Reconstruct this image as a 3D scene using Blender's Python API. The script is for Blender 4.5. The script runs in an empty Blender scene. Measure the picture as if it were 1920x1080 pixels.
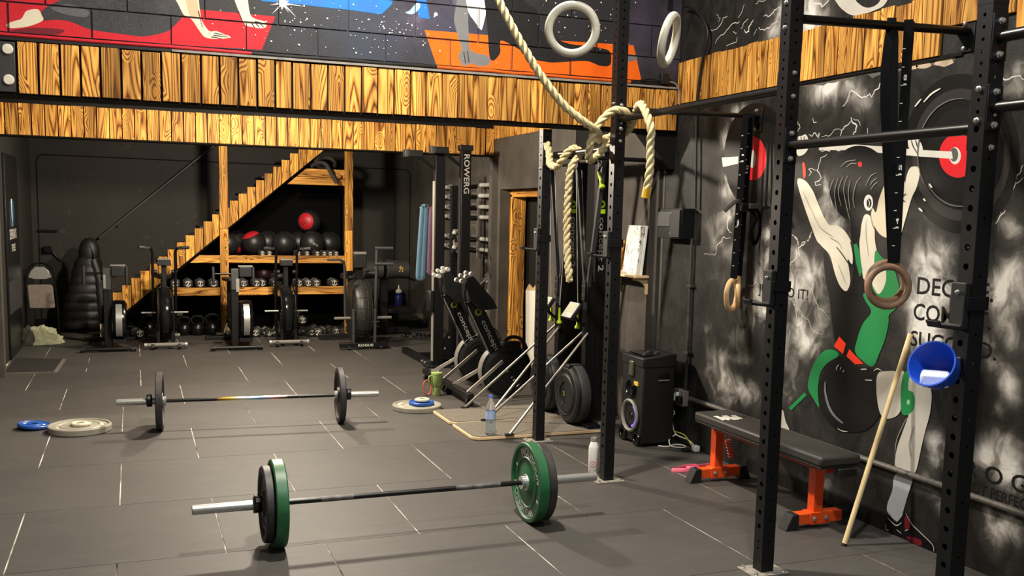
import bpy, math, random
from mathutils import Matrix, Vector
random.seed(7)
PI = math.pi
S = bpy.context.scene
C = S.collection

# ---------------------------------------------------------------- camera
cam_d = bpy.data.cameras.new('camera')
cam = bpy.data.objects.new('camera', cam_d)
C.objects.link(cam)
S.camera = cam
cam_d.sensor_width = 36.0
cam_d.lens = 34.60
cam_d.shift_y = 0.04238
cam_d.clip_end = 60
def cam_matrix(h, pitch, roll, yaw):
    p, r, y = (math.radians(a) for a in (pitch, roll, yaw))
    f = Vector((math.sin(y) * math.cos(p), math.cos(y) * math.cos(p), -math.sin(p)))
    r0 = Vector((math.cos(y), -math.sin(y), 0)); u0 = r0.cross(f)
    rr = r0 * math.cos(r) + u0 * math.sin(r)
    uu = u0 * math.cos(r) - r0 * math.sin(r)
    m = Matrix((rr, uu, -f)).transposed().to_4x4()
    m.translation = (0, 0, h)
    return m
cam.matrix_world = cam_matrix(1.7163, 6.8268, 1.2193, 21.078)

# ---------------------------------------------------------------- world, lights, exposure
w = bpy.data.worlds.new('world'); S.world = w; w.use_nodes = True
w.node_tree.nodes['Background'].inputs[0].default_value = (1.0, 0.94, 0.86, 1)
w.node_tree.nodes['Background'].inputs[1].default_value = 0.12
S.view_settings.view_transform = 'Standard'
S.view_settings.look = 'None'
S.view_settings.gamma = 1.0
S.view_settings.use_curve_mapping = False
S.view_settings.exposure = 1.0
S.cycles.max_bounces = 8
def lamp(name, loc, power, radius, col=(1.0, 0.87, 0.70)):
    d = bpy.data.lights.new(name, 'POINT'); d.energy = power; d.shadow_soft_size = radius; d.color = col
    o = bpy.data.objects.new(name, d); C.objects.link(o); o.location = loc
    return o
def downlight(name, loc, power, size, col=(1.0, 0.87, 0.70)):
    d = bpy.data.lights.new(name, 'AREA'); d.energy = power; d.shape = 'DISK'; d.size = size; d.color = col
    o = bpy.data.objects.new(name, d); C.objects.link(o); o.location = loc
    return o
downlight('ceiling_lamp_hall', (1.35, 4.85, 4.5), 132, .20, (1.0, 0.91, 0.78))
downlight('ceiling_lamp_front', (1.5, 1.7, 4.5), 66, .20, (.95, .98, 1.0))
lamp('ceiling_lamp_bay', (1.25, 8.55, 2.60), 300, .09)
lamp('ceiling_lamp_alcove', (1.35, 11.4, 2.55), 150, .09)

# ---------------------------------------------------------------- mesh builder
class G:
    def __init__(s):
        s.v = []; s.f = []; s.m = []; s.T = Matrix.Identity(4)
    def add(s, vs, fs, mi=0):
        b = len(s.v)
        s.v += [s.T @ Vector(p) for p in vs]
        s.f += [[b + i for i in f] for f in fs]
        s.m += [mi] * len(fs)
        return s
    def box(s, lo, hi, mi=0):
        x0, y0, z0 = lo; x1, y1, z1 = hi
        vs = [(x0,y0,z0),(x1,y0,z0),(x1,y1,z0),(x0,y1,z0),(x0,y0,z1),(x1,y0,z1),(x1,y1,z1),(x0,y1,z1)]
        return s.add(vs, [(3,2,1,0),(4,5,6,7),(0,1,5,4),(1,2,6,5),(2,3,7,6),(3,0,4,7)], mi)
    def cbox(s, c, d, mi=0):
        return s.box([c[i]-d[i]/2 for i in range(3)], [c[i]+d[i]/2 for i in range(3)], mi)
    def beam(s, p0, p1, a, b, mi=0, up=(0,0,1)):
        """rectangular bar from p0 to p1; a = width across, b = width along up"""
        p0 = Vector(p0); p1 = Vector(p1); d = (p1-p0).normalized(); u = Vector(up)
        if abs(d.dot(u)) > .98: u = Vector((0,1,0))
        r = d.cross(u).normalized(); u = r.cross(d)
        vs = [p + r*i*a/2 + u*j*b/2 for p in (p0,p1) for i,j in ((-1,-1),(1,-1),(1,1),(-1,1))]
        return s.add(vs, [(3,2,1,0),(4,5,6,7),(0,1,5,4),(1,2,6,5),(2,3,7,6),(3,0,4,7)], mi)
    def tube(s, pts, r, n=12, mi=0, closed=False, caps=True, flat=None):
        pts = [Vector(p) for p in pts]; k = len(pts)
        rs = r if isinstance(r, (list, tuple)) else [r]*k
        tg = []
        for i in range(k):
            if closed: t = pts[(i+1)%k]-pts[i-1]
            else: t = pts[min(i+1,k-1)]-pts[max(i-1,0)]
            tg.append(t.normalized())
        a = Vector((0,0,1)) if abs(tg[0].z) < .9 else Vector((1,0,0))
        nrm = (a - tg[0]*a.dot(tg[0])).normalized(); vs = []
        for i in range(k):
            nrm = (nrm - tg[i]*nrm.dot(tg[i])).normalized(); bi = tg[i].cross(nrm)
            for j in range(n):
                an = 2*PI*j/n
                fx, fy = (1,1) if flat is None else flat
                vs.append(pts[i] + nrm*math.cos(an)*rs[i]*fx + bi*math.sin(an)*rs[i]*fy)
        fs = []
        for i in range(k if closed else k-1):
            i2 = (i+1) % k
            for j in range(n):
                fs.append((i*n+j, i*n+(j+1)%n, i2*n+(j+1)%n, i2*n+j))
        if caps and not closed:
            fs.append(tuple(range(n-1,-1,-1))); fs.append(tuple((k-1)*n+j for j in range(n)))
        return s.add(vs, fs, mi)
    def cyl(s, p0, p1, r, r1=None, n=16, mi=0):
        return s.tube([p0, p1], [r, r if r1 is None else r1], n, mi)
    def lathe(s, prof, n=24, mi=0, M=None, caps=True):
        """profile (radius, height) spun about local z"""
        M = M or Matrix.Identity(4)
        vs = [M @ Vector((r*math.cos(2*PI*j/n), r*math.sin(2*PI*j/n), z)) for r, z in prof for j in range(n)]
        fs = [(i*n+j, i*n+(j+1)%n, (i+1)*n+(j+1)%n, (i+1)*n+j) for i in range(len(prof)-1) for j in range(n)]
        if caps:
            if prof[0][0] > 1e-6: fs.append(tuple(range(n-1,-1,-1)))
            if prof[-1][0] > 1e-6: fs.append(tuple((len(prof)-1)*n+j for j in range(n)))
        return s.add(vs, fs, mi)
    def prism(s, poly, a, b, axis='y', mi=0):
        """polygon in the plane across axis, drawn out from a to b"""
        def P(p, t):
            return {'x': (t,p[0],p[1]), 'y': (p[0],t,p[1]), 'z': (p[0],p[1],t)}[axis]
        n = len(poly)
        vs = [P(p,a) for p in poly] + [P(p,b) for p in poly]
        fs = [tuple(range(n-1,-1,-1)), tuple(range(n,2*n))] + [(i,(i+1)%n,n+(i+1)%n,n+i) for i in range(n)]
        return s.add(vs, fs, mi)
    def ball(s, c, r, n=20, m=12, mi=0, sc=(1,1,1)):
        vs = []; fs = []
        for i in range(m+1):
            th = PI*i/m
            for j in range(n):
                ph = 2*PI*j/n
                vs.append((c[0]+r*sc[0]*math.sin(th)*math.cos(ph), c[1]+r*sc[1]*math.sin(th)*math.sin(ph), c[2]+r*sc[2]*math.cos(th)))
        for i in range(m):
            for j in range(n):
                fs.append((i*n+j, (i+1)*n+j, (i+1)*n+(j+1)%n, i*n+(j+1)%n))
        return s.add(vs, fs, mi)
    def ring(s, c, R, r, axis='z', n=40, m=12, mi=0, flat=None):
        pts = []
        for i in range(n):
            a = 2*PI*i/n; u, v = R*math.cos(a), R*math.sin(a)
            d = {'z': (u,v,0), 'y': (u,0,v), 'x': (0,u,v)}[axis]
            pts.append((c[0]+d[0], c[1]+d[1], c[2]+d[2]))
        return s.tube(pts, r, m, mi, closed=True, flat=flat)

def build(name, g, mats, parent=None, bevel=0.0, angle=35, off=None):
    me = bpy.data.meshes.new(name)
    vs = g.v if off is None else [p - Vector(off) for p in g.v]
    me.from_pydata([tuple(p) for p in vs], [], g.f)
    if not isinstance(mats, (list, tuple)): mats = [mats]
    for m in mats: me.materials.append(m)
    me.polygons.foreach_set('material_index', g.m)
    me.polygons.foreach_set('use_smooth', [True]*len(me.polygons))
    me.update()
    me.set_sharp_from_angle(angle=math.radians(angle))
    o = bpy.data.objects.new(name, me); C.objects.link(o)
    if parent is not None: o.parent = parent
    if bevel:
        b = o.modifiers.new('edge', 'BEVEL'); b.width = bevel; b.segments = 2; b.limit_method = 'ANGLE'; b.harden_normals = False
    return o
def inst(src, name, parent=None, loc=(0,0,0), rot=(0,0,0), scale=(1,1,1)):
    o = bpy.data.objects.new(name, src.data if hasattr(src, 'data') else src); C.objects.link(o)
    if parent is not None: o.parent = parent
    o.location = loc; o.rotation_euler = rot; o.scale = scale
    if hasattr(src, 'modifiers'):
        for m in src.modifiers:
            if m.type == 'BEVEL':
                b = o.modifiers.new('edge', 'BEVEL'); b.width = m.width; b.segments = m.segments; b.limit_method = 'ANGLE'
    return o
def tag(o, label=None, cat=None, group=None, kind=None):
    if label: o['label'] = label
    if cat: o['category'] = cat
    if group: o['group'] = group
    if kind: o['kind'] = kind
    return o
def thing(name, label, cat, loc=(0,0,0), rz=0.0, group=None):
    o = bpy.data.objects.new(name, None); C.objects.link(o); o.empty_display_size = .1
    o.location = loc; o.rotation_euler = (0,0,rz)
    return tag(o, label, cat, group)
def dup(root, loc, rz=None, label=None, parent=None, top=True):
    r = root.copy(); C.objects.link(r)
    if top:
        r.location = loc
        if rz is not None: r.rotation_euler = (0,0,rz) if not isinstance(rz, tuple) else rz
        if label: r['label'] = label
    else: r.parent = parent
    for ch in list(root.children): dup(ch, None, None, None, r, False)
    return r
def catmull(pts, k=6, closed=False):
    n = len(pts); out = []
    pts = [Vector(p) for p in pts]
    rng = range(n if closed else n-1)
    for i in rng:
        p0 = pts[(i-1)%n] if closed or i > 0 else pts[0]
        p1 = pts[i]; p2 = pts[(i+1)%n]
        p3 = pts[(i+2)%n] if closed or i+2 < n else pts[-1]
        for j in range(k):
            t = j/k
            out.append(.5*((2*p1)+(p2-p0)*t+(2*p0-5*p1+4*p2-p3)*t*t+(3*p1-p0-3*p2+p3)*t**3))
    if not closed: out.append(pts[-1])
    return out
_txt = {}
def text_geo(body):
    if body in _txt: return _txt[body]
    cu = bpy.data.curves.new('lettering', 'FONT'); cu.body = body; cu.size = 1.0; cu.resolution_u = 3; cu.offset = .012
    ob = bpy.data.objects.new('lettering', cu); C.objects.link(ob)
    dg = bpy.context.evaluated_depsgraph_get(); dg.update()
    me = bpy.data.meshes.new_from_object(ob.evaluated_get(dg))
    vs = [tuple(v.co) for v in me.vertices]; fs = [tuple(p.vertices) for p in me.polygons]
    bpy.data.objects.remove(ob); bpy.data.curves.remove(cu); bpy.data.meshes.remove(me)
    x0 = min(v[0] for v in vs); x1 = max(v[0] for v in vs); y0 = min(v[1] for v in vs); y1 = max(v[1] for v in vs)
    vs = [((v[0]-x0)/(x1-x0), (v[1]-y0)/(y1-y0)) for v in vs]
    _txt[body] = (vs, fs, (x1-x0)/(y1-y0))
    return _txt[body]
def add_text(g, body, fn, mi=0):
    """letters mapped through fn(u, v) -> point; u, v run 0..1 over the word"""
    vs, fs, asp = text_geo(body)
    g.add([fn(u, v) for u, v in vs], fs, mi)
def flat_text(g, body, o, ux, uy, mi=0):
    o = Vector(o); ux = Vector(ux); uy = Vector(uy)
    add_text(g, body, lambda u, v: o + ux*u + uy*v, mi)
# ---------------------------------------------------------------- materials
def srgb(c):
    if isinstance(c, str): c = [int(c[i:i+2], 16)/255 for i in (1,3,5)]
    return tuple((x/12.92 if x <= .04045 else ((x+.055)/1.055)**2.4) for x in c) + (1,)
class NT:
    def __init__(s, name):
        m = bpy.data.materials.new(name); m.use_nodes = True
        s.m = m; s.t = m.node_tree; s.b = s.t.nodes['Principled BSDF']
    def n(s, kind, **kw):
        o = s.t.nodes.new(kind)
        for k, v in kw.items():
            if k.startswith('i_'):
                key = k[2:]; key = int(key) if key.isdigit() else key.replace('_', ' ')
                o.inputs[key].default_value = v
            else: setattr(o, k, v)
        return o
    def l(s, a, b): s.t.links.new(a, b)
    def ramp(s, fac, stops, interp='LINEAR'):
        r = s.t.nodes.new('ShaderNodeValToRGB'); r.color_ramp.interpolation = interp
        e = r.color_ramp.elements
        while len(e) > 1: e.remove(e[0])
        e[0].position = stops[0][0]; e[0].color = stops[0][1]
        for p, c in stops[1:]:
            q = e.new(p); q.color = c
        s.l(fac, r.inputs[0]); return r.outputs[0]
    def math(s, op, a, b=None, c=None):
        o = s.t.nodes.new('ShaderNodeMath'); o.operation = op
        for i, x in enumerate((a, b, c)):
            if x is None: continue
            if isinstance(x, (int, float)): o.inputs[i].default_value = x
            else: s.l(x, o.inputs[i])
        return o.outputs[0]
    def mix(s, fac, a, b, blend='MIX'):
        o = s.t.nodes.new('ShaderNodeMix'); o.data_type = 'RGBA'; o.blend_type = blend
        for i, x in ((0, fac), (6, a), (7, b)):
            if isinstance(x, (int, float)): o.inputs[i].default_value = x
            elif isinstance(x, tuple): o.inputs[i].default_value = x
            else: s.l(x, o.inputs[i])
        return o.outputs[2]
    def noise(s, vec, scale, detail=4, rough=.55, dist=0.0):
        o = s.t.nodes.new('ShaderNodeTexNoise')
        o.inputs['Scale'].default_value = scale; o.inputs['Detail'].default_value = detail
        o.inputs['Roughness'].default_value = rough; o.inputs['Distortion'].default_value = dist
        if vec is not None: s.l(vec, o.inputs['Vector'])
        return o.outputs[0]
    def mapping(s, vec, scale=(1,1,1), loc=None, rot=(0,0,0)):
        o = s.t.nodes.new('ShaderNodeMapping'); s.l(vec, o.inputs[0])
        o.inputs['Scale'].default_value = scale; o.inputs['Rotation'].default_value = rot
        if loc is not None:
            if isinstance(loc, tuple): o.inputs['Location'].default_value = loc
            else: s.l(loc, o.inputs['Location'])
        return o.outputs[0]
    def objco(s): return s.t.nodes.new('ShaderNodeTexCoord').outputs['Object']
    def pos(s): return s.t.nodes.new('ShaderNodeNewGeometry').outputs['Position']
    def bump(s, h, strength=.3, dist=.004):
        o = s.t.nodes.new('ShaderNodeBump'); o.inputs['Strength'].default_value = strength; o.inputs['Distance'].default_value = dist
        s.l(h, o.inputs['Height']); s.l(o.outputs[0], s.b.inputs['Normal'])
    def col(s, c):
        if isinstance(c, tuple): s.b.inputs['Base Color'].default_value = c
        else: s.l(c, s.b.inputs['Base Color'])
    def set(s, rough=.5, metal=0.0, spec=.5, coat=0.0):
        s.b.inputs['Roughness'].default_value = rough; s.b.inputs['Metallic'].default_value = metal
        s.b.inputs['Specular IOR Level'].default_value = spec; s.b.inputs['Coat Weight'].default_value = coat
        return s.m
def plain(name, c, rough=.5, metal=0.0, spec=.5, var=.12, scale=30, bump=0.0, coat=0.0):
    """one colour with a little uneven wear in tone and an optional fine relief"""
    t = NT(name); c = srgb(c)
    nz = t.noise(t.objco(), scale, 5, .6)
    lo = tuple(x*(1-var) for x in c[:3])+(1,); hi = tuple(min(1, x*(1+var)) for x in c[:3])+(1,)
    t.col(t.ramp(nz, [(.3, lo), (.7, hi)]))
    if bump: t.bump(t.noise(t.objco(), scale*4, 3), bump, .003)
    return t.set(rough, metal, spec, coat)

def make_wood(name, light, mid, dark, scale=1.0, axis='z'):
    """scorched softwood: flame-shaped growth rings, fine grain, darker burnt patches; differs from board to board"""
    t = NT(name)
    oi = t.n('ShaderNodeObjectInfo')
    off = t.n('ShaderNodeCombineXYZ')
    for i in range(3): t.l(t.math('MULTIPLY', oi.outputs['Random'], 37.0*(i+1)), off.inputs[i])
    sc = {'z': (1.5,1.5,.085), 'x': (.085,1.5,1.5), 'y': (1.5,.085,1.5)}[axis]
    v = t.mapping(t.objco(), tuple(a*scale for a in sc), off.outputs[0])
    n1 = t.noise(v, 5.0, 1.2, .4, .5)
    ks = {'z': (1,1,.42), 'x': (.42,1,1), 'y': (1,.42,1)}[axis]
    vo = t.n('ShaderNodeTexVoronoi'); vo.inputs['Scale'].default_value = 6.5
    t.l(t.mapping(t.objco(), ks, off.outputs[0]), vo.inputs['Vector'])
    kd = t.math('MAXIMUM', t.math('SUBTRACT', .34, vo.outputs['Distance']), 0.0)
    rings = t.math('FRACT', t.math('ADD', t.math('MULTIPLY', n1, 22.0), t.math('MULTIPLY', kd, 13.0)))
    tri = t.math('ABSOLUTE', t.math('SUBTRACT', t.math('MULTIPLY', rings, 2.0), 1.0))
    fine = t.noise(t.mapping(v, (22,22,22)), 3.0, 4, .7)
    tri2 = t.math('ADD', tri, t.math('MULTIPLY', t.math('SUBTRACT', fine, .5), .8))
    burn = t.noise(v, 9.0, 3, .6)
    c1 = t.ramp(tri2, [(.0, srgb(dark)), (.28, srgb(mid)), (.75, srgb(light))])
    bf = t.ramp(burn, [(.42, (0,0,0,1)), (.68, (.72,.72,.72,1))])
    c2 = t.mix(bf, c1, srgb(dark))
    c2 = t.mix(t.ramp(kd, [(.24, (0,0,0,1)), (.29, (.8,.8,.8,1))]), c2, srgb(mid))
    tone = t.math('MULTIPLY_ADD', oi.outputs['Random'], .55, .70)
    hsv = t.n('ShaderNodeHueSaturation'); t.l(c2, hsv.inputs['Color']); t.l(tone, hsv.inputs['Value'])
    t.col(hsv.outputs[0])
    t.bump(tri2, .22, .002)
    return t.set(.62, 0, .22)
WOOD = make_wood('scorched_pine', '#e6ad55', '#b3742b', '#4c280e')
WOOD_X = make_wood('scorched_pine_lengthwise', '#e6ac54', '#b8762c', '#4a2a10', axis='x')
WOOD_Y = make_wood('scorched_pine_deep', '#d89c4c', '#a86c28', '#40230d', axis='y')
WOOD_STAIR = make_wood('scorched_pine_stair', '#ecb052', '#c07e2e', '#55300f')
RAW = plain('raw_pine', '#d9bd92', .6, var=.1, scale=12)
STICKW = plain('pale_beech', '#e8cf9a', .45, var=.08, scale=14)
OAK = plain('worn_ring_wood', '#8a6a50', .5, var=.3, scale=14)
RINGL = plain('birch_ring_wood', '#d9b27c', .42, var=.12, scale=16)
RINGW = plain('pale_ring_wood', '#cfc6ae', .45, var=.12, scale=14)

def make_floor():
    t = NT('rubber_mat'); p = t.pos()
    oi = t.n('ShaderNodeObjectInfo')
    big = t.noise(p, 1.1, 4, .6); fine = t.noise(p, 260, 2, .6); sm = t.noise(t.mapping(p, (2.2,9,1)), 1.6, 5, .7)
    base = t.ramp(big, [(.3, srgb('#403d3a')), (.7, srgb('#4a4743'))])
    smear = t.mix(t.ramp(sm, [(.52, (0,0,0,1)), (.8, (.3,.3,.3,1))]), base, srgb('#68625b'))
    speck = t.mix(t.ramp(fine, [(.62, (0,0,0,1)), (.75, (.35,.35,.35,1))]), smear, srgb('#8b867c'))
    tone = t.math('MULTIPLY_ADD', oi.outputs['Random'], .14, .93)
    h = t.n('ShaderNodeHueSaturation'); t.l(speck, h.inputs['Color']); t.l(tone, h.inputs['Value'])
    t.col(h.outputs[0]); t.bump(fine, .25, .002)
    return t.set(.60, 0, .42)
FLOOR = make_floor()
def make_chalk():
    t = NT('chalk_dust_in_joints'); n = t.noise(t.pos(), 1.7, 5, .7)
    t.col(t.ramp(n, [(.34, srgb('#2c2926')), (.46, srgb('#8f877b')), (.60, srgb('#e8e2d4'))]))
    return t.set(.9, 0, .1)
CHALK = make_chalk()
def make_wall(name, lo, hi, sc=2.0, rough=.75, bump=.35):
    t = NT(name); p = t.pos()
    n = t.noise(p, sc, 6, .6); f = t.noise(p, 38, 5, .65); g = t.noise(p, 9, 4, .6, .4)
    c = t.ramp(n, [(.3, srgb(lo)), (.7, srgb(hi))])
    c2 = t.mix(t.ramp(g, [(.62, (0,0,0,1)), (.78, (.35,.35,.35,1))]), c, srgb('#6f675c'))
    t.col(c2); t.bump(t.math('ADD', f, t.math('MULTIPLY', g, .8)), bump, .012)
    return t.set(rough, 0, .35)
WALLD = make_wall('black_wall_paint', '#2b2825', '#3a3632')
WALLG = make_wall('dark_grey_rough_render', '#3d3934', '#544e47', 2.6)
WALLB = plain('flat_black_paint', '#0f0e0d', .75, spec=.2, scale=6)
STAIR_SHADE = plain('understair_shade_black', '#060606', .85, spec=.08, scale=6)  # shade under the stairs put into the colour of boards, soffit and back panel
BACKW = make_wall('charcoal_wall_paint', '#2a2825', '#35312d', 1.2, .7, .12)
CEIL = plain('black_ceiling_paint', '#100f0e', .9)

BLK = plain('black_powder_coat', '#0d0d0f', .45, .0, .35, .25, 60, .08)
BLKM = plain('black_matt_plastic', '#0c0c0d', .55, var=.2)
BLKG = plain('black_gloss_plastic', '#0b0b0c', .2, var=.1)
BLKS = plain('black_steel_bar', '#131212', .34, .3, var=.25)
RUB = plain('black_rubber', '#141415', .62, var=.25, scale=40, bump=.15)
RUBG = plain('scuffed_black_rubber', '#2b2828', .55, var=.5, scale=12, bump=.25)
CHROME = plain('polished_chrome', '#d8d8d4', .18, .72, var=.04)
STEEL = plain('brushed_steel', '#b4b5af', .32, .65, var=.12, scale=60)
SLEEVE_SHINE = plain('steel_sleeve_shine', '#e2e2dc', .28, .35, var=.05)  # lightened steel: the bright chrome reflection is put into the colour
ZINC = plain('zinc_bolt', '#c9c9c4', .3, .85, var=.1)
ALU = plain('satin_aluminium', '#c2bcb0', .38, .55, var=.08)
DGREY = plain('dark_grey_plastic', '#3a3a3b', .5, var=.12)
MGREY = plain('mid_grey_plastic', '#77736c', .5, var=.12)
WHITE = plain('white_plastic', '#f2f0ea', .4, var=.04)
LETTER = plain('white_lettering', '#dedbd2', .6, var=.06)
LETTERG = plain('grey_lettering', '#a9a69d', .6, var=.1)
GREEN = plain('green_bumper_rubber', '#1f5a34', .45, var=.22, scale=14, bump=.12)
BLUE = plain('blue_plate_rubber', '#1f4f9e', .42, var=.12, scale=14)
PGREY = plain('grey_plate_rubber', '#8f8a7c', .6, var=.12, scale=14)
PCREAM = plain('cream_plate_rubber', '#c9c3ab', .55, var=.08)
ORANGE = plain('orange_powder_coat', '#f0561c', .36, var=.08)
REDM = plain('red_enamel', '#c23a22', .4, var=.1)
LIME = plain('lime_plastic', '#b6d51a', .4, var=.06)
CUPG = plain('sage_green_steel', '#9fb36a', .45, var=.05)
PINK = plain('pink_latex', '#e9708a', .45, var=.06)
BANDB = plain('blue_latex', '#55798f', .55, var=.08)
BANDR = plain('red_latex', '#b5544e', .55, var=.08)
BANDP = plain('purple_latex', '#7d5a72', .55, var=.1)
BUCKET = plain('blue_bucket_plastic', '#1d4fc4', .36, var=.1, scale=9)
CHALKB = plain('chalk_block', '#eef2f6', .85, var=.04, bump=.2)
VINYL = plain('black_vinyl', '#1e1d1d', .42, var=.1, scale=70, bump=.1)
VINYLB = plain('charcoal_vinyl_pad', '#322f2d', .5, var=.1, scale=70, bump=.08)
REDV = plain('red_vinyl', '#b3202a', .45, var=.1)
STRAP = plain('black_webbing', '#08080a', .8, spec=.12, var=.2, scale=90, bump=.2)
ROPE = plain('manila_rope_fibre', '#c2b388', .8, var=.22, scale=30, bump=.5)
ROPEY = plain('yellow_rope_tape', '#d9a81f', .5, var=.08)
NYLON = plain('black_down_jacket_nylon', '#191818', .5, var=.25, scale=20, bump=.12)
CLOTH = plain('pale_green_cloth', '#a9ab8c', .85, var=.25, scale=9, bump=.15)
CLOTHD = plain('dark_patterned_cloth', '#3b3a33', .85, var=.5, scale=14, bump=.15)
FABRIC = plain('taupe_chair_fabric', '#7d7268', .9, var=.15, scale=24, bump=.15)
KETTLE = plain('black_cast_iron', '#101010', .3, .2, var=.2)
HEXG = plain('hex_head_rubber', '#2a2826', .5, var=.2)
GOLD = plain('gold_print', '#c8a24a', .5, var=.08)
PAPER = plain('white_card', '#d8d3c4', .7, var=.05)
SKINW = plain('white_bottle_enamel', '#e6e4de', .35, var=.03)
GROMAT = plain('dark_entrance_mat', '#221e1b', .95, var=.35, scale=70, bump=.3)
STUD = plain('speckled_rubber_top', '#6a6358', .85, var=.45, scale=120, bump=.3)
ORANGEC = plain('orange_cord', '#c9613a', .6)
def emis(name, c, e):
    t = NT(name); t.col(srgb(c)); t.b.inputs['Emission Color'].default_value = srgb(c); t.b.inputs['Emission Strength'].default_value = e
    return t.set(.3)
LEDP = emis('violet_led_ring', '#6a4ae0', .9)
ROD = plain('dull_steel_tube', '#8f8a80', .36, .55, var=.1)
def make_glass(name, c, rough=.05):
    t = NT(name); t.col(srgb(c)); t.b.inputs['Transmission Weight'].default_value = .92; t.b.inputs['IOR'].default_value = 1.2
    return t.set(rough)
PET = make_glass('clear_bottle_plastic', '#e8eef4')
SHROUD = plain('smoked_fan_shroud', '#1a1b1c', .14, .3, var=.3, scale=8)
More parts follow.
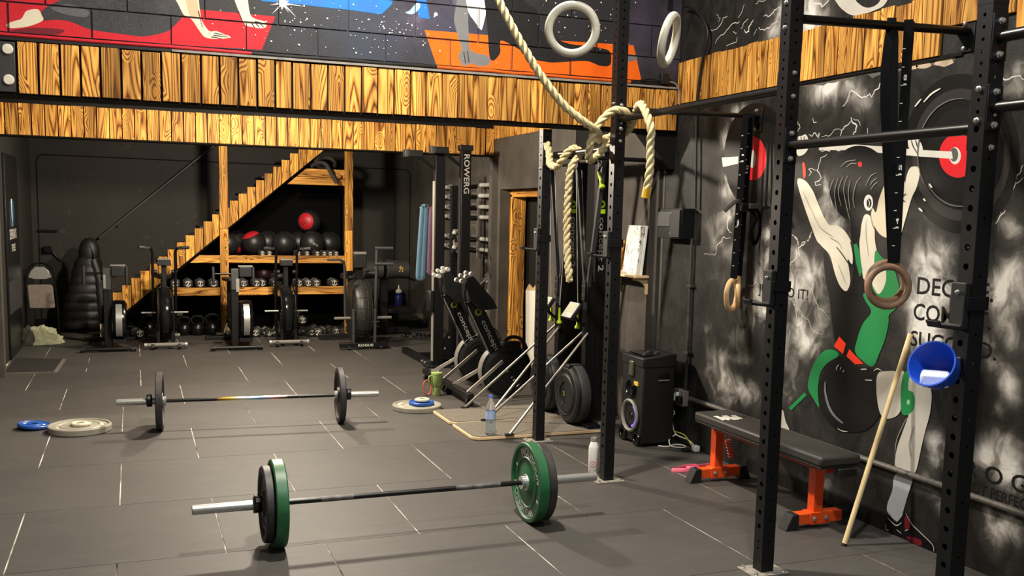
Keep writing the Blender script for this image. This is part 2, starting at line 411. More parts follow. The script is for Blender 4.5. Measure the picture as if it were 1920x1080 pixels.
# outlines and strokes of the two wall paintings,metres on the wall plane (along,up)
UPPER_ART = [
  ('red',0,[(-0.859,3.062),(-0.437,3.107),(0.035,3.062),(0.426,2.946),(0.886,2.944),(0.8,2.73),(0.027,2.712),(-0.707,2.696),(-0.874,2.695)]),
  ('red2',1,[(-0.678,2.717),(-0.535,2.754),(-0.361,2.756),(-0.42,2.72),(-0.622,2.709)]),
  ('legging',1,[(-0.48,2.851),(-0.429,2.896),(-0.355,2.943),(-0.235,3.035),(0.331,3.123),(0.35,2.965),(0.327,2.904),(0.263,2.828),(0.215,2.791),(0.09,2.755),(-0.033,2.758),(-0.168,2.766),(-0.242,2.778),(-0.33,2.808),(-0.417,2.81),(-0.47,2.802)]),
  ('shade',1,[(-0.43,2.88),(-0.327,2.908),(-0.225,2.88),(-0.241,2.841),(-0.358,2.849)]),
  ('cream',1,[(-0.671,2.763),(-0.633,2.782),(-0.59,2.801),(-0.566,2.843),(-0.537,2.858),(-0.497,2.862),(-0.48,2.832),(-0.472,2.805),(-0.505,2.781),(-0.563,2.757),(-0.635,2.742),(-0.663,2.746)]),
  ('cream',1,[(0.246,3.083),(0.391,3.097),(0.423,2.939),(0.432,2.881),(0.476,2.82),(0.518,2.823),(0.56,2.81),(0.602,2.797),(0.599,2.787),(0.517,2.774),(0.462,2.776),(0.437,2.79),(0.412,2.824),(0.368,2.885),(0.327,2.904),(0.297,2.96)]),
  ('skin',1,[(0.33,3.091),(0.384,3.097),(0.417,2.945),(0.419,2.906),(0.375,2.889),(0.344,2.964)]),
  ('cream',1,[(0.61,3.119),(0.695,3.128),(0.723,2.973),(0.736,2.934),(0.765,2.917),(0.815,2.908),(0.832,2.893),(0.822,2.869),(0.781,2.862),(0.732,2.868),(0.705,2.872),(0.682,2.903),(0.657,2.96)]),
  ('blue',0,[(0.801,3.171),(0.8,3.033),(1.036,3.035),(1.174,3.031),(1.349,3.03),(1.583,3.02),(1.655,3.092),(1.679,3.26)]),
  ('blue',0,[(1.804,3.273),(1.864,3.279),(1.919,3.018),(1.84,3.022)]),
  ('sky',1,[(1.747,3.048),(1.777,3.062),(1.802,3.092),(1.839,3.127),(1.851,3.096),(1.833,3.067),(1.792,3.038)]),
  ('orange',0,[(1.881,2.944),(2.301,2.947),(2.93,2.954),(3.48,2.968),(3.558,2.711),(3.107,2.704),(2.525,2.713),(1.972,2.71)]),
  ('greyp',1,[(2.128,3.286),(2.104,3.126),(2.095,3.07),(2.092,3.021),(2.106,2.967),(2.127,2.907),(2.141,2.871),(2.148,2.835),(2.135,2.815),(2.129,2.784),(2.143,2.748),(2.163,2.725),(2.21,2.74),(2.229,2.754),(2.221,2.828),(2.204,2.852),(2.2,2.925),(2.195,3.017),(2.19,3.097),(2.167,3.29)]),
  ('greyp',1,[(2.222,2.822),(2.276,2.814),(2.33,2.811),(2.361,2.783),(2.345,2.744),(2.277,2.733),(2.23,2.748)]),
  ('greydk',0,[(2.161,2.817),(2.168,2.824),(2.183,2.745),(2.176,2.741)]),
  ('greydk',0,[(2.188,2.826),(2.195,2.829),(2.209,2.753),(2.201,2.749)]),
  ('white',1,[(2.164,3.29),(2.186,3.121),(2.204,3.073),(2.238,3.033),(2.286,2.979),(2.299,2.995),(2.312,3.046),(2.321,3.109),(2.307,3.304)]),
  ('ink',1,[(2.31,3.324),(2.326,3.075),(2.341,2.932),(2.351,2.824),(2.364,2.782),(2.395,2.784),(2.434,2.838),(2.44,2.919),(2.588,2.862),(2.664,2.814),(2.799,2.797),(2.89,2.803),(3.082,2.827),(3.16,2.816),(3.207,2.802),(3.286,2.808),(3.3,2.861),(3.282,2.912),(3.195,2.929),(3.093,2.935),(2.978,2.936),(2.855,2.963),(2.763,2.996),(2.725,3.034),(2.715,3.12),(2.684,3.164),(2.617,3.191),(2.542,3.269)]),
  ('greyp',1,[(3.426,2.898),(3.497,2.896),(3.511,2.87),(3.437,2.849)]),
  ('white',0,[(0.976,3.023),(0.953,3.019),(0.958,2.998),(0.939,3.01),(0.928,2.988),(0.923,3.01),(0.901,2.999),(0.912,3.021),(0.89,3.026),(0.911,3.037),(0.899,3.055),(0.921,3.05),(0.924,3.073),(0.937,3.055),(0.954,3.072),(0.951,3.049),(0.975,3.052),(0.958,3.035)]),
  ('white',0,[(0.93,3.028),(1.023,2.949),(0.938,3.036)]),
  ('white',0,[(0.93,3.035),(0.862,2.954),(0.938,3.028)]),
  ('white',0,[(0.929,3.028),(0.974,2.974),(0.938,3.035)]),
  ('white',0,[(0.933,3.026),(1.069,3.024),(0.935,3.037)]),
  ('white',0,[(0.933,3.037),(0.847,3.012),(0.935,3.027)]),
  ('greydk',0,[(0.508,2.807),(0.579,2.801),(0.58,2.803),(0.509,2.812)]),
  ('greydk',0,[(0.501,2.793),(0.592,2.79),(0.593,2.793),(0.502,2.798)]),
  ('greydk',0,[(0.488,2.782),(0.553,2.779),(0.553,2.781),(0.489,2.787)]),
  ('greydk',0,[(0.758,2.9),(0.828,2.891),(0.829,2.894),(0.759,2.906)]),
  ('greydk',0,[(0.736,2.886),(0.757,2.862),(0.759,2.864),(0.741,2.89)]),
  ('greydk',0,[(0.763,2.888),(0.787,2.865),(0.789,2.866),(0.767,2.892)]),
  ('greydk',0,[(0.787,2.89),(0.814,2.87),(0.816,2.872),(0.79,2.894)]),
  ('greydk',0,[(0.411,2.937),(0.437,2.836),(0.439,2.836),(0.416,2.939)]),
  ('greydk',0,[(0.654,2.959),(0.681,2.896),(0.683,2.897),(0.659,2.961)]),
]
STARS = [(1.647,2.815,0.003),(1.793,2.967,0.006),(1.655,2.906,0.004),(1.624,2.853,0.004),(1.432,2.917,0.004),(1.57,2.938,0.003),(1.766,2.99,0.002),(1.602,2.931,0.006),(1.911,2.897,0.003),(1.376,2.868,0.004),(1.547,3.069,0.004),(1.6,3.006,0.003),(1.685,2.938,0.003),(1.504,2.897,0.004),(1.688,3.062,0.004),(1.47,2.899,0.003),(1.467,2.912,0.003),(1.838,2.993,0.002),(1.947,3.123,0.003),(1.584,2.97,0.006),(1.808,2.981,0.003),(1.307,3.048,0.003),(1.618,2.881,0.004),(1.886,2.857,0.004),(1.657,2.921,0.004),(1.669,3.067,0.002),(1.413,2.97,0.004),(1.601,2.974,0.003),(1.055,2.87,0.003),(1.71,2.914,0.006),(1.738,2.908,0.004),(1.598,2.849,0.002),(1.78,2.931,0.003),(1.975,2.981,0.004),(1.396,2.783,0.004),(1.494,2.978,0.006),(1.992,2.813,0.006),(1.6,2.799,0.003),(1.794,2.955,0.003),(1.427,2.905,0.002),(1.746,3.14,0.003),(1.859,2.915,0.003),(1.848,2.887,0.004),(1.412,2.756,0.006),(1.558,3.023,0.002),(1.29,2.98,0.002),(1.753,2.933,0.004),(1.564,2.805,0.003),(1.538,2.852,0.003),(1.702,2.965,0.004),(1.873,2.842,0.006),(1.595,2.943,0.006),(1.683,2.777,0.003),(1.515,2.798,0.002),(1.748,2.879,0.003),(1.577,2.953,0.003),(1.872,2.868,0.003),(1.766,2.976,0.003),(1.64,2.93,0.003),(1.507,2.766,0.006),(1.685,2.857,0.002),(1.683,2.98,0.003),(1.457,2.851,0.003),(1.406,2.867,0.003),(1.484,2.859,0.004),(1.639,2.904,0.006),(1.807,2.931,0.003),(1.811,2.907,0.006),(1.833,2.948,0.003),(1.841,3.044,0.003),(1.148,2.871,0.002),(1.299,3.017,0.003),(1.393,3.065,0.006),(1.263,2.896,0.002),(1.118,2.847,0.002),(0.828,2.907,0.006),(1.116,2.885,0.006),(0.686,2.857,0.003),(1.054,2.864,0.002),(1.21,2.777,0.003),(1.047,2.922,0.006),(1.078,2.937,0.003),(1.038,2.779,0.006),(0.831,2.844,0.002),(1.26,3.058,0.002),(1.09,2.89,0.002),(1.089,2.947,0.006),(0.916,2.897,0.002),(0.86,2.787,0.006),(0.981,2.836,0.003),(0.939,2.881,0.002),(0.993,2.996,0.002),(0.98,2.917,0.004),(0.756,2.985,0.004),(0.996,2.928,0.004),(1.313,2.89,0.003),(0.761,2.818,0.004),(1.18,2.915,0.003),(1.009,2.942,0.004),(1.053,2.862,0.002),(1.221,2.962,0.006),(1.077,2.985,0.004),(0.861,3.1,0.006),(1.117,3.052,0.003),(0.948,2.92,0.006),(0.987,3.01,0.003),(1.045,2.939,0.002),(0.762,2.94,0.004),(1.055,2.893,0.002),(1.136,2.911,0.004),(1.301,3.135,0.006),(1.008,2.869,0.006),(0.716,2.893,0.002),(0.947,2.917,0.006),(1.206,2.893,0.006),(1.07,2.879,0.003),(0.899,2.98,0.004),(1.03,2.782,0.003),(0.547,2.951,0.004),(0.498,2.865,0.004),(3.321,3.312,0.004),(2.845,3.21,0.006),(2.935,3.123,0.004),(3.093,3.119,0.002),(2.727,3.055,0.006),(3.284,3.142,0.003),(3.249,2.982,0.003),(2.817,3.105,0.003),(3.158,3.187,0.003),(2.772,3.219,0.006),(3.173,3.193,0.003),(3.14,3.143,0.003),(2.767,3.048,0.003),(2.835,3.094,0.004),(3.007,3.131,0.004),(2.94,3.134,0.006),(3.203,3.247,0.006),(3.731,3.09,0.002),(3.132,3.165,0.002),(2.828,3.051,0.003),(2.75,3.186,0.002),(3.434,3.165,0.003),(3.298,3.209,0.003),(3.133,2.955,0.002),(3.132,3.133,0.002),(2.898,2.981,0.002),(3.125,3.041,0.003),(3.24,3.077,0.003),(3.199,3.093,0.004),(2.922,3.047,0.006),(2.973,3.185,0.003),(2.877,3.082,0.003),(3.211,3.051,0.004),(3.374,3.246,0.002),(2.641,3.073,0.003),(2.995,3.157,0.003),(3.438,2.974,0.003),(2.854,3.168,0.002),(2.85,3.162,0.002),(2.916,3.209,0.006),(2.969,3.21,0.003),(3.206,2.918,0.004),(3.385,2.958,0.003),(3.283,3.169,0.006),(2.82,3.026,0.003),(2.799,3.041,0.003),(2.957,3.118,0.003),(2.994,3.195,0.004),(2.876,3.012,0.004),(3.108,3.072,0.004),(1.95,3.038,0.006),(1.452,2.959,0.004),(1.762,2.789,0.002),(1.448,2.749,0.002),(0.819,2.803,0.002),(2.159,2.776,0.002),(0.921,2.97,0.004),(2.531,3.027,0.003),(2.25,3.107,0.004),(3.006,3.0,0.003),(2.169,3.076,0.003),(1.502,2.979,0.004),(3.371,2.848,0.004),(2.405,2.766,0.003),(3.384,2.976,0.002),(2.288,2.864,0.002),(0.686,2.727,0.003),(1.908,2.919,0.004),(0.963,2.738,0.003),(0.48,2.81,0.004),(0.7,2.913,0.003),(3.482,3.273,0.006),(1.07,3.027,0.006),(0.429,2.868,0.003),(3.286,2.956,0.003),(2.701,2.891,0.003),(3.784,3.22,0.002),(3.246,3.068,0.003),(1.883,3.089,0.002),(1.63,2.764,0.003),(1.573,2.912,0.002),(2.063,2.975,0.004),(1.293,2.892,0.004),(1.728,2.932,0.002),(2.711,3.053,0.003),(1.759,2.974,0.004),(1.041,3.054,0.003),(1.96,3.053,0.014)]
SIDE_ART = [
  ('ink',1,[(5.252,2.105),(5.254,2.03),(5.273,1.959),(5.308,1.894),(5.358,1.84),(5.421,1.798),(5.496,1.772),(5.577,1.763),(5.662,1.771),(5.746,1.798),(5.825,1.842),(5.894,1.902),(5.949,1.974),(5.986,2.054),(6.003,2.139),(6.0,2.222),(5.976,2.3),(5.933,2.367),(5.874,2.421),(5.802,2.458),(5.722,2.477),(5.639,2.478),(5.555,2.461),(5.476,2.428),(5.405,2.381),(5.345,2.322),(5.299,2.255),(5.267,2.181)]),
  ('ink2',1,[(5.283,2.09),(5.285,2.037),(5.298,1.986),(5.323,1.941),(5.359,1.903),(5.404,1.874),(5.456,1.856),(5.513,1.85),(5.572,1.857),(5.63,1.876),(5.684,1.907),(5.731,1.949),(5.768,1.999),(5.793,2.054),(5.805,2.112),(5.803,2.169),(5.787,2.223),(5.758,2.27),(5.718,2.307),(5.669,2.334),(5.614,2.348),(5.556,2.35),(5.498,2.339),(5.443,2.317),(5.393,2.285),(5.35,2.244),(5.317,2.196),(5.294,2.144)]),
  ('redp',1,[(5.506,2.11),(5.507,2.078),(5.515,2.049),(5.531,2.022),(5.552,2.0),(5.579,1.984),(5.61,1.974),(5.644,1.971),(5.678,1.976),(5.712,1.987),(5.743,2.006),(5.77,2.03),(5.791,2.058),(5.806,2.09),(5.812,2.123),(5.811,2.156),(5.802,2.186),(5.786,2.213),(5.763,2.235),(5.734,2.251),(5.702,2.259),(5.668,2.261),(5.634,2.255),(5.601,2.243),(5.571,2.224),(5.546,2.2),(5.526,2.172),(5.512,2.141)]),
  ('pale',1,[(5.625,2.111),(5.625,2.098),(5.627,2.086),(5.63,2.074),(5.635,2.065),(5.641,2.058),(5.649,2.054),(5.657,2.053),(5.665,2.055),(5.673,2.059),(5.681,2.067),(5.687,2.077),(5.693,2.088),(5.697,2.101),(5.699,2.115),(5.699,2.128),(5.697,2.141),(5.694,2.152),(5.689,2.161),(5.682,2.168),(5.675,2.172),(5.667,2.173),(5.659,2.171),(5.651,2.166),(5.643,2.159),(5.636,2.149),(5.631,2.138),(5.627,2.125)]),
  ('pale',0,[(6.035,2.138),(5.83,2.137),(5.826,2.089),(6.014,2.072)]),
  ('ink',1,[(3.518,2.045),(3.518,1.963),(3.534,1.884),(3.566,1.814),(3.614,1.753),(3.675,1.707),(3.746,1.676),(3.826,1.664),(3.911,1.672),(3.995,1.7),(4.076,1.749),(4.147,1.815),(4.204,1.895),(4.244,1.986),(4.263,2.081),(4.262,2.175),(4.239,2.262),(4.196,2.337),(4.137,2.397),(4.066,2.437),(3.986,2.457),(3.903,2.457),(3.82,2.438),(3.742,2.4),(3.672,2.348),(3.613,2.283),(3.566,2.208),(3.534,2.128)]),
  ('ink3',1,[(3.566,2.042),(3.566,1.974),(3.581,1.908),(3.609,1.85),(3.65,1.8),(3.702,1.762),(3.764,1.737),(3.833,1.728),(3.904,1.735),(3.976,1.759),(4.043,1.799),(4.103,1.854),(4.151,1.92),(4.184,1.994),(4.2,2.072),(4.199,2.149),(4.179,2.221),(4.144,2.283),(4.094,2.332),(4.034,2.366),(3.967,2.383),(3.896,2.384),(3.825,2.368),(3.759,2.338),(3.698,2.294),(3.647,2.24),(3.607,2.179),(3.58,2.112)]),
  ('ink',1,[(3.603,2.044),(3.603,1.986),(3.616,1.931),(3.642,1.882),(3.678,1.84),(3.724,1.808),(3.778,1.788),(3.838,1.781),(3.9,1.788),(3.962,1.808),(4.02,1.842),(4.071,1.888),(4.112,1.943),(4.14,2.005),(4.154,2.07),(4.152,2.134),(4.136,2.194),(4.105,2.245),(4.062,2.287),(4.01,2.315),(3.952,2.33),(3.891,2.331),(3.829,2.318),(3.771,2.293),(3.719,2.257),(3.674,2.211),(3.639,2.159),(3.615,2.103)]),
  ('ink2',1,[(3.647,2.046),(3.647,1.997),(3.658,1.95),(3.679,1.908),(3.709,1.872),(3.748,1.846),(3.792,1.829),(3.842,1.823),(3.893,1.829),(3.944,1.847),(3.992,1.876),(4.033,1.915),(4.067,1.961),(4.09,2.013),(4.101,2.068),(4.1,2.121),(4.087,2.171),(4.062,2.215),(4.027,2.25),(3.985,2.274),(3.937,2.287),(3.887,2.289),(3.836,2.278),(3.788,2.257),(3.744,2.227),(3.706,2.189),(3.677,2.144),(3.657,2.096)]),
  ('redp',1,[(3.769,2.047),(3.77,2.023),(3.776,2.001),(3.788,1.981),(3.805,1.965),(3.826,1.953),(3.851,1.945),(3.877,1.943),(3.905,1.947),(3.932,1.956),(3.956,1.969),(3.978,1.988),(3.995,2.009),(4.006,2.033),(4.012,2.058),(4.011,2.083),(4.004,2.106),(3.991,2.126),(3.973,2.142),(3.951,2.154),(3.925,2.16),(3.898,2.161),(3.871,2.157),(3.845,2.147),(3.821,2.133),(3.801,2.115),(3.785,2.094),(3.774,2.071)]),
  ('pale',1,[(3.867,2.051),(3.867,2.042),(3.869,2.033),(3.873,2.025),(3.878,2.019),(3.885,2.014),(3.893,2.011),(3.901,2.01),(3.91,2.012),(3.918,2.015),(3.926,2.021),(3.933,2.028),(3.938,2.036),(3.942,2.045),(3.944,2.055),(3.944,2.064),(3.942,2.073),(3.938,2.081),(3.933,2.088),(3.926,2.092),(3.918,2.095),(3.909,2.096),(3.901,2.094),(3.892,2.091),(3.885,2.085),(3.878,2.078),(3.873,2.07),(3.869,2.061)]),
  ('greydk',1,[(3.885,2.057),(3.885,2.05),(3.886,2.043),(3.889,2.036),(3.893,2.031),(3.898,2.027),(3.903,2.025),(3.909,2.024),(3.916,2.025),(3.922,2.028),(3.928,2.032),(3.933,2.038),(3.937,2.045),(3.939,2.052),(3.941,2.06),(3.941,2.068),(3.94,2.075),(3.937,2.081),(3.933,2.087),(3.928,2.091),(3.922,2.093),(3.916,2.093),(3.91,2.092),(3.904,2.089),(3.898,2.085),(3.893,2.079),(3.889,2.072),(3.886,2.065)]),
  ('pale',0,[(4.976,2.16),(4.672,2.152),(4.389,2.124),(4.168,2.096),(3.928,2.075),(3.918,2.038),(4.165,2.062),(4.385,2.087),(4.668,2.119),(4.974,2.137)]),
  ('pale',1,[(5.206,2.199),(5.177,2.23),(5.151,2.231),(5.11,2.238),(5.081,2.204),(5.081,2.146),(5.13,2.113),(5.183,2.119)]),
  ('pale',1,[(4.239,2.153),(4.213,2.162),(4.173,2.154),(4.14,2.125),(4.125,2.085),(4.142,2.064),(4.182,2.08),(4.227,2.107)]),
  ('ink',1,[(5.089,2.001),(5.089,1.986),(5.093,1.973),(5.099,1.96),(5.108,1.95),(5.119,1.943),(5.132,1.938),(5.146,1.937),(5.16,1.939),(5.174,1.944),(5.187,1.952),(5.198,1.963),(5.207,1.975),(5.213,1.99),(5.216,2.004),(5.216,2.019),(5.212,2.033),(5.206,2.045),(5.196,2.055),(5.185,2.063),(5.172,2.067),(5.158,2.068),(5.143,2.066),(5.13,2.061),(5.117,2.052),(5.106,2.042),(5.098,2.029),(5.092,2.015)]),
  ('redo',1,[(5.126,2.064),(5.099,2.056),(5.087,1.984),(5.107,1.975)]),
  ('ink',1,[(4.349,1.921),(4.351,1.874),(4.364,1.83),(4.389,1.791),(4.424,1.757),(4.469,1.731),(4.52,1.714),(4.577,1.708),(4.635,1.713),(4.693,1.728),(4.747,1.754),(4.793,1.79),(4.83,1.832),(4.855,1.881),(4.867,1.931),(4.864,1.981),(4.848,2.029),(4.819,2.07),(4.778,2.103),(4.729,2.127),(4.675,2.141),(4.617,2.143),(4.559,2.134),(4.505,2.116),(4.455,2.088),(4.414,2.053),(4.381,2.012),(4.359,1.967)]),
  ('ink',1,[(4.635,1.759),(4.525,1.772),(4.451,1.671),(4.492,1.55),(4.589,1.546),(4.642,1.636)]),
  ('ink',1,[(4.875,1.534),(4.761,1.407),(4.707,1.335),(4.649,1.305),(4.611,1.345),(4.603,1.454),(4.62,1.591),(4.554,1.456),(4.496,1.314),(4.439,1.216),(4.496,1.125),(4.532,1.028),(4.537,0.934),(4.536,0.872),(4.703,0.974),(4.765,1.126),(4.796,1.251),(4.846,1.376)]),
  ('cream',1,[(5.164,1.939),(5.096,1.959),(5.01,1.893),(4.946,1.807),(4.849,1.694),(4.773,1.689),(4.697,1.656),(4.641,1.602),(4.644,1.592),(4.618,1.526),(4.616,1.466),(4.657,1.495),(4.638,1.429),(4.623,1.363),(4.651,1.308),(4.709,1.334),(4.762,1.406),(4.818,1.51),(4.906,1.567),(4.971,1.627)]),
  ('cream',1,[(4.562,1.639),(4.565,1.578),(4.536,1.457),(4.503,1.384),(4.432,1.463),(4.371,1.497),(4.419,1.554),(4.441,1.612),(4.453,1.686),(4.492,1.745),(4.537,1.751),(4.558,1.699)]),
  ('skinp',1,[(4.36,1.953),(4.271,1.953),(4.236,1.919),(4.231,1.819),(4.245,1.762),(4.258,1.647),(4.313,1.628),(4.384,1.635),(4.443,1.678),(4.484,1.745),(4.475,1.79),(4.447,1.766),(4.429,1.84),(4.397,1.91)]),
  ('white',1,[(4.476,1.82),(4.476,1.81),(4.478,1.8),(4.481,1.792),(4.486,1.785),(4.493,1.78),(4.5,1.776),(4.508,1.775),(4.517,1.776),(4.525,1.779),(4.532,1.785),(4.539,1.792),(4.544,1.8),(4.548,1.81),(4.55,1.82),(4.55,1.83),(4.548,1.839),(4.544,1.848),(4.539,1.855),(4.532,1.86),(4.525,1.864),(4.517,1.865),(4.508,1.863),(4.5,1.86),(4.493,1.855),(4.486,1.848),(4.481,1.839),(4.478,1.83)]),
  ('ink',1,[(4.488,1.817),(4.488,1.811),(4.489,1.805),(4.491,1.8),(4.494,1.796),(4.497,1.793),(4.501,1.791),(4.505,1.79),(4.51,1.791),(4.514,1.793),(4.518,1.796),(4.522,1.8),(4.524,1.805),(4.526,1.811),(4.527,1.817),(4.527,1.823),(4.527,1.829),(4.525,1.834),(4.522,1.838),(4.519,1.841),(4.515,1.843),(4.51,1.844),(4.506,1.843),(4.502,1.841),(4.498,1.838),(4.494,1.834),(4.491,1.828),(4.489,1.823)]),
  ('redp',1,[(4.585,2.037),(4.585,2.033),(4.586,2.03),(4.588,2.027),(4.591,2.025),(4.594,2.023),(4.597,2.022),(4.601,2.022),(4.605,2.023),(4.609,2.024),(4.613,2.026),(4.616,2.028),(4.618,2.031),(4.62,2.035),(4.621,2.038),(4.62,2.041),(4.619,2.044),(4.618,2.047),(4.615,2.049),(4.612,2.051),(4.608,2.052),(4.604,2.052),(4.6,2.052),(4.596,2.05),(4.593,2.049),(4.59,2.046),(4.587,2.043),(4.586,2.04)]),
  ('cream',1,[(4.198,2.008),(4.144,2.002),(4.136,1.964),(4.153,1.897),(4.182,1.844),(4.212,1.748),(4.242,1.647),(4.262,1.595),(4.273,1.675),(4.256,1.791),(4.239,1.904),(4.226,1.975)]),
  ('greenp',0,[(4.615,1.578),(4.589,1.59),(4.57,1.558),(4.526,1.436),(4.544,1.398),(4.584,1.476)]),
  ('greenp',1,[(4.428,1.556),(4.373,1.517),(4.286,1.472),(4.233,1.374),(4.221,1.316),(4.239,1.251),(4.29,1.206),(4.291,1.166),(4.307,1.078),(4.345,0.988),(4.389,0.904),(4.469,0.92),(4.544,0.964),(4.533,1.04),(4.497,1.131),(4.434,1.208),(4.483,1.264),(4.508,1.301),(4.471,1.325),(4.426,1.404),(4.435,1.493)]),
  ('cream',1,[(4.454,1.426),(4.423,1.464),(4.369,1.476),(4.342,1.454),(4.333,1.396),(4.353,1.341),(4.388,1.314),(4.43,1.353),(4.451,1.39)]),
  ('redo',0,[(4.688,1.036),(4.627,1.002),(4.647,0.939),(4.73,0.974)]),
  ('redo',0,[(4.594,0.975),(4.551,0.95),(4.467,0.907),(4.536,0.893),(4.615,0.93)]),
  ('ink',1,[(4.774,0.868),(4.683,0.927),(4.545,0.888),(4.388,0.892),(4.331,0.887),(4.35,0.844),(4.345,0.737),(4.309,0.649),(4.395,0.543),(4.509,0.497),(4.631,0.478),(4.73,0.507),(4.824,0.576),(4.851,0.688)]),
  ('greenp',1,[(4.802,0.939),(4.727,0.95),(4.683,0.924),(4.774,0.868),(4.834,0.801),(4.853,0.71),(4.847,0.645),(4.831,0.582),(4.885,0.623),(4.941,0.672),(4.946,0.731),(4.914,0.825),(4.864,0.891)]),
  ('greenp',0,[(4.977,0.651),(4.955,0.636),(5.098,0.513),(5.126,0.523)]),
  ('bone',1,[(4.348,0.868),(4.267,0.897),(4.186,0.907),(4.149,0.909),(4.159,0.81),(4.157,0.745),(4.157,0.692),(4.198,0.651),(4.27,0.63),(4.315,0.661),(4.348,0.763)]),
  ('bone',1,[(4.112,0.912),(4.03,0.909),(3.969,0.881),(3.942,0.823),(3.945,0.722),(3.969,0.621),(3.989,0.521),(3.994,0.49),(4.028,0.375),(4.152,0.382),(4.171,0.408),(4.162,0.488),(4.134,0.571),(4.101,0.662),(4.11,0.659),(4.095,0.692)]),
  ('greenp',1,[(4.15,0.903),(4.107,0.913),(4.112,0.825),(4.072,0.812),(4.055,0.77),(4.063,0.717),(4.111,0.679),(4.148,0.694),(4.164,0.809)]),
  ('greenl',1,[(4.091,0.755),(4.091,0.752),(4.092,0.749),(4.093,0.746),(4.094,0.743),(4.096,0.741),(4.099,0.74),(4.101,0.739),(4.104,0.739),(4.107,0.739),(4.109,0.741),(4.111,0.742),(4.113,0.745),(4.114,0.748),(4.114,0.751),(4.114,0.754),(4.114,0.757),(4.113,0.76),(4.111,0.763),(4.109,0.765),(4.107,0.767),(4.104,0.767),(4.101,0.768),(4.099,0.767),(4.097,0.766),(4.094,0.764),(4.093,0.761),(4.092,0.758)]),
  ('bonec',1,[(4.159,0.341),(4.037,0.358),(4.065,0.227),(4.084,0.153),(4.095,0.103),(4.124,0.082),(4.196,0.111),(4.206,0.156),(4.176,0.243)]),
  ('ink',1,[(4.211,0.035),(4.194,0.088),(4.139,0.073),(4.101,0.109),(4.064,0.158),(4.018,0.103),(3.945,0.073),(3.864,0.046),(3.843,0.004),(3.978,0.001),(4.06,0.012),(4.176,0.014)]),
  ('redk',1,[(4.072,0.117),(4.051,0.131),(4.025,0.093),(4.054,0.053)]),
  ('redk',1,[(4.041,0.026),(3.981,0.038),(3.936,0.034),(3.948,0.003),(4.029,0.011)]),
  ('bone',1,[(5.231,0.473),(5.182,0.497),(5.15,0.435),(5.108,0.38),(5.222,0.372)]),
  ('bone',1,[(4.903,3.017),(4.872,2.967),(4.817,2.923),(4.746,2.886),(4.662,2.874),(4.567,2.879),(4.49,2.892),(4.456,2.932),(4.502,2.941),(4.538,2.911),(4.592,2.902),(4.65,2.915),(4.71,2.953),(4.747,2.988)]),
]
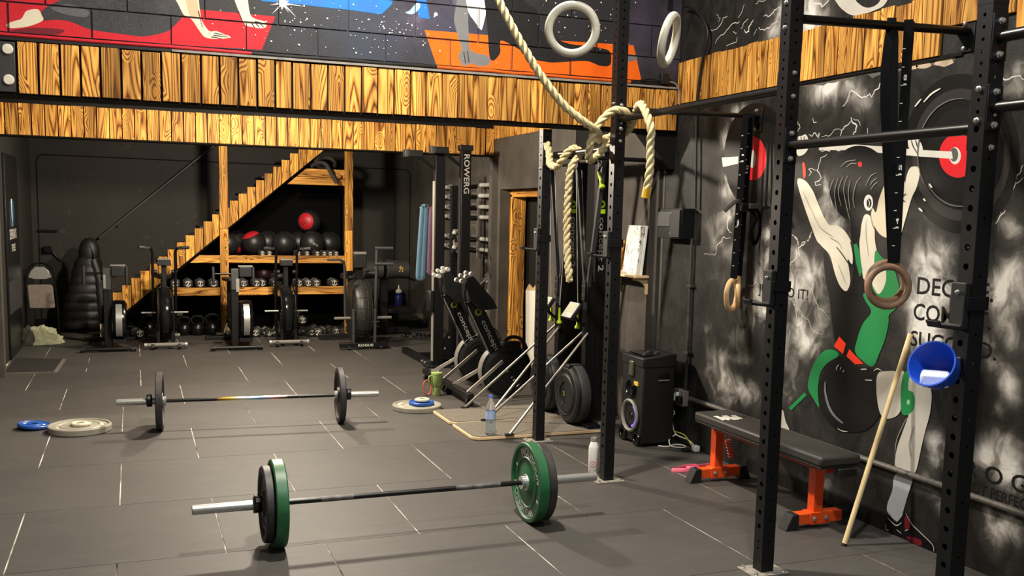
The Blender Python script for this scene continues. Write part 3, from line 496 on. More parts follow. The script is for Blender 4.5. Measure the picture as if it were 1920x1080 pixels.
SIDE_STROKES = [
  ('dim',0.006,1,[(4.1,1.918),(4.121,1.952),(4.137,1.987),(4.15,2.024),(4.157,2.061),(4.159,2.099),(4.156,2.135),(4.148,2.17),(4.136,2.203),(4.119,2.233),(4.097,2.26),(4.072,2.283),(4.044,2.303),(4.013,2.317),(3.98,2.328),(3.945,2.334),(3.91,2.335),(3.874,2.331)]),
  ('dim',0.005,1,[(3.75,1.816),(3.772,1.809),(3.796,1.803),(3.821,1.8),(3.847,1.8),(3.873,1.802),(3.899,1.806),(3.925,1.813),(3.951,1.823),(3.976,1.835),(4.0,1.849),(4.023,1.866),(4.044,1.884),(4.064,1.904)]),
  ('inks',0.004,1,[(5.182,2.227),(5.174,2.19)]),
  ('inks',0.004,1,[(5.151,2.228),(5.142,2.188)]),
  ('inks',0.004,1,[(5.12,2.229),(5.111,2.186)]),
  ('inks',0.004,1,[(4.212,2.151),(4.193,2.114),(4.158,2.076)]),
  ('inks',0.004,1,[(4.181,2.149),(4.162,2.109)]),
  ('inks',0.006,1,[(4.759,1.562),(4.704,1.522),(4.65,1.476),(4.615,1.46)]),
  ('greyk',0.003,1,[(5.102,1.894),(5.011,1.778),(4.912,1.672),(4.788,1.619)]),
  ('greyk',0.003,1,[(4.827,1.616),(4.744,1.589),(4.707,1.552)]),
  ('greyk',0.003,1,[(4.732,1.461),(4.693,1.403),(4.655,1.353)]),
  ('greyk',0.003,1,[(4.517,1.73),(4.513,1.64),(4.48,1.521)]),
  ('inks',0.003,1,[(4.484,1.745),(4.457,1.686),(4.402,1.64),(4.363,1.629)]),
  ('inks',0.004,1,[(4.261,1.845),(4.239,1.859),(4.22,1.867)]),
  ('inks',0.004,1,[(4.267,1.825),(4.244,1.831),(4.224,1.825)]),
  ('white',0.004,1,[(4.519,1.844),(4.499,1.82),(4.505,1.79)]),
  ('dimw',0.004,1,[(4.819,1.96),(4.854,1.877),(4.837,1.8)]),
  ('dimw',0.004,1,[(4.778,1.966),(4.802,1.89),(4.783,1.8),(4.757,1.744)]),
  ('dimw',0.004,1,[(4.737,1.971),(4.771,1.89),(4.736,1.8)]),
  ('dimw',0.004,1,[(4.696,1.977),(4.725,1.903),(4.69,1.8),(4.652,1.718)]),
  ('dimw',0.004,1,[(4.673,1.949),(4.682,1.875),(4.658,1.779)]),
  ('dimw',0.004,1,[(4.58,1.967),(4.621,1.928),(4.639,1.847),(4.619,1.793)]),
  ('dimw',0.004,1,[(4.461,1.984),(4.507,1.965),(4.541,1.913)]),
  ('dimw',0.004,1,[(4.449,1.957),(4.486,1.938),(4.503,1.916)]),
  ('dimw',0.004,1,[(4.443,1.934),(4.474,1.918),(4.496,1.892)]),
  ('dimw',0.004,1,[(4.711,2.025),(4.672,2.044),(4.626,2.042)]),
  ('dimw',0.004,1,[(4.762,2.027),(4.713,2.056),(4.633,2.063)]),
  ('smokew',0.016,1,[(4.785,0.75),(4.779,0.686),(4.739,0.607),(4.681,0.56),(4.605,0.533)]),
  ('pale',0.004,1,[(4.649,0.492),(4.611,0.486),(4.56,0.492)]),
  ('pale',0.004,1,[(4.673,0.872),(4.692,0.848),(4.685,0.835)]),
  ('pale',0.003,1,[(4.651,0.861),(4.659,0.842)]),
  ('pale',0.003,1,[(4.623,0.848),(4.637,0.83)]),
  ('pale',0.005,1,[(4.484,0.873),(4.436,0.881)]),
  ('pale',0.005,1,[(4.444,0.818),(4.387,0.825)]),
  ('pale',0.004,1,[(4.378,0.88),(4.351,0.897),(4.317,0.891)]),
  ('greyk',0.004,1,[(4.106,0.664),(4.139,0.598),(4.168,0.525),(4.171,0.438)]),
  ('greyk',0.004,1,[(4.018,0.873),(3.991,0.852)]),
  ('greyk',0.006,1,[(4.047,0.637),(4.072,0.534),(4.056,0.466)]),
  ('pale',0.004,1,[(4.194,0.084),(4.128,0.061),(4.088,0.089)]),
  ('pale',0.004,1,[(4.063,0.151),(4.013,0.105),(3.94,0.074),(3.859,0.04),(3.846,0.007)]),
  ('pale',0.003,1,[(4.206,0.045),(4.198,0.016),(4.177,0.018)]),
  ('pale',0.003,1,[(4.12,0.04),(4.083,0.029)]),
  ('pale',0.003,1,[(4.059,0.052),(4.035,0.067)]),
  ('bolt',0.006,0,[(4.546,2.403),(4.536,2.418),(4.518,2.443),(4.488,2.451),(4.486,2.475),(4.459,2.48)]),
  ('bolt',0.007,0,[(4.546,2.403),(4.56,2.426),(4.587,2.41),(4.636,2.417),(4.689,2.45),(4.715,2.464),(4.735,2.444),(4.744,2.406),(4.784,2.379)]),
  ('bolt',0.008,0,[(4.706,2.308),(4.693,2.281),(4.651,2.254),(4.658,2.224),(4.696,2.197)]),
  ('bolt',0.006,0,[(4.704,2.288),(4.743,2.264),(4.782,2.24),(4.789,2.203)]),
  ('bolt',0.003,0,[(4.782,2.24),(4.845,2.248),(4.896,2.213),(4.961,2.214)]),
  ('bolt',0.003,0,[(4.685,2.3),(4.633,2.276),(4.621,2.255)]),
  ('bolt',0.003,0,[(4.561,2.238),(4.562,2.198)]),
  ('bolt',0.004,0,[(5.05,2.336),(5.042,2.307),(5.013,2.302)]),
  ('bolt',0.004,0,[(5.199,2.327),(5.171,2.281),(5.204,2.251)]),
  ('bolt',0.006,0,[(5.081,2.236),(5.051,2.223),(5.03,2.243),(4.994,2.216),(4.98,2.239),(4.998,2.198)]),
  ('bolt',0.005,0,[(4.897,2.109),(4.955,2.09),(4.972,2.027),(4.982,2.013),(4.939,1.97),(4.998,1.943),(4.985,1.925),(4.935,1.927)]),
  ('bolt',0.004,0,[(4.982,2.017),(5.067,2.023),(5.032,2.008),(5.058,1.984)]),
  ('bolt',0.006,0,[(4.977,2.141),(4.877,2.125),(4.858,2.148),(4.813,2.129),(4.782,2.124),(4.763,2.143)]),
  ('bolt',0.003,0,[(4.74,2.121),(4.758,2.095),(4.731,2.08),(4.722,2.097)]),
  ('bolt',0.003,0,[(4.519,2.091),(4.47,2.078)]),
  ('bolt',0.003,0,[(4.46,2.068),(4.455,2.016)]),
  ('bolt',0.006,0,[(4.999,1.645),(5.023,1.597),(5.085,1.577),(5.095,1.558)]),
  ('bolt',0.004,0,[(5.196,1.621),(5.134,1.594),(5.125,1.557)]),
  ('bolt',0.007,0,[(5.014,1.626),(5.029,1.587),(5.089,1.557),(5.126,1.543),(5.102,1.488),(5.145,1.535),(5.14,1.478),(5.189,1.448),(5.2,1.419)]),
  ('bolt',0.004,0,[(5.211,1.621),(5.13,1.583),(5.114,1.552)]),
  ('bolt',0.003,0,[(5.031,1.325),(4.966,1.29),(4.923,1.223),(4.808,1.141)]),
  ('bolt',0.003,0,[(5.149,1.211),(5.092,1.159),(5.025,1.118),(4.973,1.092),(4.931,1.041),(4.845,1.031)]),
  ('bolt',0.005,0,[(5.149,1.211),(5.111,1.149),(5.099,1.094)]),
  ('bolt',0.007,0,[(5.874,1.705),(5.896,1.727),(5.921,1.704),(5.924,1.652),(5.894,1.618),(5.867,1.615)]),
  ('bolt',0.005,0,[(5.871,1.581),(5.966,1.586),(5.991,1.551),(6.051,1.518),(6.053,1.464),(6.123,1.449)]),
  ('bolt',0.003,0,[(6.123,1.449),(6.182,1.458),(6.211,1.449)]),
  ('bolt',0.005,0,[(5.635,1.266),(5.585,1.27),(5.55,1.295),(5.512,1.279)]),
  ('bolt',0.003,0,[(5.519,1.075),(5.458,1.082)]),
  ('bolt',0.005,0,[(6.252,3.048),(6.174,3.039),(6.126,3.062),(6.098,3.104),(6.043,3.105)]),
  ('bolt',0.005,0,[(6.185,2.943),(6.138,2.979),(6.065,2.998),(6.006,3.032),(5.911,3.036),(5.894,3.046)]),
  ('bolt',0.004,0,[(5.914,3.073),(5.87,3.104),(5.845,3.151)]),
  ('bolt',0.004,0,[(6.045,2.905),(5.918,2.913),(5.915,2.945)]),
  ('bolt',0.008,0,[(5.732,3.029),(5.758,3.001),(5.78,2.992),(5.777,2.959),(5.811,2.958),(5.83,2.981)]),
  ('bolt',0.005,0,[(5.872,2.994),(5.829,3.032),(5.79,3.042)]),
  ('bolt',0.004,0,[(5.967,2.989),(5.917,2.972)]),
  ('bolt',0.006,0,[(5.616,3.031),(5.54,3.024),(5.5,3.051),(5.444,3.056)]),
  ('bolt',0.006,0,[(5.665,2.967),(5.597,2.94),(5.544,2.944),(5.514,2.964),(5.446,2.968)]),
  ('bolt',0.003,0,[(5.717,2.924),(5.682,2.963)]),
  ('bolt',0.004,0,[(5.712,3.127),(5.669,3.138),(5.603,3.132)]),
  ('bolt',0.003,0,[(6.183,3.139),(6.13,3.106),(6.153,3.083)]),
  ('bolt',0.01,0,[(4.964,3.012),(5.025,2.983),(5.036,3.002),(5.102,3.02),(5.134,3.009),(5.107,2.972)]),
  ('bolt',0.007,0,[(3.492,1.99),(3.506,1.952),(3.539,1.918),(3.524,1.911),(3.575,1.84),(3.593,1.791),(3.598,1.767)]),
  ('bolt',0.004,0,[(3.53,1.905),(3.486,1.934)]),
  ('bolt',0.004,0,[(3.641,2.09),(3.58,2.111)]),
  ('bolt',0.006,0,[(3.745,2.433),(3.682,2.438),(3.631,2.395),(3.571,2.405),(3.51,2.386)]),
  ('bolt',0.006,0,[(3.571,1.78),(3.599,1.754),(3.621,1.716)]),
  ('pale',0.008,1,[(4.201,2.322),(4.159,2.358)]),
  ('pale',0.008,1,[(4.139,2.34),(4.089,2.377),(4.03,2.398)]),
  ('pale',0.008,1,[(4.063,1.916),(4.039,1.896)]),
  ('pale',0.008,1,[(4.096,1.84),(4.077,1.827)]),
  ('pale',0.008,1,[(4.123,1.79),(4.094,1.773)]),
]
SMOKE = [(5.899,2.007,0.104,0.059,0.5),(5.967,2.265,0.092,0.051,0.7),(5.858,1.75,0.09,0.051,0.6),(5.85,2.419,0.089,0.05,0.6),(5.93,1.897,0.079,0.044,0.5),(4.893,2.54,0.142,0.094,0.5),(4.986,2.488,0.098,0.063,0.5),(4.723,2.461,0.064,0.043,0.35),(4.604,2.389,0.07,0.048,0.3),(4.876,1.821,0.087,0.057,0.45),(4.896,1.932,0.068,0.044,0.4),(4.816,1.695,0.076,0.05,0.35),(5.198,1.987,0.064,0.04,0.2),(4.719,1.665,0.101,0.068,0.25),(5.721,0.893,0.088,0.051,0.5),(5.647,0.774,0.087,0.051,0.5),(5.964,0.612,0.121,0.069,0.45),(5.758,0.57,0.09,0.052,0.6),(5.564,0.548,0.097,0.058,0.6),(5.817,0.484,0.129,0.075,0.35),(5.975,0.746,0.095,0.053,0.5),(6.094,0.904,0.125,0.069,0.2),(5.637,1.032,0.098,0.058,0.35),(5.421,1.337,0.126,0.077,0.55),(5.468,1.192,0.139,0.084,0.6),(5.4,1.093,0.08,0.049,0.6),(5.445,1.615,0.069,0.042,0.5),(5.404,1.477,0.069,0.042,0.4),(6.04,1.523,0.122,0.068,0.35),(6.087,1.673,0.123,0.068,0.3),(5.801,1.458,0.102,0.059,0.2),(6.021,1.296,0.108,0.061,0.15),(5.083,1.293,0.144,0.093,0.65),(5.092,1.091,0.094,0.06,0.45),(4.941,1.434,0.089,0.058,0.5),(5.154,1.489,0.074,0.047,0.5),(5.054,0.961,0.114,0.073,0.55),(4.948,0.941,0.07,0.046,0.5),(5.179,0.842,0.086,0.054,0.4),(5.089,0.752,0.095,0.061,0.25),(4.84,1.151,0.068,0.045,0.35),(4.856,1.051,0.068,0.045,0.3),(5.131,0.608,0.085,0.054,0.25),(4.027,1.403,0.13,0.1,0.75),(3.938,1.244,0.12,0.093,0.6),(4.043,1.176,0.088,0.067,0.6),(4.003,1.544,0.065,0.05,0.45),(3.88,1.576,0.049,0.038,0.35),(4.049,1.639,0.059,0.044,0.3),(4.134,1.537,0.046,0.034,0.3),(4.109,1.269,0.053,0.04,0.4),(3.995,1.069,0.094,0.073,0.6),(3.884,1.056,0.063,0.049,0.4),(3.553,1.438,0.067,0.056,0.7),(3.576,1.359,0.062,0.051,0.6),(3.499,1.517,0.054,0.045,0.4),(3.499,1.668,0.048,0.04,0.6),(3.549,1.717,0.043,0.035,0.5),(3.469,1.368,0.065,0.055,0.45),(3.519,1.249,0.055,0.046,0.45),(3.464,1.166,0.048,0.04,0.4),(3.577,1.047,0.038,0.031,0.5),(3.473,0.947,0.048,0.041,0.6),(3.422,0.891,0.035,0.03,0.4),(3.523,0.82,0.043,0.036,0.4),(3.534,0.607,0.074,0.062,0.6),(3.45,0.548,0.072,0.061,0.55),(3.385,0.513,0.059,0.051,0.5),(3.595,0.565,0.051,0.042,0.5),(3.415,0.661,0.059,0.051,0.45),(3.48,1.01,0.042,0.036,0.3),(3.619,1.146,0.038,0.031,0.5),(3.48,0.698,0.036,0.031,0.5),(3.874,0.582,0.057,0.044,0.45),(3.895,0.492,0.05,0.039,0.5),(3.931,0.598,0.051,0.039,0.35),(3.946,0.364,0.051,0.04,0.35),(3.48,0.209,0.055,0.047,0.5),(3.438,0.275,0.048,0.041,0.5),(3.36,0.26,0.053,0.046,0.45),(3.538,0.311,0.044,0.037,0.35),(3.866,0.3,0.043,0.033,0.35),(3.805,0.232,0.035,0.028,0.3),(3.385,0.357,0.041,0.036,0.3),(4.868,0.052,0.09,0.06,0.25),(4.75,0.151,0.067,0.045,0.25),(4.669,0.074,0.084,0.058,0.2),(4.806,2.621,0.065,0.043,0.2),(5.238,3.031,0.136,0.084,0.75),(5.076,2.939,0.09,0.057,0.6),(5.12,2.868,0.082,0.051,0.6),(5.501,2.913,0.069,0.041,0.5),(5.427,3.033,0.078,0.047,0.4),(5.609,2.828,0.059,0.034,0.25),(3.644,2.371,0.056,0.045,0.3),(3.55,2.337,0.042,0.035,0.5),(3.553,2.434,0.036,0.03,0.4),(4.04,2.308,0.065,0.049,0.2),(4.042,1.764,0.051,0.039,0.25),(3.917,1.778,0.042,0.032,0.3)]
# ---------------------------------------------------------------- the setting
def struct(name, g, mats, bevel=0, off=None):
    return tag(build(name, g, mats, None, bevel), kind='structure')
WX = 3.88       # right wall
UY = 6.66       # front of the upper wall and its beam
LY = 10.75      # front of the lower beam
BY = 15.1       # back wall
# floor: slab with dusty joints, and one object per rubber mat
g = G(); g.box((-3.2, 1.0, -.06), (4.4, 15.3, -.0025)); floor = struct('floor', g, CHALK)
ROWX = {3: .89, 4: .40, 5: .892, 6: .387, 7: .887, 8: .389, 9: .037, 10: .511}
full = None
for r in range(0, 14):
    y0 = 1.949 + r - 1 + .002; y1 = y0 + .996
    if y1 > BY - .02: y1 = BY - .02
    xo = ROWX.get(r, .04 if r % 2 else .5)
    xmin = -3.0 if y1 < LY + .3 else -1.28
    xmax = WX if y1 < LY + .1 else 4.12
    k = -4
    while k < 5:
        a = xo + k + .0032; b = xo + k + 1 - .0032; k += 1
        a2, b2 = max(a, xmin), min(b, xmax)
        if b2 - a2 < .04: continue
        if a2 == a and b2 == b and y1 - y0 > .99:
            if full is None:
                g = G(); g.box((-.4968, -.498, -.0025), (.4968, .498, 0)); full = build('mat', g, FLOOR, floor, .0015)
                full.location = ((a+b)/2, (y0+y1)/2, 0)
            else: inst(full, 'mat', floor, ((a+b)/2, (y0+y1)/2, 0))
        else:
            g = G(); g.box((a2, y0, -.0025), (b2, y1, 0)); build('mat', g, FLOOR, floor)

# ---- paint for the murals: flat colours with a sprayed speckle
def spray(name, c, speck=.10, rough=.6, edge=None, bump=.35):
    t = NT('mural_' + name); p = t.pos(); c = srgb(c)
    f = t.noise(p, 240, 3, .7); b = t.noise(p, 6, 4, .6)
    base = t.mix(t.ramp(b, [(.35, (0,0,0,1)), (.75, (.55,.55,.55,1))]), c, srgb(edge) if edge else tuple(x*.72 for x in c[:3])+(1,))
    t.col(t.mix(t.ramp(f, [(.5, (0,0,0,1)), (.8, (speck*3,)*3+(1,))]), base, tuple(min(1, x*1.5+.12) for x in c[:3])+(1,)))
    t.bump(t.noise(p, 150, 3), bump, .003)
    return t.set(rough, 0, .22)
UP = {'red': spray('red', '#c5202c'), 'red2': spray('red_dark', '#6e1c26'), 'legging': spray('charcoal', '#2e2e31', .2, edge='#4b4a4d'),
      'shade': spray('leg_sheen', '#5a595c', .2), 'cream': spray('cream', '#dcd2b8', .05), 'skin': spray('skin', '#d3ac8a', .05), 'blue': spray('blue', '#1f74c8', .1, edge='#3a54a8'),
      'sky': spray('sky', '#9ec3dd'), 'orange': spray('orange', '#ee6a10', .06, edge='#d9501a'), 'greyp': spray('grey', '#737476', .12), 'greydk': spray('dark_grey', '#3a3a3b'),
      'white': spray('white', '#e9e5da', .02), 'ink': spray('ink', '#19191b', .14), 'haze': spray('haze', '#5c5962', .3)}
def galaxy():
    t = NT('mural_galaxy'); p = t.pos()
    a = t.noise(p, 1.6, 5, .6); b = t.noise(t.mapping(p, (1,1,1), (7.3,2,4)), 1.3, 4, .55); f = t.noise(p, 210, 3, .7)
    c = t.ramp(a, [(.32, srgb('#1c1c1e')), (.52, srgb('#28262b')), (.66, srgb('#40394a')), (.80, srgb('#7d768e'))])
    c = t.mix(t.ramp(b, [(.48, (0,0,0,1)), (.72, (.55,.55,.55,1))]), c, srgb('#2e3a50'))
    t.col(t.mix(t.ramp(f, [(.55, (0,0,0,1)), (.85, (.3,.3,.3,1))]), c, srgb('#8b8690')))
    t.bump(t.noise(p, 130, 3), .4, .004)
    return t.set(.6, 0, .4)
GAL = galaxy()
UKEYS = list(UP); UMATS = [GAL] + [UP[k] for k in UKEYS]
def smooth2(pts, sm):
    if not sm: return [tuple(p) for p in pts]
    return [(v.x, v.y) for v in catmull([(x, y, 0) for x, y in pts], 4, True)]
def clip(poly, x0, x1, z0, z1):
    def cut(ps, ins, inter):
        out = []
        for i in range(len(ps)):
            a, b = ps[i-1], ps[i]
            if ins(b):
                if not ins(a): out.append(inter(a, b))
                out.append(b)
            elif ins(a): out.append(inter(a, b))
        return out
    def ix(v): return lambda a, b: (v, a[1]+(b[1]-a[1])*(v-a[0])/(b[0]-a[0]))
    def iz(v): return lambda a, b: (a[0]+(b[0]-a[0])*(v-a[1])/(b[1]-a[1]), v)
    for ins, it in ((lambda p: p[0] >= x0, ix(x0)), (lambda p: p[0] <= x1, ix(x1)), (lambda p: p[1] >= z0, iz(z0)), (lambda p: p[1] <= z1, iz(z1))):
        if len(poly) < 3: return []
        poly = cut(poly, ins, it)
    return poly
from mathutils.geometry import tessellate_polygon
def paint(g, poly, place, mi):
    """fill an outline, place(u, v) gives the point on the wall"""
    if len(poly) < 3: return
    tris = tessellate_polygon([[Vector((p[0], p[1], 0)) for p in poly]])
    g.add([place(*p) for p in poly], [tuple(t) for t in tris], mi)
ART = [(UKEYS.index(c)+1, smooth2(p, sm)) for c, sm, p in UPPER_ART]
# upper wall: blockwork standing on the clad beam
UZ0, UZ1 = 2.72, 4.0
g = G(); g.box((-3.0, UY+.012, 2.37), (WX, UY+.16, UZ1), 0)
for i, (mi, poly) in enumerate(ART):
    paint(g, clip(poly, -3, WX, UZ0, UZ1), lambda u, v, i=i: (u, UY+.0118-.0001*i, v), mi)
wall_upper = struct('wall_upper', g, UMATS)
def block(x0, x1, z0, z1):
    g = G(); g.box((x0, UY+.001, z0), (x1, UY+.02, z1), 0)
    for i, (mi, poly) in enumerate(ART):
        paint(g, clip(poly, x0+.002, x1-.002, z0+.002, z1-.002), lambda u, v, i=i: (u, UY+.0006-.0001*i, v), mi)
    for (sx, sz, sr) in STARS:
        if x0+sr < sx < x1-sr and z0+sr < sz < z1-sr:
            g.add([(sx+sr*math.cos(a*PI/3), UY-.004, sz+sr*math.sin(a*PI/3)) for a in range(6)], [tuple(range(6))], UKEYS.index('white')+1)
    return build('block', g, UMATS, wall_upper, angle=30)
zs = [2.715, 2.893, 3.122, 3.35, 3.58, 3.80, 4.0]
for r in range(6):
    x = (-.207 if r % 2 == 0 else -.004) - .4545*6
    while x < WX:
        a, b = max(x+.005, -2.9), min(x+.4495, WX-.004)
        if b - a > .05 and (r < 3 or a > -1.5): block(a, b, zs[r]+.004, zs[r+1]-.004)
        x += .4545
# ledge of pipework at the foot of the mural, painted like the picture above it
PIPEC = plain('black_pipe_paint', '#1c1a19', .4); PIPER = plain('red_pipe_paint', '#b81f2b', .4); PIPEO = plain('orange_pipe_paint', '#d65c16', .4); DUST = plain('dusty_grey_ledge', '#85807a', .9, scale=16, var=.25)
for a, b, m in ((-3.0, .735, PIPER), (.735, 1.97, PIPEC), (1.97, 3.46, PIPEO), (3.46, 3.86, PIPEC)):
    g = G(); g.tube([(a + (b-a)*i/8, UY-.008, 2.703 + random.uniform(-.003, .003)) for i in range(9)], .011, 10)
    build('ledge_pipe', g, m, wall_upper)
g = G(); g.box((.25, UY-.03, 2.672), (3.86, UY+.012, 2.686)); build('dusty_ledge', g, DUST, wall_upper)
g = G(); g.box((-3, UY-.01, 2.672), (.25, UY+.012, 2.69)); build('ledge_board', g, PIPEC, wall_upper)

def plank_mesh(w, h, t, mat, name, parent, loc):
    g = G(); g.box((-w/2, -t, 0), (w/2, 0, h)); o = build(name, g, mat, parent, .0025); o.location = loc; return o
# upper beam
g = G(); g.box((-3.0, UY+.0, 2.355), (WX, UY+.26, 2.68)); beam_u = struct('beam_upper', g, WALLB)
cuts = [-.616,-.501,-.382,-.269,-.158,-.04,.077,.192,.309,.428,.541,.656,.773,.887,.996,1.114,1.226,1.338,1.452,1.561,1.674,1.787,1.899,2.013,2.126,2.237,2.345,2.448,2.563,2.671,2.779,2.892,3.008,3.118,3.226,3.337,3.448,3.564,3.676,3.787,3.862]
for i in range(len(cuts)-1):
    gap = .013 if i < 14 else (.010 if i < 22 else .007)
    wd = cuts[i+1]-cuts[i]-gap
    plank_mesh(wd, .298+random.uniform(-.004,.004), .020+random.uniform(-.003,.003), WOOD, 'plank', beam_u, (cuts[i]+wd/2, UY, 2.366+random.uniform(-.002,.002)))
# steel end plate with two bolts
g = G(); g.box((-1.6, UY-.014, 2.37), (-.63, UY, 2.66)); pl = build('steel_plate', g, plain('painted_steel_plate', '#33312f', .5), beam_u, .003)
for z in (2.617, 2.44):
    g = G(); g.lathe([(.0, 0), (.029, .0), (.031, .006), (.026, .012), (0, .013)], 20, M=Matrix.Translation((-.668, UY-.014, z)) @ Matrix.Rotation(PI/2, 4, 'X'))
    build('bolt_cap', g, plain('cream_bolt_cap', '#d9d3c2', .5), pl)
# lower beam
g = G(); g.box((-1.6, LY, 2.362), (4.0, LY+.25, 2.78)); beam_l = struct('beam_lower', g, WALLB)
x = -1.59
while x < 3.84:
    wd = .1165-.007-random.uniform(0, .003)
    plank_mesh(min(wd, 3.86-x), .300+random.uniform(-.003,.003), .020+random.uniform(-.003,.003), WOOD, 'plank', beam_l, (x+wd/2, LY, 2.372)); x += .1165
# ceilings of the bay and of the alcove (the camera sees only their front edge)
g = G(); g.box((-3.0, UY+.16, 2.76), (4.2, LY+.05, 2.82)); struct('ceiling', g, CEIL)
g = G(); g.box((-1.5, LY+.05, 2.72), (4.3, BY+.1, 2.80)); struct('ceiling_alcove', g, CEIL)
# back and side walls of the alcove
g = G(); g.box((-1.5, BY, 0), (4.4, BY+.1, 2.8)); wall_back = struct('wall_back', g, BACKW)
path = [(-1.22,.02),(-1.22,2.30),(-1.19,2.365),(-1.13,2.385),(1.4,2.365),(3.96,2.36),(4.03,2.34),(4.06,2.28),(4.06,.02)]
g = G(); g.tube([(a, BY-.001, b) for a, b in path], .008, 6); build('panel_edge', g, WALLB, wall_back)
g = G(); g.box((-1.22, BY-.06, 1.33), (-.98, BY, 1.36)); build('wall_shelf', g, WALLB, wall_back)
g = G(); g.box((-1.42, LY+.1, 0), (-1.30, BY, 2.8)); struct('wall_left', g, BACKW)
g = G(); g.box((-3.2, LY-.03, 0), (-1.215, LY+.12, 2.8)); struct('wall_left_pier', g, WALLG)
g = G(); g.box((-3.2, 1.0, 0), (-3.05, LY-.03, 4.0)); struct('wall_left_hall', g, WALLG)
g = G(); g.box((4.10, LY+.1, 0), (4.22, BY, 2.8)); g.box((WX, 10.53, 0), (4.22, LY+.16, 2.8)); wall_alc = struct('wall_alcove_right', g, WALLG)
g = G(); g.box((4.085, LY+.17, 0), (4.10, BY, .07)); struct('baseboard_alcove', g, WALLD)
g = G(); g.box((-1.3, BY-.02, 0), (4.10, BY, .12)); struct('baseboard_back', g, WALLB)
# right wall beyond the mural, with the timber-framed doorway
g = G()
g.box((WX, UY+.16, 0), (4.0, 9.42, 2.8)); g.box((WX, 9.42, 1.985), (4.0, 10.53, 2.8))
wall_rb = struct('wall_right_bay', g, WALLG)
y = 8.95
while y < 10.7:
    g = G(); g.box((-.016, 0, 0), (0, .110, .2)); o = build('plank', g, WOOD, wall_rb, .002); o.location = (WX, y, 2.552); y += .1145
g = G(); g.box((WX-.012, 7.62, 0), (WX, 8.49, 2.76)); build('black_panel', g, WALLB, wall_rb)
g = G(); g.box((WX-.03, 6.86, 0), (WX, 6.98, 2.34)); g.box((WX-.018, 6.98, 0), (WX, 7.02, 2.3)); build('pilaster', g, WALLD, wall_rb, .006)
g = G(); g.prism([(WX, 2.355), (WX, 2.08), (WX-.05, 2.08), (WX-.30, 2.355)], UY+.02, UY+.14, 'y'); build('corbel', g, WALLB, wall_rb)
d = G(); d.box((4.20, 9.3, 0), (4.24, 10.55, 2.1)); door = struct('door_1', d, WALLB)
for nm, lo, hi in (('door_jamb', (4.00, 10.47, 0), (4.17, 10.53, 1.93)), ('door_jamb', (4.04, 9.42, 0), (4.17, 9.50, 1.93)), ('door_lintel', (4.00, 9.42, 1.90), (4.17, 10.53, 1.985))):
    g = G(); g.box(lo, hi); build(nm, g, WOOD if nm == 'door_jamb' else WOOD_Y, door, .004)
g = G(); g.box((4.05, 9.50, 0), (4.09, 9.53, 1.90)); build('door_stop', g, WOOD, door)
# ---- right wall with the weightlifter mural
Y0, Y1 = 1.2, UY+.01; NZ, NY = 130, 190; ZT = 4.0
def smoke_mat():
    t = NT('mural_smoke'); p = t.pos()
    at = t.n('ShaderNodeAttribute', attribute_name='airbrush')
    a = t.noise(t.mapping(p, (1,1.3,1)), 6.5, 5, .58, .8); f = t.noise(p, 60, 5, .7); g2 = t.noise(p, 220, 2, .6)
    wisp = t.ramp(a, [(.36, (0,0,0,1)), (.68, (1,1,1,1))])
    k = t.math('MULTIPLY', at.outputs['Fac'], t.math('MULTIPLY_ADD', wisp, .9, .52))
    k = t.math('ADD', k, t.math('MULTIPLY', wisp, .10))
    k = t.math('ADD', k, t.math('MULTIPLY', t.math('SUBTRACT', f, .5), .05))
    c = t.ramp(k, [(0.0, srgb('#151413')), (.2, srgb('#3a3835')), (.45, srgb('#807d77')), (.95, srgb('#d6d4ce'))])
    t.col(t.mix(t.ramp(g2, [(.6, (0,0,0,1)), (.8, (.10,.10,.10,1))]), c, srgb('#b5b2ab')))
    t.bump(f, .25, .006)
    return t.set(.6, 0, .25)
SMK = smoke_mat()
g = G()
vs = []; fs = []; air = []
for i in range(NY+1):
    for j in range(NZ+1):
        y = Y0+(Y1-Y0)*i/NY; z = ZT*j/NZ
        vs.append((WX, y, z))
        v = 0.0
        for (by, bz, ry, rz, am) in SMOKE:
            d = ((y-by)/(ry*1.15))**2+((z-bz)/(rz*1.15))**2
            if d < 9: v += am*math.exp(-d*.8)
        air.append(min(v, 1.0))
for i in range(NY):
    for j in range(NZ):
        a = i*(NZ+1)+j; fs.append((a, a+1, a+NZ+2, a+NZ+1))
g.add(vs, fs); nf = len(g.v)
g.box((WX+.001, Y0, 0), (WX+.12, Y1+.14, ZT))
wall_right = struct('wall_right', g, SMK)
at = wall_right.data.attributes.new('airbrush', 'FLOAT', 'POINT')
at.data.foreach_set('value', air + [0.0]*(len(g.v)-nf))
SP = {'ink': ('#0b0b0b', None), 'ink2': ('#161514', None), 'ink3': ('#2e2c2a', None), 'redp': ('#d8262c', None), 'redo': ('#ea3a1e', None), 'redk': ('#7c1b22', '#23090b'),
      'pale': ('#d6d2c6', None), 'greydk': ('#5b5955', None), 'cream': ('#d8d1be', '#b9b2a0'), 'skinp': ('#d9cdb4', '#c4b79c'), 'white': ('#e4e1d8', None), 'greenp': ('#1f8446', '#1b7740'),
      'greenl': ('#8fd0a0', None), 'bone': ('#bdb9ae', '#a09c92'), 'bonec': ('#a9aeb2', '#8d9296'), 'inks': ('#1b1918', None), 'dim': ('#6b6863', None), 'dimw': ('#8f8b82', None),
      'greyk': ('#8f897c', None), 'smokew': ('#77777a', '#55565a'), 'bolt': ('#cfccc4', '#a5a29b')}
SPM = {k: spray('side_'+k, c, .05, .5, e, .12) for k, (c, e) in SP.items()}
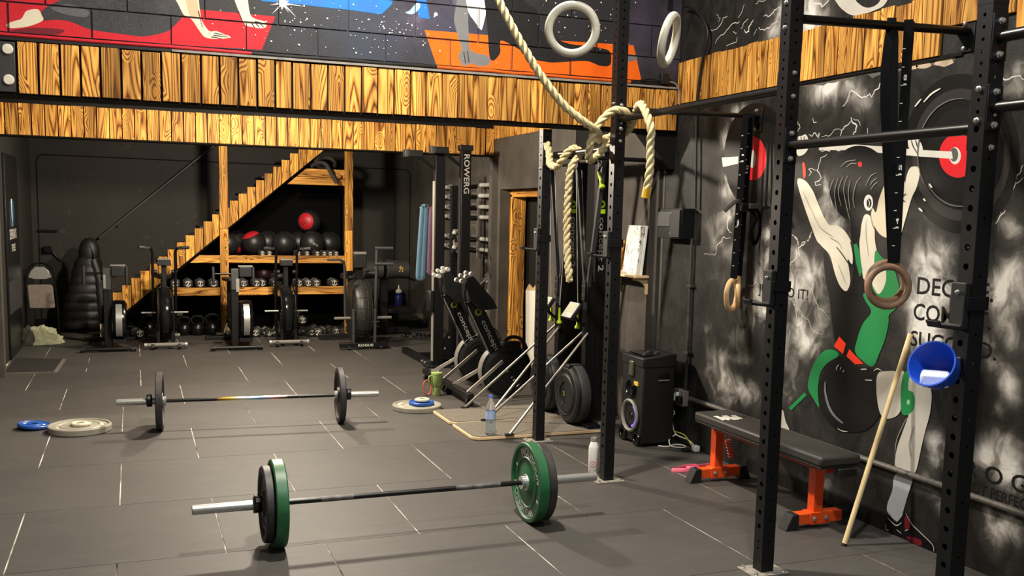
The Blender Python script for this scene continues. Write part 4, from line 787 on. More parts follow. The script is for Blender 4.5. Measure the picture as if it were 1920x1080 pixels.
def ribbon(g, pts, w, place, mi, sm, taper=True):
    pts = catmull([(x, y, 0) for x, y in pts], 5) if sm else [Vector((x, y, 0)) for x, y in pts]
    if not sm and len(pts) > 1:       # lightning: extra kinks
        q = [pts[0]]
        for a, b in zip(pts, pts[1:]):
            d = b-a; n = Vector((-d.y, d.x, 0))
            q += [a+d*.33+n*random.uniform(-.13,.13), a+d*.66+n*random.uniform(-.13,.13), b]
        pts = q
    k = len(pts); L = []; R = []
    for i in range(k):
        t = (pts[min(i+1,k-1)]-pts[max(i-1,0)]).normalized(); n = Vector((-t.y, t.x, 0))
        ww = w/2*(1 if not taper else (.45+.55*math.sin(PI*(i+.5)/k)))
        L.append(pts[i]+n*ww); R.append(pts[i]-n*ww)
    vs = [place(p.x, p.y) for p in L]+[place(p.x, p.y) for p in R]
    g.add(vs, [(i, i+1, k+i+1, k+i) for i in range(k-1)], mi)
# each picture element is one thin coat of paint on the wall
ink_cols = ('ink','ink2','ink3')
def layer_geo(items, keys, d0):
    g = G()
    for i, (c, sm, pts) in enumerate(items):
        poly = [p for p in smooth2(pts, sm)]
        poly = clip(poly, Y0, Y1, .004, 3.9)
        paint(g, poly, lambda u, v, i=i: (WX-d0-.00008*i, u, v), keys.index(c))
    return g
keys = list(SPM)
g = layer_geo(SIDE_ART, keys, .0006)
build('painted_weightlifter', g, [SPM[k] for k in keys], wall_right)
g = G()
for i, (c, wd, sm, pts) in enumerate(SIDE_STROKES):
    if c == 'bolt': continue
    ribbon(g, pts, wd*1.25, lambda u, v: (WX-.0065, u, v), keys.index(c), sm)
build('painted_outlines', g, [SPM[k] for k in keys], wall_right)
g = G()
for i, (c, wd, sm, pts) in enumerate(SIDE_STROKES):
    if c != 'bolt': continue
    ribbon(g, pts, wd*1.2, lambda u, v: (WX-.0004, u, v), 0, sm)
build('painted_lightning', g, SPM['bolt'], wall_right)
g = G()
def wall_word(body, ya, yb, za, zb):
    flat_text(g, body, (WX-.0008, ya, za), (0, yb-ya, 0), (0, 0, zb-za))
wall_word('DECIDE.', 4.10, 3.60, 1.338, 1.430); wall_word('COMMIT.', 4.113, 3.60, 1.200, 1.290); wall_word('SUCCEED.', 4.122, 3.555, 1.058, 1.142)
wall_word('JUST DO IT!', 5.52, 5.00, 1.205, 1.288); wall_word('P R O G R E S S', 3.80, 2.87, .458, .545); wall_word('NOT PERFECTION', 3.69, 3.15, .385, .438)
build('painted_words', g, plain('black_letter_paint', '#0e0d0d', .35), wall_right)
# scorched planks along the right wall
y = UY-.005; k = 0
while y > 1.6:
    wd = .114-random.choice((.004,.005,.006,.013)); hh = .305+random.uniform(-.006,.008); z0 = 2.562
    if 3.86 < y < 4.05 or 3.6 < y <= 3.86: z0 = 2.70; hh = .18
    if y <= 3.6: z0 = 2.60
    g = G(); g.box((-.018-random.uniform(0,.004), -wd, 0), (0, 0, hh)); o = build('plank', g, WOOD, wall_right, .002); o.location = (WX-.0, y, z0); y -= .114
g = G(); g.box((WX-.012, 3.9, 2.545), (WX, UY, 2.562)); build('plank_batten', g, WALLB, wall_right)
# torn plaster edge under the planks
PLAS = plain('bare_plaster', '#b8a58c', .9, scale=20, var=.2); PLG = plain('chipped_grey_paint', '#5d5851', .9, scale=20, var=.3)
g = G(); ys = [3.95+i*.035 for i in range(40)]
top = [(y, 2.546) for y in ys]; bot = [(y, 2.546-.008-abs(random.gauss(0, .012))) for y in ys]
paint(g, top+bot[::-1], lambda u, v: (WX-.0012, u, v), 0)
for c, rr in ((4.02, .05), (4.16, .04), (4.24,.03)):
    paint(g, [(c+rr*1.4*math.cos(a*PI/6)*random.uniform(.7,1.2), 2.532+rr*.5*math.sin(a*PI/6)*random.uniform(.7,1.2)) for a in range(12)], lambda u, v: (WX-.0016, u, v), 1)
build('chipped_plaster', g, [PLG, PLAS], wall_right)
# low cable trunking along the wall
g = G(); g.tube([(WX-.022, 1.4, .372), (WX-.022, 6.28, .372)], .017, 12); o = build('trim_1', g, plain('painted_conduit', '#57534d', .45, scale=40, var=.3)); tag(o, kind='structure')
# ---------------------------------------------------------------- pull-up rig
def holed_face(g, w, z0, z1, holes, place, mi=0, depth=.004):
    """one side of a square tube with round holes; place(u, z, d): d = depth inwards"""
    hs = sorted(h for h in holes if z0+.02 < h[0] < z1-.02)
    if not hs:
        g.add([place(-w/2,z0,0), place(w/2,z0,0), place(w/2,z1,0), place(-w/2,z1,0)], [(0,1,2,3)], mi); return
    bd = [z0]+[(a[0]+b[0])/2 for a, b in zip(hs, hs[1:])]+[z1]
    for i, (zc, r) in enumerate(hs):
        za, zb = bd[i], bd[i+1]
        ang = [2*PI*k/12 for k in range(12)]+[math.atan2(v-zc, u) % (2*PI) for u in (-w/2, w/2) for v in (za, zb)]
        ang = sorted(set(round(a, 5) for a in ang)); n = len(ang)
        inner = []; outer = []; deep = []
        for a in ang:
            c, s_ = math.cos(a), math.sin(a)
            t = min((w/2)/abs(c) if abs(c) > 1e-6 else 9, ((zb-zc) if s_ > 0 else (zc-za))/abs(s_) if abs(s_) > 1e-6 else 9)
            inner.append(place(r*c, zc+r*s_, 0)); deep.append(place(r*c, zc+r*s_, depth)); outer.append(place(t*c, zc+t*s_, 0))
        fs = []
        for k in range(n):
            k2 = (k+1) % n
            fs.append((n+k, n+k2, k2, k)); fs.append((k, k2, 2*n+k2, 2*n+k))
        g.add(inner+outer+deep, fs, mi)
def post_geo(w, z0, z1, hx, hy):
    g = G(); h = w/2
    holed_face(g, w, z0, z1, hx, lambda u, z, d: (-h+d, -u, z)); holed_face(g, w, z0, z1, hx, lambda u, z, d: (h-d, u, z))
    holed_face(g, w, z0, z1, hy, lambda u, z, d: (u, -h+d, z)); holed_face(g, w, z0, z1, hy, lambda u, z, d: (-u, h-d, z))
    g.add([(-h,-h,z1),(h,-h,z1),(h,h,z1),(-h,h,z1)], [(0,1,2,3)])
    return g
hx = [(.12+.035*k, .007) for k in range(2)]+[(.23+.07*k, .0125) for k in range(27)]+[(2.11+.042*k, .007) for k in range(9)]
hy = [(.16+.105*k, .006) for k in range(19)]+[(2.13+.05*k, .007) for k in range(7)]
hx2 = [(2.52+.042*k, .007) for k in range(20)]; hy2 = [(2.52+.05*k, .007) for k in range(17)]
rig = thing('pull_up_rig', 'tall black steel pull-up rig with drilled uprights bolted to the mural wall', 'rig', (2.85, 4.77, 0))
RX, RYC = 2.85, 4.77
PY = {'D': 6.79, 'A': 5.625, 'B': 3.90, 'C': 2.745}
bolt_g = G(); bolt_g.lathe([(.011,0),(.011,.002),(.0085,.003),(.0085,.010),(.005,.012),(0,.012)], 10); 
bolt_me = build('bolt', bolt_g, ZINC); BOLT = bolt_me.data; bpy.data.objects.remove(bolt_me)
RM = {'-x': (0, -PI/2, 0), '+x': (0, PI/2, 0), '-y': (PI/2, 0, 0), '+y': (-PI/2, 0, 0), '+z': (0,0,0)}
def bolt(parent, loc, d, sc=1.0): inst(BOLT, 'bolt', parent, loc, RM[d], (sc,)*3)
plate_g = G(); plate_g.prism([(-.1,-.075),(.1,-.075),(.1,.075),(-.1,.075)], 0, .007, 'z')
PLATE = plain('chalk_dusted_base_plate', '#8a8478', .8, scale=30, var=.35)
BOLTS = {'D': {'-x': (2.15,2.05), '-y': (2.20,2.07)}, 'A': {'-x': (2.41,), '-y': (2.40,2.29,2.18)}, 'B': {'-x': (2.70,2.59), '-y': (2.385,2.28)}, 'C': {'-x': (2.19,2.08), '-y': (2.10,1.985)}}
for k, yy in PY.items():
    top = 2.335 if k == 'D' else 2.482
    loc = (0, yy-RYC, 0)
    g = post_geo(.07, .006, top, hx, hy); up = build('upright', g, BLK, rig, angle=50); up.location = loc
    g = G(); g.box((-.1,-.075,0), (.1,.075,.007)); bp = build('base_plate', g, PLATE, up, .002)
    for sx in (-.078, .078):
        for sy in (-.055, .055): inst(BOLT, 'bolt', up, (sx, sy, .007), (0,0,0), (1.1,)*3).data
    if k != 'D':
        g = post_geo(.0715, 2.482, 3.3, hx2, hy2); e = build('upright_extension', g, BLK, rig, angle=50); e.location = loc
    for face, zz in BOLTS[k].items():
        for z in zz: bolt(up, (-.035, 0, z) if face == '-x' else (.002, -.035, z), face, 1.0)
def bar(name, p0, p1, r=.021):
    g = G(); g.cyl((p0[0]-RX, p0[1]-RYC, p0[2]), (p1[0]-RX, p1[1]-RYC, p1[2]), r, n=18); return build(name, g, BLKS, rig)
def flange(p, d):
    """small plate with two bolts where a bar meets a post; d = facing"""
    g = G(); s_ = .035
    lo, hi = {'-y': ((-.034,-.006,-.08),(.034,0,.08)), '+y': ((-.034,0,-.08),(.034,.006,.08)), '+x': ((0,-.034,-.08),(.006,.034,.08)), '-x': ((-.006,-.034,-.08),(0,.034,.08))}[d]
    g.box(lo, hi); f = build('flange_plate', g, BLK, rig, .002); f.location = (p[0]-RX, p[1]-RYC, p[2])
    off = {'-y': (0,-.006), '+y': (0,.006), '+x': (.006,0), '-x': (-.006,0)}[d]
    for z in (.055, -.06): bolt(f, (off[0], off[1], z), d, 1.15)
def long_bar(z, ya, yb, r=.021):
    bar('pull_up_bar', (RX, ya-.036, z), (RX, yb+.036, z), r); flange((RX, ya-.0355, z), '-y'); flange((RX, yb+.0355, z), '+y')
long_bar(2.315, PY['A'], PY['B']); long_bar(2.056, PY['B'], PY['C']); long_bar(2.142, PY['D'], PY['A'])
bar('pull_up_bar', (RX, PY['C']-.036, 2.366), (RX, 1.7, 2.366)); flange((RX, PY['C']-.0355, 2.366), '-y')
bar('pull_up_bar', (RX, PY['C']-.036, 2.123), (RX, 1.7, 2.123)); flange((RX, PY['C']-.0355, 2.123), '-y')
for nm, z, zw, r in (('B', 2.628, 2.656, .021), ('A', 2.375, 2.386, .0165), ('D', 2.142, 2.142, .0165)):
    yy = PY[nm]-(.03 if nm == 'B' else .02)
    bar('wall_bar', (RX+.036, yy, z), (WX-.012, yy, zw), r)
    g = G(); g.box((WX-.010-RX, yy-.04-RYC, zw-.10), (WX-.0005-RX, yy+.04-RYC, zw+.06)); g.prism([(WX-.01-RX, zw-.09), (WX-.09-RX, zw-.012), (WX-.01-RX, zw-.012)], yy-.004-RYC, yy+.004-RYC, 'y')
    f = build('wall_bracket', g, BLK, rig, .002)
    for z_ in (.04, -.08): inst(BOLT, 'bolt', f, (WX-.010-RX, yy+.02-RYC, zw+z_), RM['-x'], (1.1,)*3)
# ---- j-cups
def j_cup(post, z0, label):
    t = thing('j_cup', label, 'rack hook', (RX, PY[post], z0), 0, 'hooks on the rig uprights')
    g = G(); g.box((-.058,-.042,.065),(.044,-.036,.115)); g.box((-.058,.036,.065),(.044,.042,.115)); g.box((.036,-.042,.065),(.044,.042,.115)); build('sleeve', g, BLK, t, .002)
    g = G(); g.box((-.064,-.034,-.005),(-.037,.034,.165)); build('back_plate', g, BLKM, t, .004)
    g = G(); g.prism([(-.064,-.008),(-.165,.004),(-.178,.028),(-.166,.030),(-.156,.014),(-.064,.004)], -.03, .03, 'y'); build('lip', g, BLKM, t, .002)
    g = G(); g.prism([(-.066,.006),(-.154,.0155),(-.164,.031),(-.172,.032),(-.160,.022),(-.066,.012)], -.026, .026, 'y'); build('liner', g, MGREY, t)
    inst(BOLT, 'bolt', t, (-.064, 0, .13), RM['-x'], (.8,)*3)
j_cup('D', 1.448, 'black rack hook on the farthest upright beside the scorched door frame'); j_cup('A', 1.453, 'black rack hook on the upright the thick rope is wrapped around')
j_cup('B', 1.312, 'black rack hook on the upright beside the pale wooden rings'); j_cup('C', 1.338, 'large black rack hook on the nearest upright above the blue bucket')

# ---------------------------------------------------------------- ropes
def rope_geo(pts, r, pitch=.16, n=7, strands=3, fuzz=0.0):
    pts = catmull(pts, 10); g = G()
    L = [0.0]
    for a, b in zip(pts, pts[1:]): L.append(L[-1]+(b-a).length)
    m = max(8, int(L[-1]/.011)); q = []; j = 0
    for i in range(m+1):
        s_ = L[-1]*i/m
        while j < len(L)-2 and L[j+1] < s_: j += 1
        t = (s_-L[j])/max(1e-6, L[j+1]-L[j]); q.append(pts[j].lerp(pts[j+1], min(1, t)))
    tg = [(q[min(i+1,m)]-q[max(i-1,0)]).normalized() for i in range(m+1)]
    a = Vector((0,1,0)); nr = (a-tg[0]*a.dot(tg[0])).normalized(); fr = []
    for i in range(m+1):
        nr = (nr-tg[i]*nr.dot(tg[i])).normalized(); fr.append((nr.copy(), tg[i].cross(nr)))
    for k in range(strands):
        ps = []
        for i in range(m+1):
            an = 2*PI*(L[-1]*i/m/pitch+k/strands); u, v = fr[i]
            ps.append(q[i]+(u*math.cos(an)+v*math.sin(an))*r*.52)
        g.tube(ps, [r*.56*(1+random.uniform(-fuzz,fuzz)) for _ in ps], n)
    return g
def rope(label, pts, r, base, tape=None, fuzz=.0):
    t = thing('climbing_rope', label, 'rope', base, 0, 'thick ropes on the rig')
    pts = [Vector(p)-Vector(base) for p in pts]
    build('strands', rope_geo(pts, r, fuzz=fuzz), ROPE, t, angle=60)
    if tape:
        g = G(); a, b = pts[-2], pts[-1]; d = (b-a).normalized(); g.cyl(b-d*.05, b+d*.006, r*1.07, n=16); build('end_tape', g, ROPEY, t)
    return t
rope('thick manila rope swooping down and knotted around the rig bar with a yellow taped end',
     [(1.86,5.5,3.2),(1.994,5.5,2.934),(2.062,5.5,2.821),(2.166,5.5,2.664),(2.289,5.5,2.504),(2.431,5.5,2.358),(2.575,5.5,2.265),(2.67,5.54,2.222),(2.76,5.70,2.19),(2.86,5.73,2.22),(2.915,5.63,2.28),(2.86,5.53,2.345),(2.775,5.525,2.36),(2.705,5.53,2.31),(2.655,5.53,2.24),(2.622,5.54,2.14),(2.645,5.60,2.06),(2.74,5.71,2.08),(2.85,5.725,2.18),(2.915,5.62,2.25),(2.90,5.50,2.32),(2.86,5.40,2.365),(2.82,5.28,2.373),(2.792,5.19,2.345),(2.785,5.12,2.28),(2.79,5.085,2.206),(2.795,5.098,2.131),(2.8,5.101,2.01),(2.8,5.118,1.903),(2.8,5.138,1.833)], .0240, (2.8,5.3,1.83), True)
rope('frayed short manila rope looped over the far rig bar beside the ski machines',
     [(2.80,6.65,2.22),(2.8,6.60,2.16),(2.78,6.53,2.08),(2.775,6.44,2.05),(2.78,6.36,2.07),(2.80,6.29,2.135),(2.84,6.25,2.172),(2.865,6.225,2.13),(2.805,6.224,2.03),(2.8,6.241,1.872),(2.8,6.249,1.726),(2.8,6.246,1.543),(2.8,6.218,1.397),(2.8,6.182,1.259)], .025, (2.8,6.3,1.26), False, .28)
rope('pale rope end hanging at the top of the nearest upright', [(2.70,2.30,2.75),(2.66,2.36,2.50),(2.60,2.42,2.44),(2.52,2.44,2.46),(2.46,2.40,2.60),(2.45,2.38,2.8)], .02, (2.55,2.42,2.44))

# ---------------------------------------------------------------- gymnastic rings
def gym_ring(label, c, R, r, facing, mat, strap_pts, sw, group, ticks=False, tilt=0.0, nums=(), strap_n=(0,1,0)):
    """c = centre; facing = rotation of the ring plane about z; strap = flat webbing along points"""
    t = thing('gym_ring', label, 'gym ring', (c[0], c[1], c[2]-R-r), 0, group)
    g = G(); g.T = Matrix.Translation((0,0,R+r)) @ Matrix.Rotation(facing, 4, 'Z') @ Matrix.Rotation(tilt, 4, 'X'); g.ring((0,0,0), R, r, 'y', 48, 14); build('ring', g, mat, t)
    base = Vector((c[0], c[1], c[2]-R-r)); nv = Vector(strap_n).normalized()
    st = None
    for pts in strap_pts:
        ps = [Vector(p)-base for p in pts]; g = G(); k = len(ps); vs = []
        for i in range(k):
            tt = (ps[min(i+1,k-1)]-ps[max(i-1,0)]).normalized(); wv = tt.cross(nv).normalized()
            for a, b in ((-1,-1),(1,-1),(1,1),(-1,1)): vs.append(ps[i]+wv*a*sw/2+nv*b*.0015)
        fs = [(i*4+j, i*4+(j+1)%4, (i+1)*4+(j+1)%4, (i+1)*4+j) for i in range(k-1) for j in range(4)]
        fs += [(3,2,1,0), tuple((k-1)*4+j for j in range(4))]
        g.add(vs, fs); st = build('strap', g, STRAP, t)
    if ticks and st:
        ps = [Vector(p)-base for p in strap_pts[0]]; a, b = ps[0], ps[-1]; L = (b-a).length; d = (b-a)/L; g = G(); wv = d.cross(nv).normalized(); m = int(L/.085)
        for i in range(1, m):
            p = a+d*(i*.085)-nv*.0024*(1 if nv.y > 0 else -1)
            g.beam(p+wv*sw*.46, p+wv*sw*.16, .0035, .0008, 0, nv)
        tag(build('tick_marks', g, LETTER, st), kind='stuff')
        g = G()
        for i, s_ in nums:
            p = a+d*(i*.085)-nv*.0024*(1 if nv.y > 0 else -1)
            sx = wv*(-1 if wv.x > 0 else 1)
            flat_text(g, s_, p-wv*.006-d*.0, d*.05*(1 if d.z > 0 else -1), wv*.014*(1 if d.z > 0 else -1))
        if nums: tag(build('length_numbers', g, LETTER, st), kind='stuff')
    return t
RG = 'gymnastic rings hanging from the rig'
gym_ring('pale ring facing the camera in front of the yoga mural', (1.757,3.924,2.497), .100, .0175, -.42, RINGW, [[(1.768,3.918,2.585),(1.768,3.930,2.62),(1.775,3.935,3.3)],[(1.768,3.950,2.585),(1.772,3.950,3.3)]], .032, RG, False, 0, (), (-.42,1,0))
gym_ring('pale ring seen nearly edge-on near the mural corner', (2.155,3.80,2.466), .100, .0175, .82, RINGW, [[(2.155,3.80,2.585),(2.16,3.80,3.3)]], .024, RG, False, .22, (), (1,.7,0))
gym_ring('front one of the two worn brown rings on numbered black straps', (3.452,3.84,1.40), .097, .0172, -.42, OAK, [[(3.470,3.822,1.515),(3.458,3.828,2.67)],[(3.478,3.852,1.515),(3.44,3.90,2.60),(3.43,3.905,2.67)]], .042, RG, True, 0, ((2,'14'),(5,'15'),(10,'18')), (.66,.75,0))
gym_ring('rear one of the two worn brown rings on numbered black straps', (3.520,3.93,1.415), .097, .0172, -.25, OAK, [[(3.510,3.872,1.53),(3.498,3.862,2.67)],[(3.520,3.90,1.53),(3.385,3.87,2.28),(3.372,3.868,2.45),(3.395,3.87,2.68)]], .042, RG, True, 0, ((4,'16'),(7,'17')), (.66,.75,0))
gym_ring('left one of the two pale wooden rings beside the electric conduit', (3.700,5.56,1.211), .097, .0172, .62, RINGL, [[(3.700,5.54,1.32),(3.752,5.575,2.40)],[(3.712,5.57,1.32),(3.770,5.60,2.40)]], .040, RG, True, 0, ((4,'9'),(9,'11')), (.5,.86,0))
gym_ring('right one of the two pale wooden rings half hidden behind its pair', (3.785,5.62,1.225), .097, .0172, 1.0, RINGL, [[(3.775,5.60,1.335),(3.800,5.58,2.40)],[(3.79,5.63,1.335),(3.815,5.61,2.40)]], .040, RG, True, 0, ((8,'10'),), (.5,.86,0))
# bundled buckle and loose webbing on the far ring straps
t = thing('strap_buckle', 'bundled black cam buckle and loose webbing above the pale wooden rings', 'buckle', (3.79,5.55,1.74))
g = G(); g.box((-.07,-.03,.02),(.045,.03,.075)); build('buckle_body', g, BLKG, t, .006)
g = G(); g.box((-.02,-.045,.04),(.06,-.03,.075)); build('buckle_lever', g, DGREY, t, .004)
g = G(); g.tube(catmull([(-.05,0,.06),(-.10,-.02,.09),(-.15,-.02,.06),(-.19,-.01,.02)],5), .014, 8, flat=(1,.15)); build('loose_end', g, plain('worn_grey_webbing', '#4a463f', .8), t)
g = G(); g.tube(catmull([(.0,0,.05),(.04,-.03,-.02),(.0,-.04,-.10),(.05,-.02,-.19),(.075,-.03,-.10),(.06,-.02,.03)],5,True), .016, 8, closed=True, flat=(1,.3)); build('webbing_loop', g, STRAP, t)
# ---------------------------------------------------------------- weight plates and barbells
def disc_geo(R, t, face='bumper'):
    """plate about local x, centred on x = 0 with its lowest point at z = -R"""
    M = Matrix.Rotation(PI/2, 4, 'Y'); g = G(); h = t/2; b = .006
    if face == 'bumper':
        prof = [(.026,-h*.8),(.075,-h*.8),(.082,-h*.62),(R*.60,-h*.62),(R*.62,-h*.8),(R*.64,-h*.62),(R*.88,-h*.62),(R*.905,-h),(R-b,-h),(R,-h+b),(R,h-b),(R-b,h),(R*.905,h),(R*.88,h*.62),(R*.64,h*.62),(R*.62,h*.8),(R*.60,h*.62),(.082,h*.62),(.075,h*.8),(.026,h*.8),(.026,-h*.8)]
    elif face == 'iron':
        prof = [(.026,-h),(.06,-h),(.066,-h*.3),(R*.80,-h*.3),(R*.84,-h),(R-b,-h),(R,-h+b),(R,h-b),(R-b,h),(R*.84,h),(R*.80,h*.3),(.066,h*.3),(.06,h),(.026,h),(.026,-h)]
    else:
        prof = [(.026,-h),(R*.42,-h),(R*.46,-h*.6),(R*.86,-h*.6),(R*.9,-h),(R-b,-h),(R,-h+b),(R,h-b),(R-b,h),(R*.9,h),(R*.86,h*.6),(R*.46,h*.6),(R*.42,h),(.026,h),(.026,-h)]
    g.lathe(prof, 56, 0, M, caps=False); return g
def hub_geo(t):
    g = G(); M = Matrix.Rotation(PI/2, 4, 'Y'); h = t/2
    g.lathe([(.0255,-h*.95),(.046,-h*.95),(.048,-h*.7),(.048,h*.7),(.046,h*.95),(.0255,h*.95),(.0255,-h*.95)], 32, 0, M, caps=False); return g
def arc_text(g, body, r0, r1, a_mid, span, x, side):
    """word (or, for '~', a worn raised band) bent around the face; side = -1 is the face toward -x"""
    if body == '~':
        n = 14; vs = [(i/n, v) for i in range(n+1) for v in (0, 1)]; fs = [(2*i, 2*i+2, 2*i+3, 2*i+1) for i in range(n)]
    else: vs, fs, asp = text_geo(body)
    pts = []
    for u, v in vs:
        a = a_mid - (u-.5)*span
        r = r0+(r1-r0)*v
        pts.append((x, -r*math.cos(a)*(1 if side < 0 else -1), r*math.sin(a)))
    g.add(pts, fs)
def plate(name, label, cat, loc, R, t, mat, face='bumper', words=(), rot=(0,0,0), group=None, textmat=None, hub=True):
    o = thing(name, label, cat, loc, 0, group); o.rotation_euler = rot
    build('disc', disc_geo(R, t, face), mat, o, angle=40)
    if hub: build('hub_ring', hub_geo(t), STEEL, o)
    if words:
        g = G(); xx = -t/2*(.62 if face == 'bumper' else .6)-.0006
        for s_ in (-1, 1):
            for (w, r0, r1, a, sp) in words: arc_text(g, w, r0, r1, a, sp, xx*(-s_) if s_ > 0 else xx, s_)
        tag(build('raised_lettering', g, textmat or WHITE, o), kind='stuff')
    return o
BW = 'bumper plates loaded on the near barbell'
WOL = [('WOLVERSON', .148, .196, 1.15, 1.95), ('WOLVERSON', .148, .196, 1.15+PI, 1.95), ('~', .158, .182, 2.72, .10), ('~', .158, .182, 2.72+PI, .10)]
by1 = 4.975
plate('bumper_plate', 'green bumper plate at the left end of the near barbell', 'weight plate', (.655, by1, .225), .225, .062, GREEN, 'bumper', WOL, group=BW)
plate('bumper_plate', 'smaller scuffed black plate outside the green one on the left of the near barbell', 'weight plate', (.600, by1, .225), .195, .044, RUBG, 'iron', (('~', .11,.125,1.3,1.5),('~', .11,.125,4.4,1.5)), group=BW, textmat=DGREY)
plate('bumper_plate', 'green bumper plate with white lettering facing the camera on the near barbell', 'weight plate', (2.045, by1, .225), .225, .062, GREEN, 'bumper', WOL, group=BW)
plate('bumper_plate', 'dark plate behind the lettered green plate on the right of the near barbell', 'weight plate', (2.100, by1, .225), .218, .046, RUBG, 'iron', group=BW)
def rainbow_steel():  # ramp of coloured bands along the middle of the shaft
    t = NT('rainbow_banded_steel'); p = t.objco(); sx = t.n('ShaderNodeSeparateXYZ'); t.l(p, sx.inputs[0])
    f = t.math('MULTIPLY_ADD', sx.outputs[0], 1.8, .5)
    t.col(t.ramp(f, [(0, srgb('#6a5a3a')), (.2, srgb('#d8b24a')), (.4, srgb('#d9e6e6')), (.6, srgb('#6fa6d8')), (.8, srgb('#c98a70')), (1, srgb('#3a3230'))]))
    return t.set(.22, .9)
RAINBOW = rainbow_steel()
def barbell(label, c, rz, L, inner, shaft_mat, clamps, marks=True, tint=False):
    o = thing('barbell', label, 'barbell', (c[0], c[1], 0), rz, 'barbells')
    z = .225; g = G(); n = inner/2
    g.cyl((-n-.01,0,z), (n+.01,0,z), .0142, n=18); sh = build('shaft', g, shaft_mat, o)
    if marks:
        g = G()
        for x in (-.405, -.455, .405, .455): g.cyl((x-.004,0,z), (x+.004,0,z), .0145, n=18)
        tag(build('knurl_marks', g, BLKG, sh), kind='stuff')
        for a, b in ((-.47,-.30), (.26,.52)):
            g = G(); g.cyl((a,0,z), (b,0,z), .0146, n=18); build('chalked_grip', g, plain('chalky_steel', '#5a5856', .55, .4, var=.6, scale=25), sh)
    if tint:
        g = G(); g.cyl((-.27,0,z), (.27,0,z), .0147, n=18); build('tinted_centre', g, RAINBOW, sh)
    for s_ in (-1, 1):
        g = G(); g.cyl((s_*(n+.03),0,z), (s_*L/2,0,z), .0248, n=28); sl = build('sleeve', g, STEEL, o)
        g = G(); g.cyl((s_*(n-.012),0,z), (s_*(n+.03),0,z), .037, .034, n=28); build('collar', g, CHROME, sl)
        g = G(); g.cyl((s_*(L/2-.001),0,z), (s_*(L/2+.002),0,z), .019, n=24); build('end_cap', g, MGREY, sl)
    for x in clamps:
        t = thing('barbell_clamp', ('black locking clamp on the sleeve of the %s barbell, %s end' % ('near' if c[1] < 6 else 'far', 'left' if x < 0 else 'right')), 'clamp', (c[0]+x*math.cos(rz), c[1]+x*math.sin(rz), z), rz, 'barbell clamps')
        g = G(); g.T = Matrix.Rotation(PI/2, 4, 'Y'); g.lathe([(.0255,-.02),(.040,-.02),(.042,-.016),(.042,.016),(.040,.02),(.0255,.02),(.0255,-.02)], 24, caps=False); build('ring_body', g, BLKG, t)
        g = G(); g.box((-.018,-.044,.018),(.018,-.012,.058)); build('lever', g, BLKM, t, .004)
        g = G(); g.box((-.010,-.047,.026),(.010,-.044,.048)); build('steel_pin', g, STEEL, t)
    return o
barbell('near barbell on the floor with green plates', (1.3465, by1), 0, 2.21, 1.31, BLKS, (-.792,))
rz2 = math.atan2(-.135, 1.986)
barbell('far barbell on the floor with one black plate on each side', (.85, 7.885), rz2, 2.0, 1.31, BLKS, (-.765, .755), False, True)
for x, lab in ((-.69, 'black plate on the left of the far barbell'), (.69, 'black plate on the right of the far barbell')):
    p = plate('bumper_plate', lab, 'weight plate', (.85+x*math.cos(rz2), 7.885+x*math.sin(rz2), .225), .225, .05, RUBG, 'iron', (('~', .14,.155,1.4,1.3), ('~', .14,.155,1.4+PI,1.3)), (0,0,rz2), 'black plates on the far barbell', DGREY)
FL = (0, PI/2, 0)
def flat_plate(label, x, y, z, R, t, mat, face='bumper', words=(), tilt=(0,0), group=None, tm=None):
    return plate('weight_plate', label, 'weight plate', (x, y, z+t/2), R, t, mat, face, words, (tilt[0], PI/2+tilt[1], 0), group, tm, False)
PG = 'loose plates lying on the floor'
PW = [('~', .148, .168, .9, .5), ('~', .150, .170, 1.7, .7), ('~', .148, .168, 4.1, .8), ('~', .150, .168, 5.0, .4)]
flat_plate('large grey plate lying flat on the floor under a small cream disc', -.415, 8.06, 0, .228, .05, PGREY, 'bumper', PW, (0,0), PG, PCREAM)
flat_plate('small cream disc on top of the large grey plate near the left edge', -.405, 8.05, .044, .072, .022, PCREAM, 'thin', (), (0,0), PG)
flat_plate('blue plate lying tilted against the large grey plate at the left', -.745, 8.235, .012, .118, .026, BLUE, 'thin', (('~', .062,.078,1.5,.5),('~', .062,.078,4.4,.7)), (.03,.09), PG)
flat_plate('large grey plate lying flat beside the stacked rowers', 2.285, 8.20, 0, .215, .045, PGREY, 'bumper', PW, (0,0), PG, PCREAM)
flat_plate('blue plate lying on the grey plate beside the stacked rowers', 2.325, 8.20, .040, .112, .028, BLUE, 'thin', (), (0,0), PG)
flat_plate('small cream disc topping the blue plate beside the stacked rowers', 2.33, 8.20, .070, .066, .022, PCREAM, 'thin', (), (0,0), PG)

# ---------------------------------------------------------------- bench
t = thing('weight_bench', 'flat bench with black pad and orange steel frame in front of the mural', 'bench', (3.55, 4.9, 0))
g = G(); g.box((-.135,-.685,.392),(.135,.60,.452)); pad = build('pad', g, VINYLB, t, .016)
g = G(); g.box((-.13,-.68,.384),(.13,.595,.394)); build('pad_base', g, BLKM, t, .003)
g = G()
for u0, u1, v0, v1 in ((0,.10,0,1),(.12,.20,.1,1),(.22,.36,0,.75),(.38,.46,.2,1),(.48,.62,0,1),(.64,.74,0,.7),(.76,.98,.15,.95)):
    g.add([(-.115+.16*u+.012*v, .30-.012*u+.13*v, .4528) for u, v in ((u0,v0),(u1,v0),(u1+.02,v1),(u0+.02,v1))], [(0,1,2,3)])
tag(build('pad_print', g, LETTER, pad), kind='stuff')
g = G(); g.box((-.03,-.60,.335),(.03,.52,.384)); build('rail', g, REDM, t, .003)
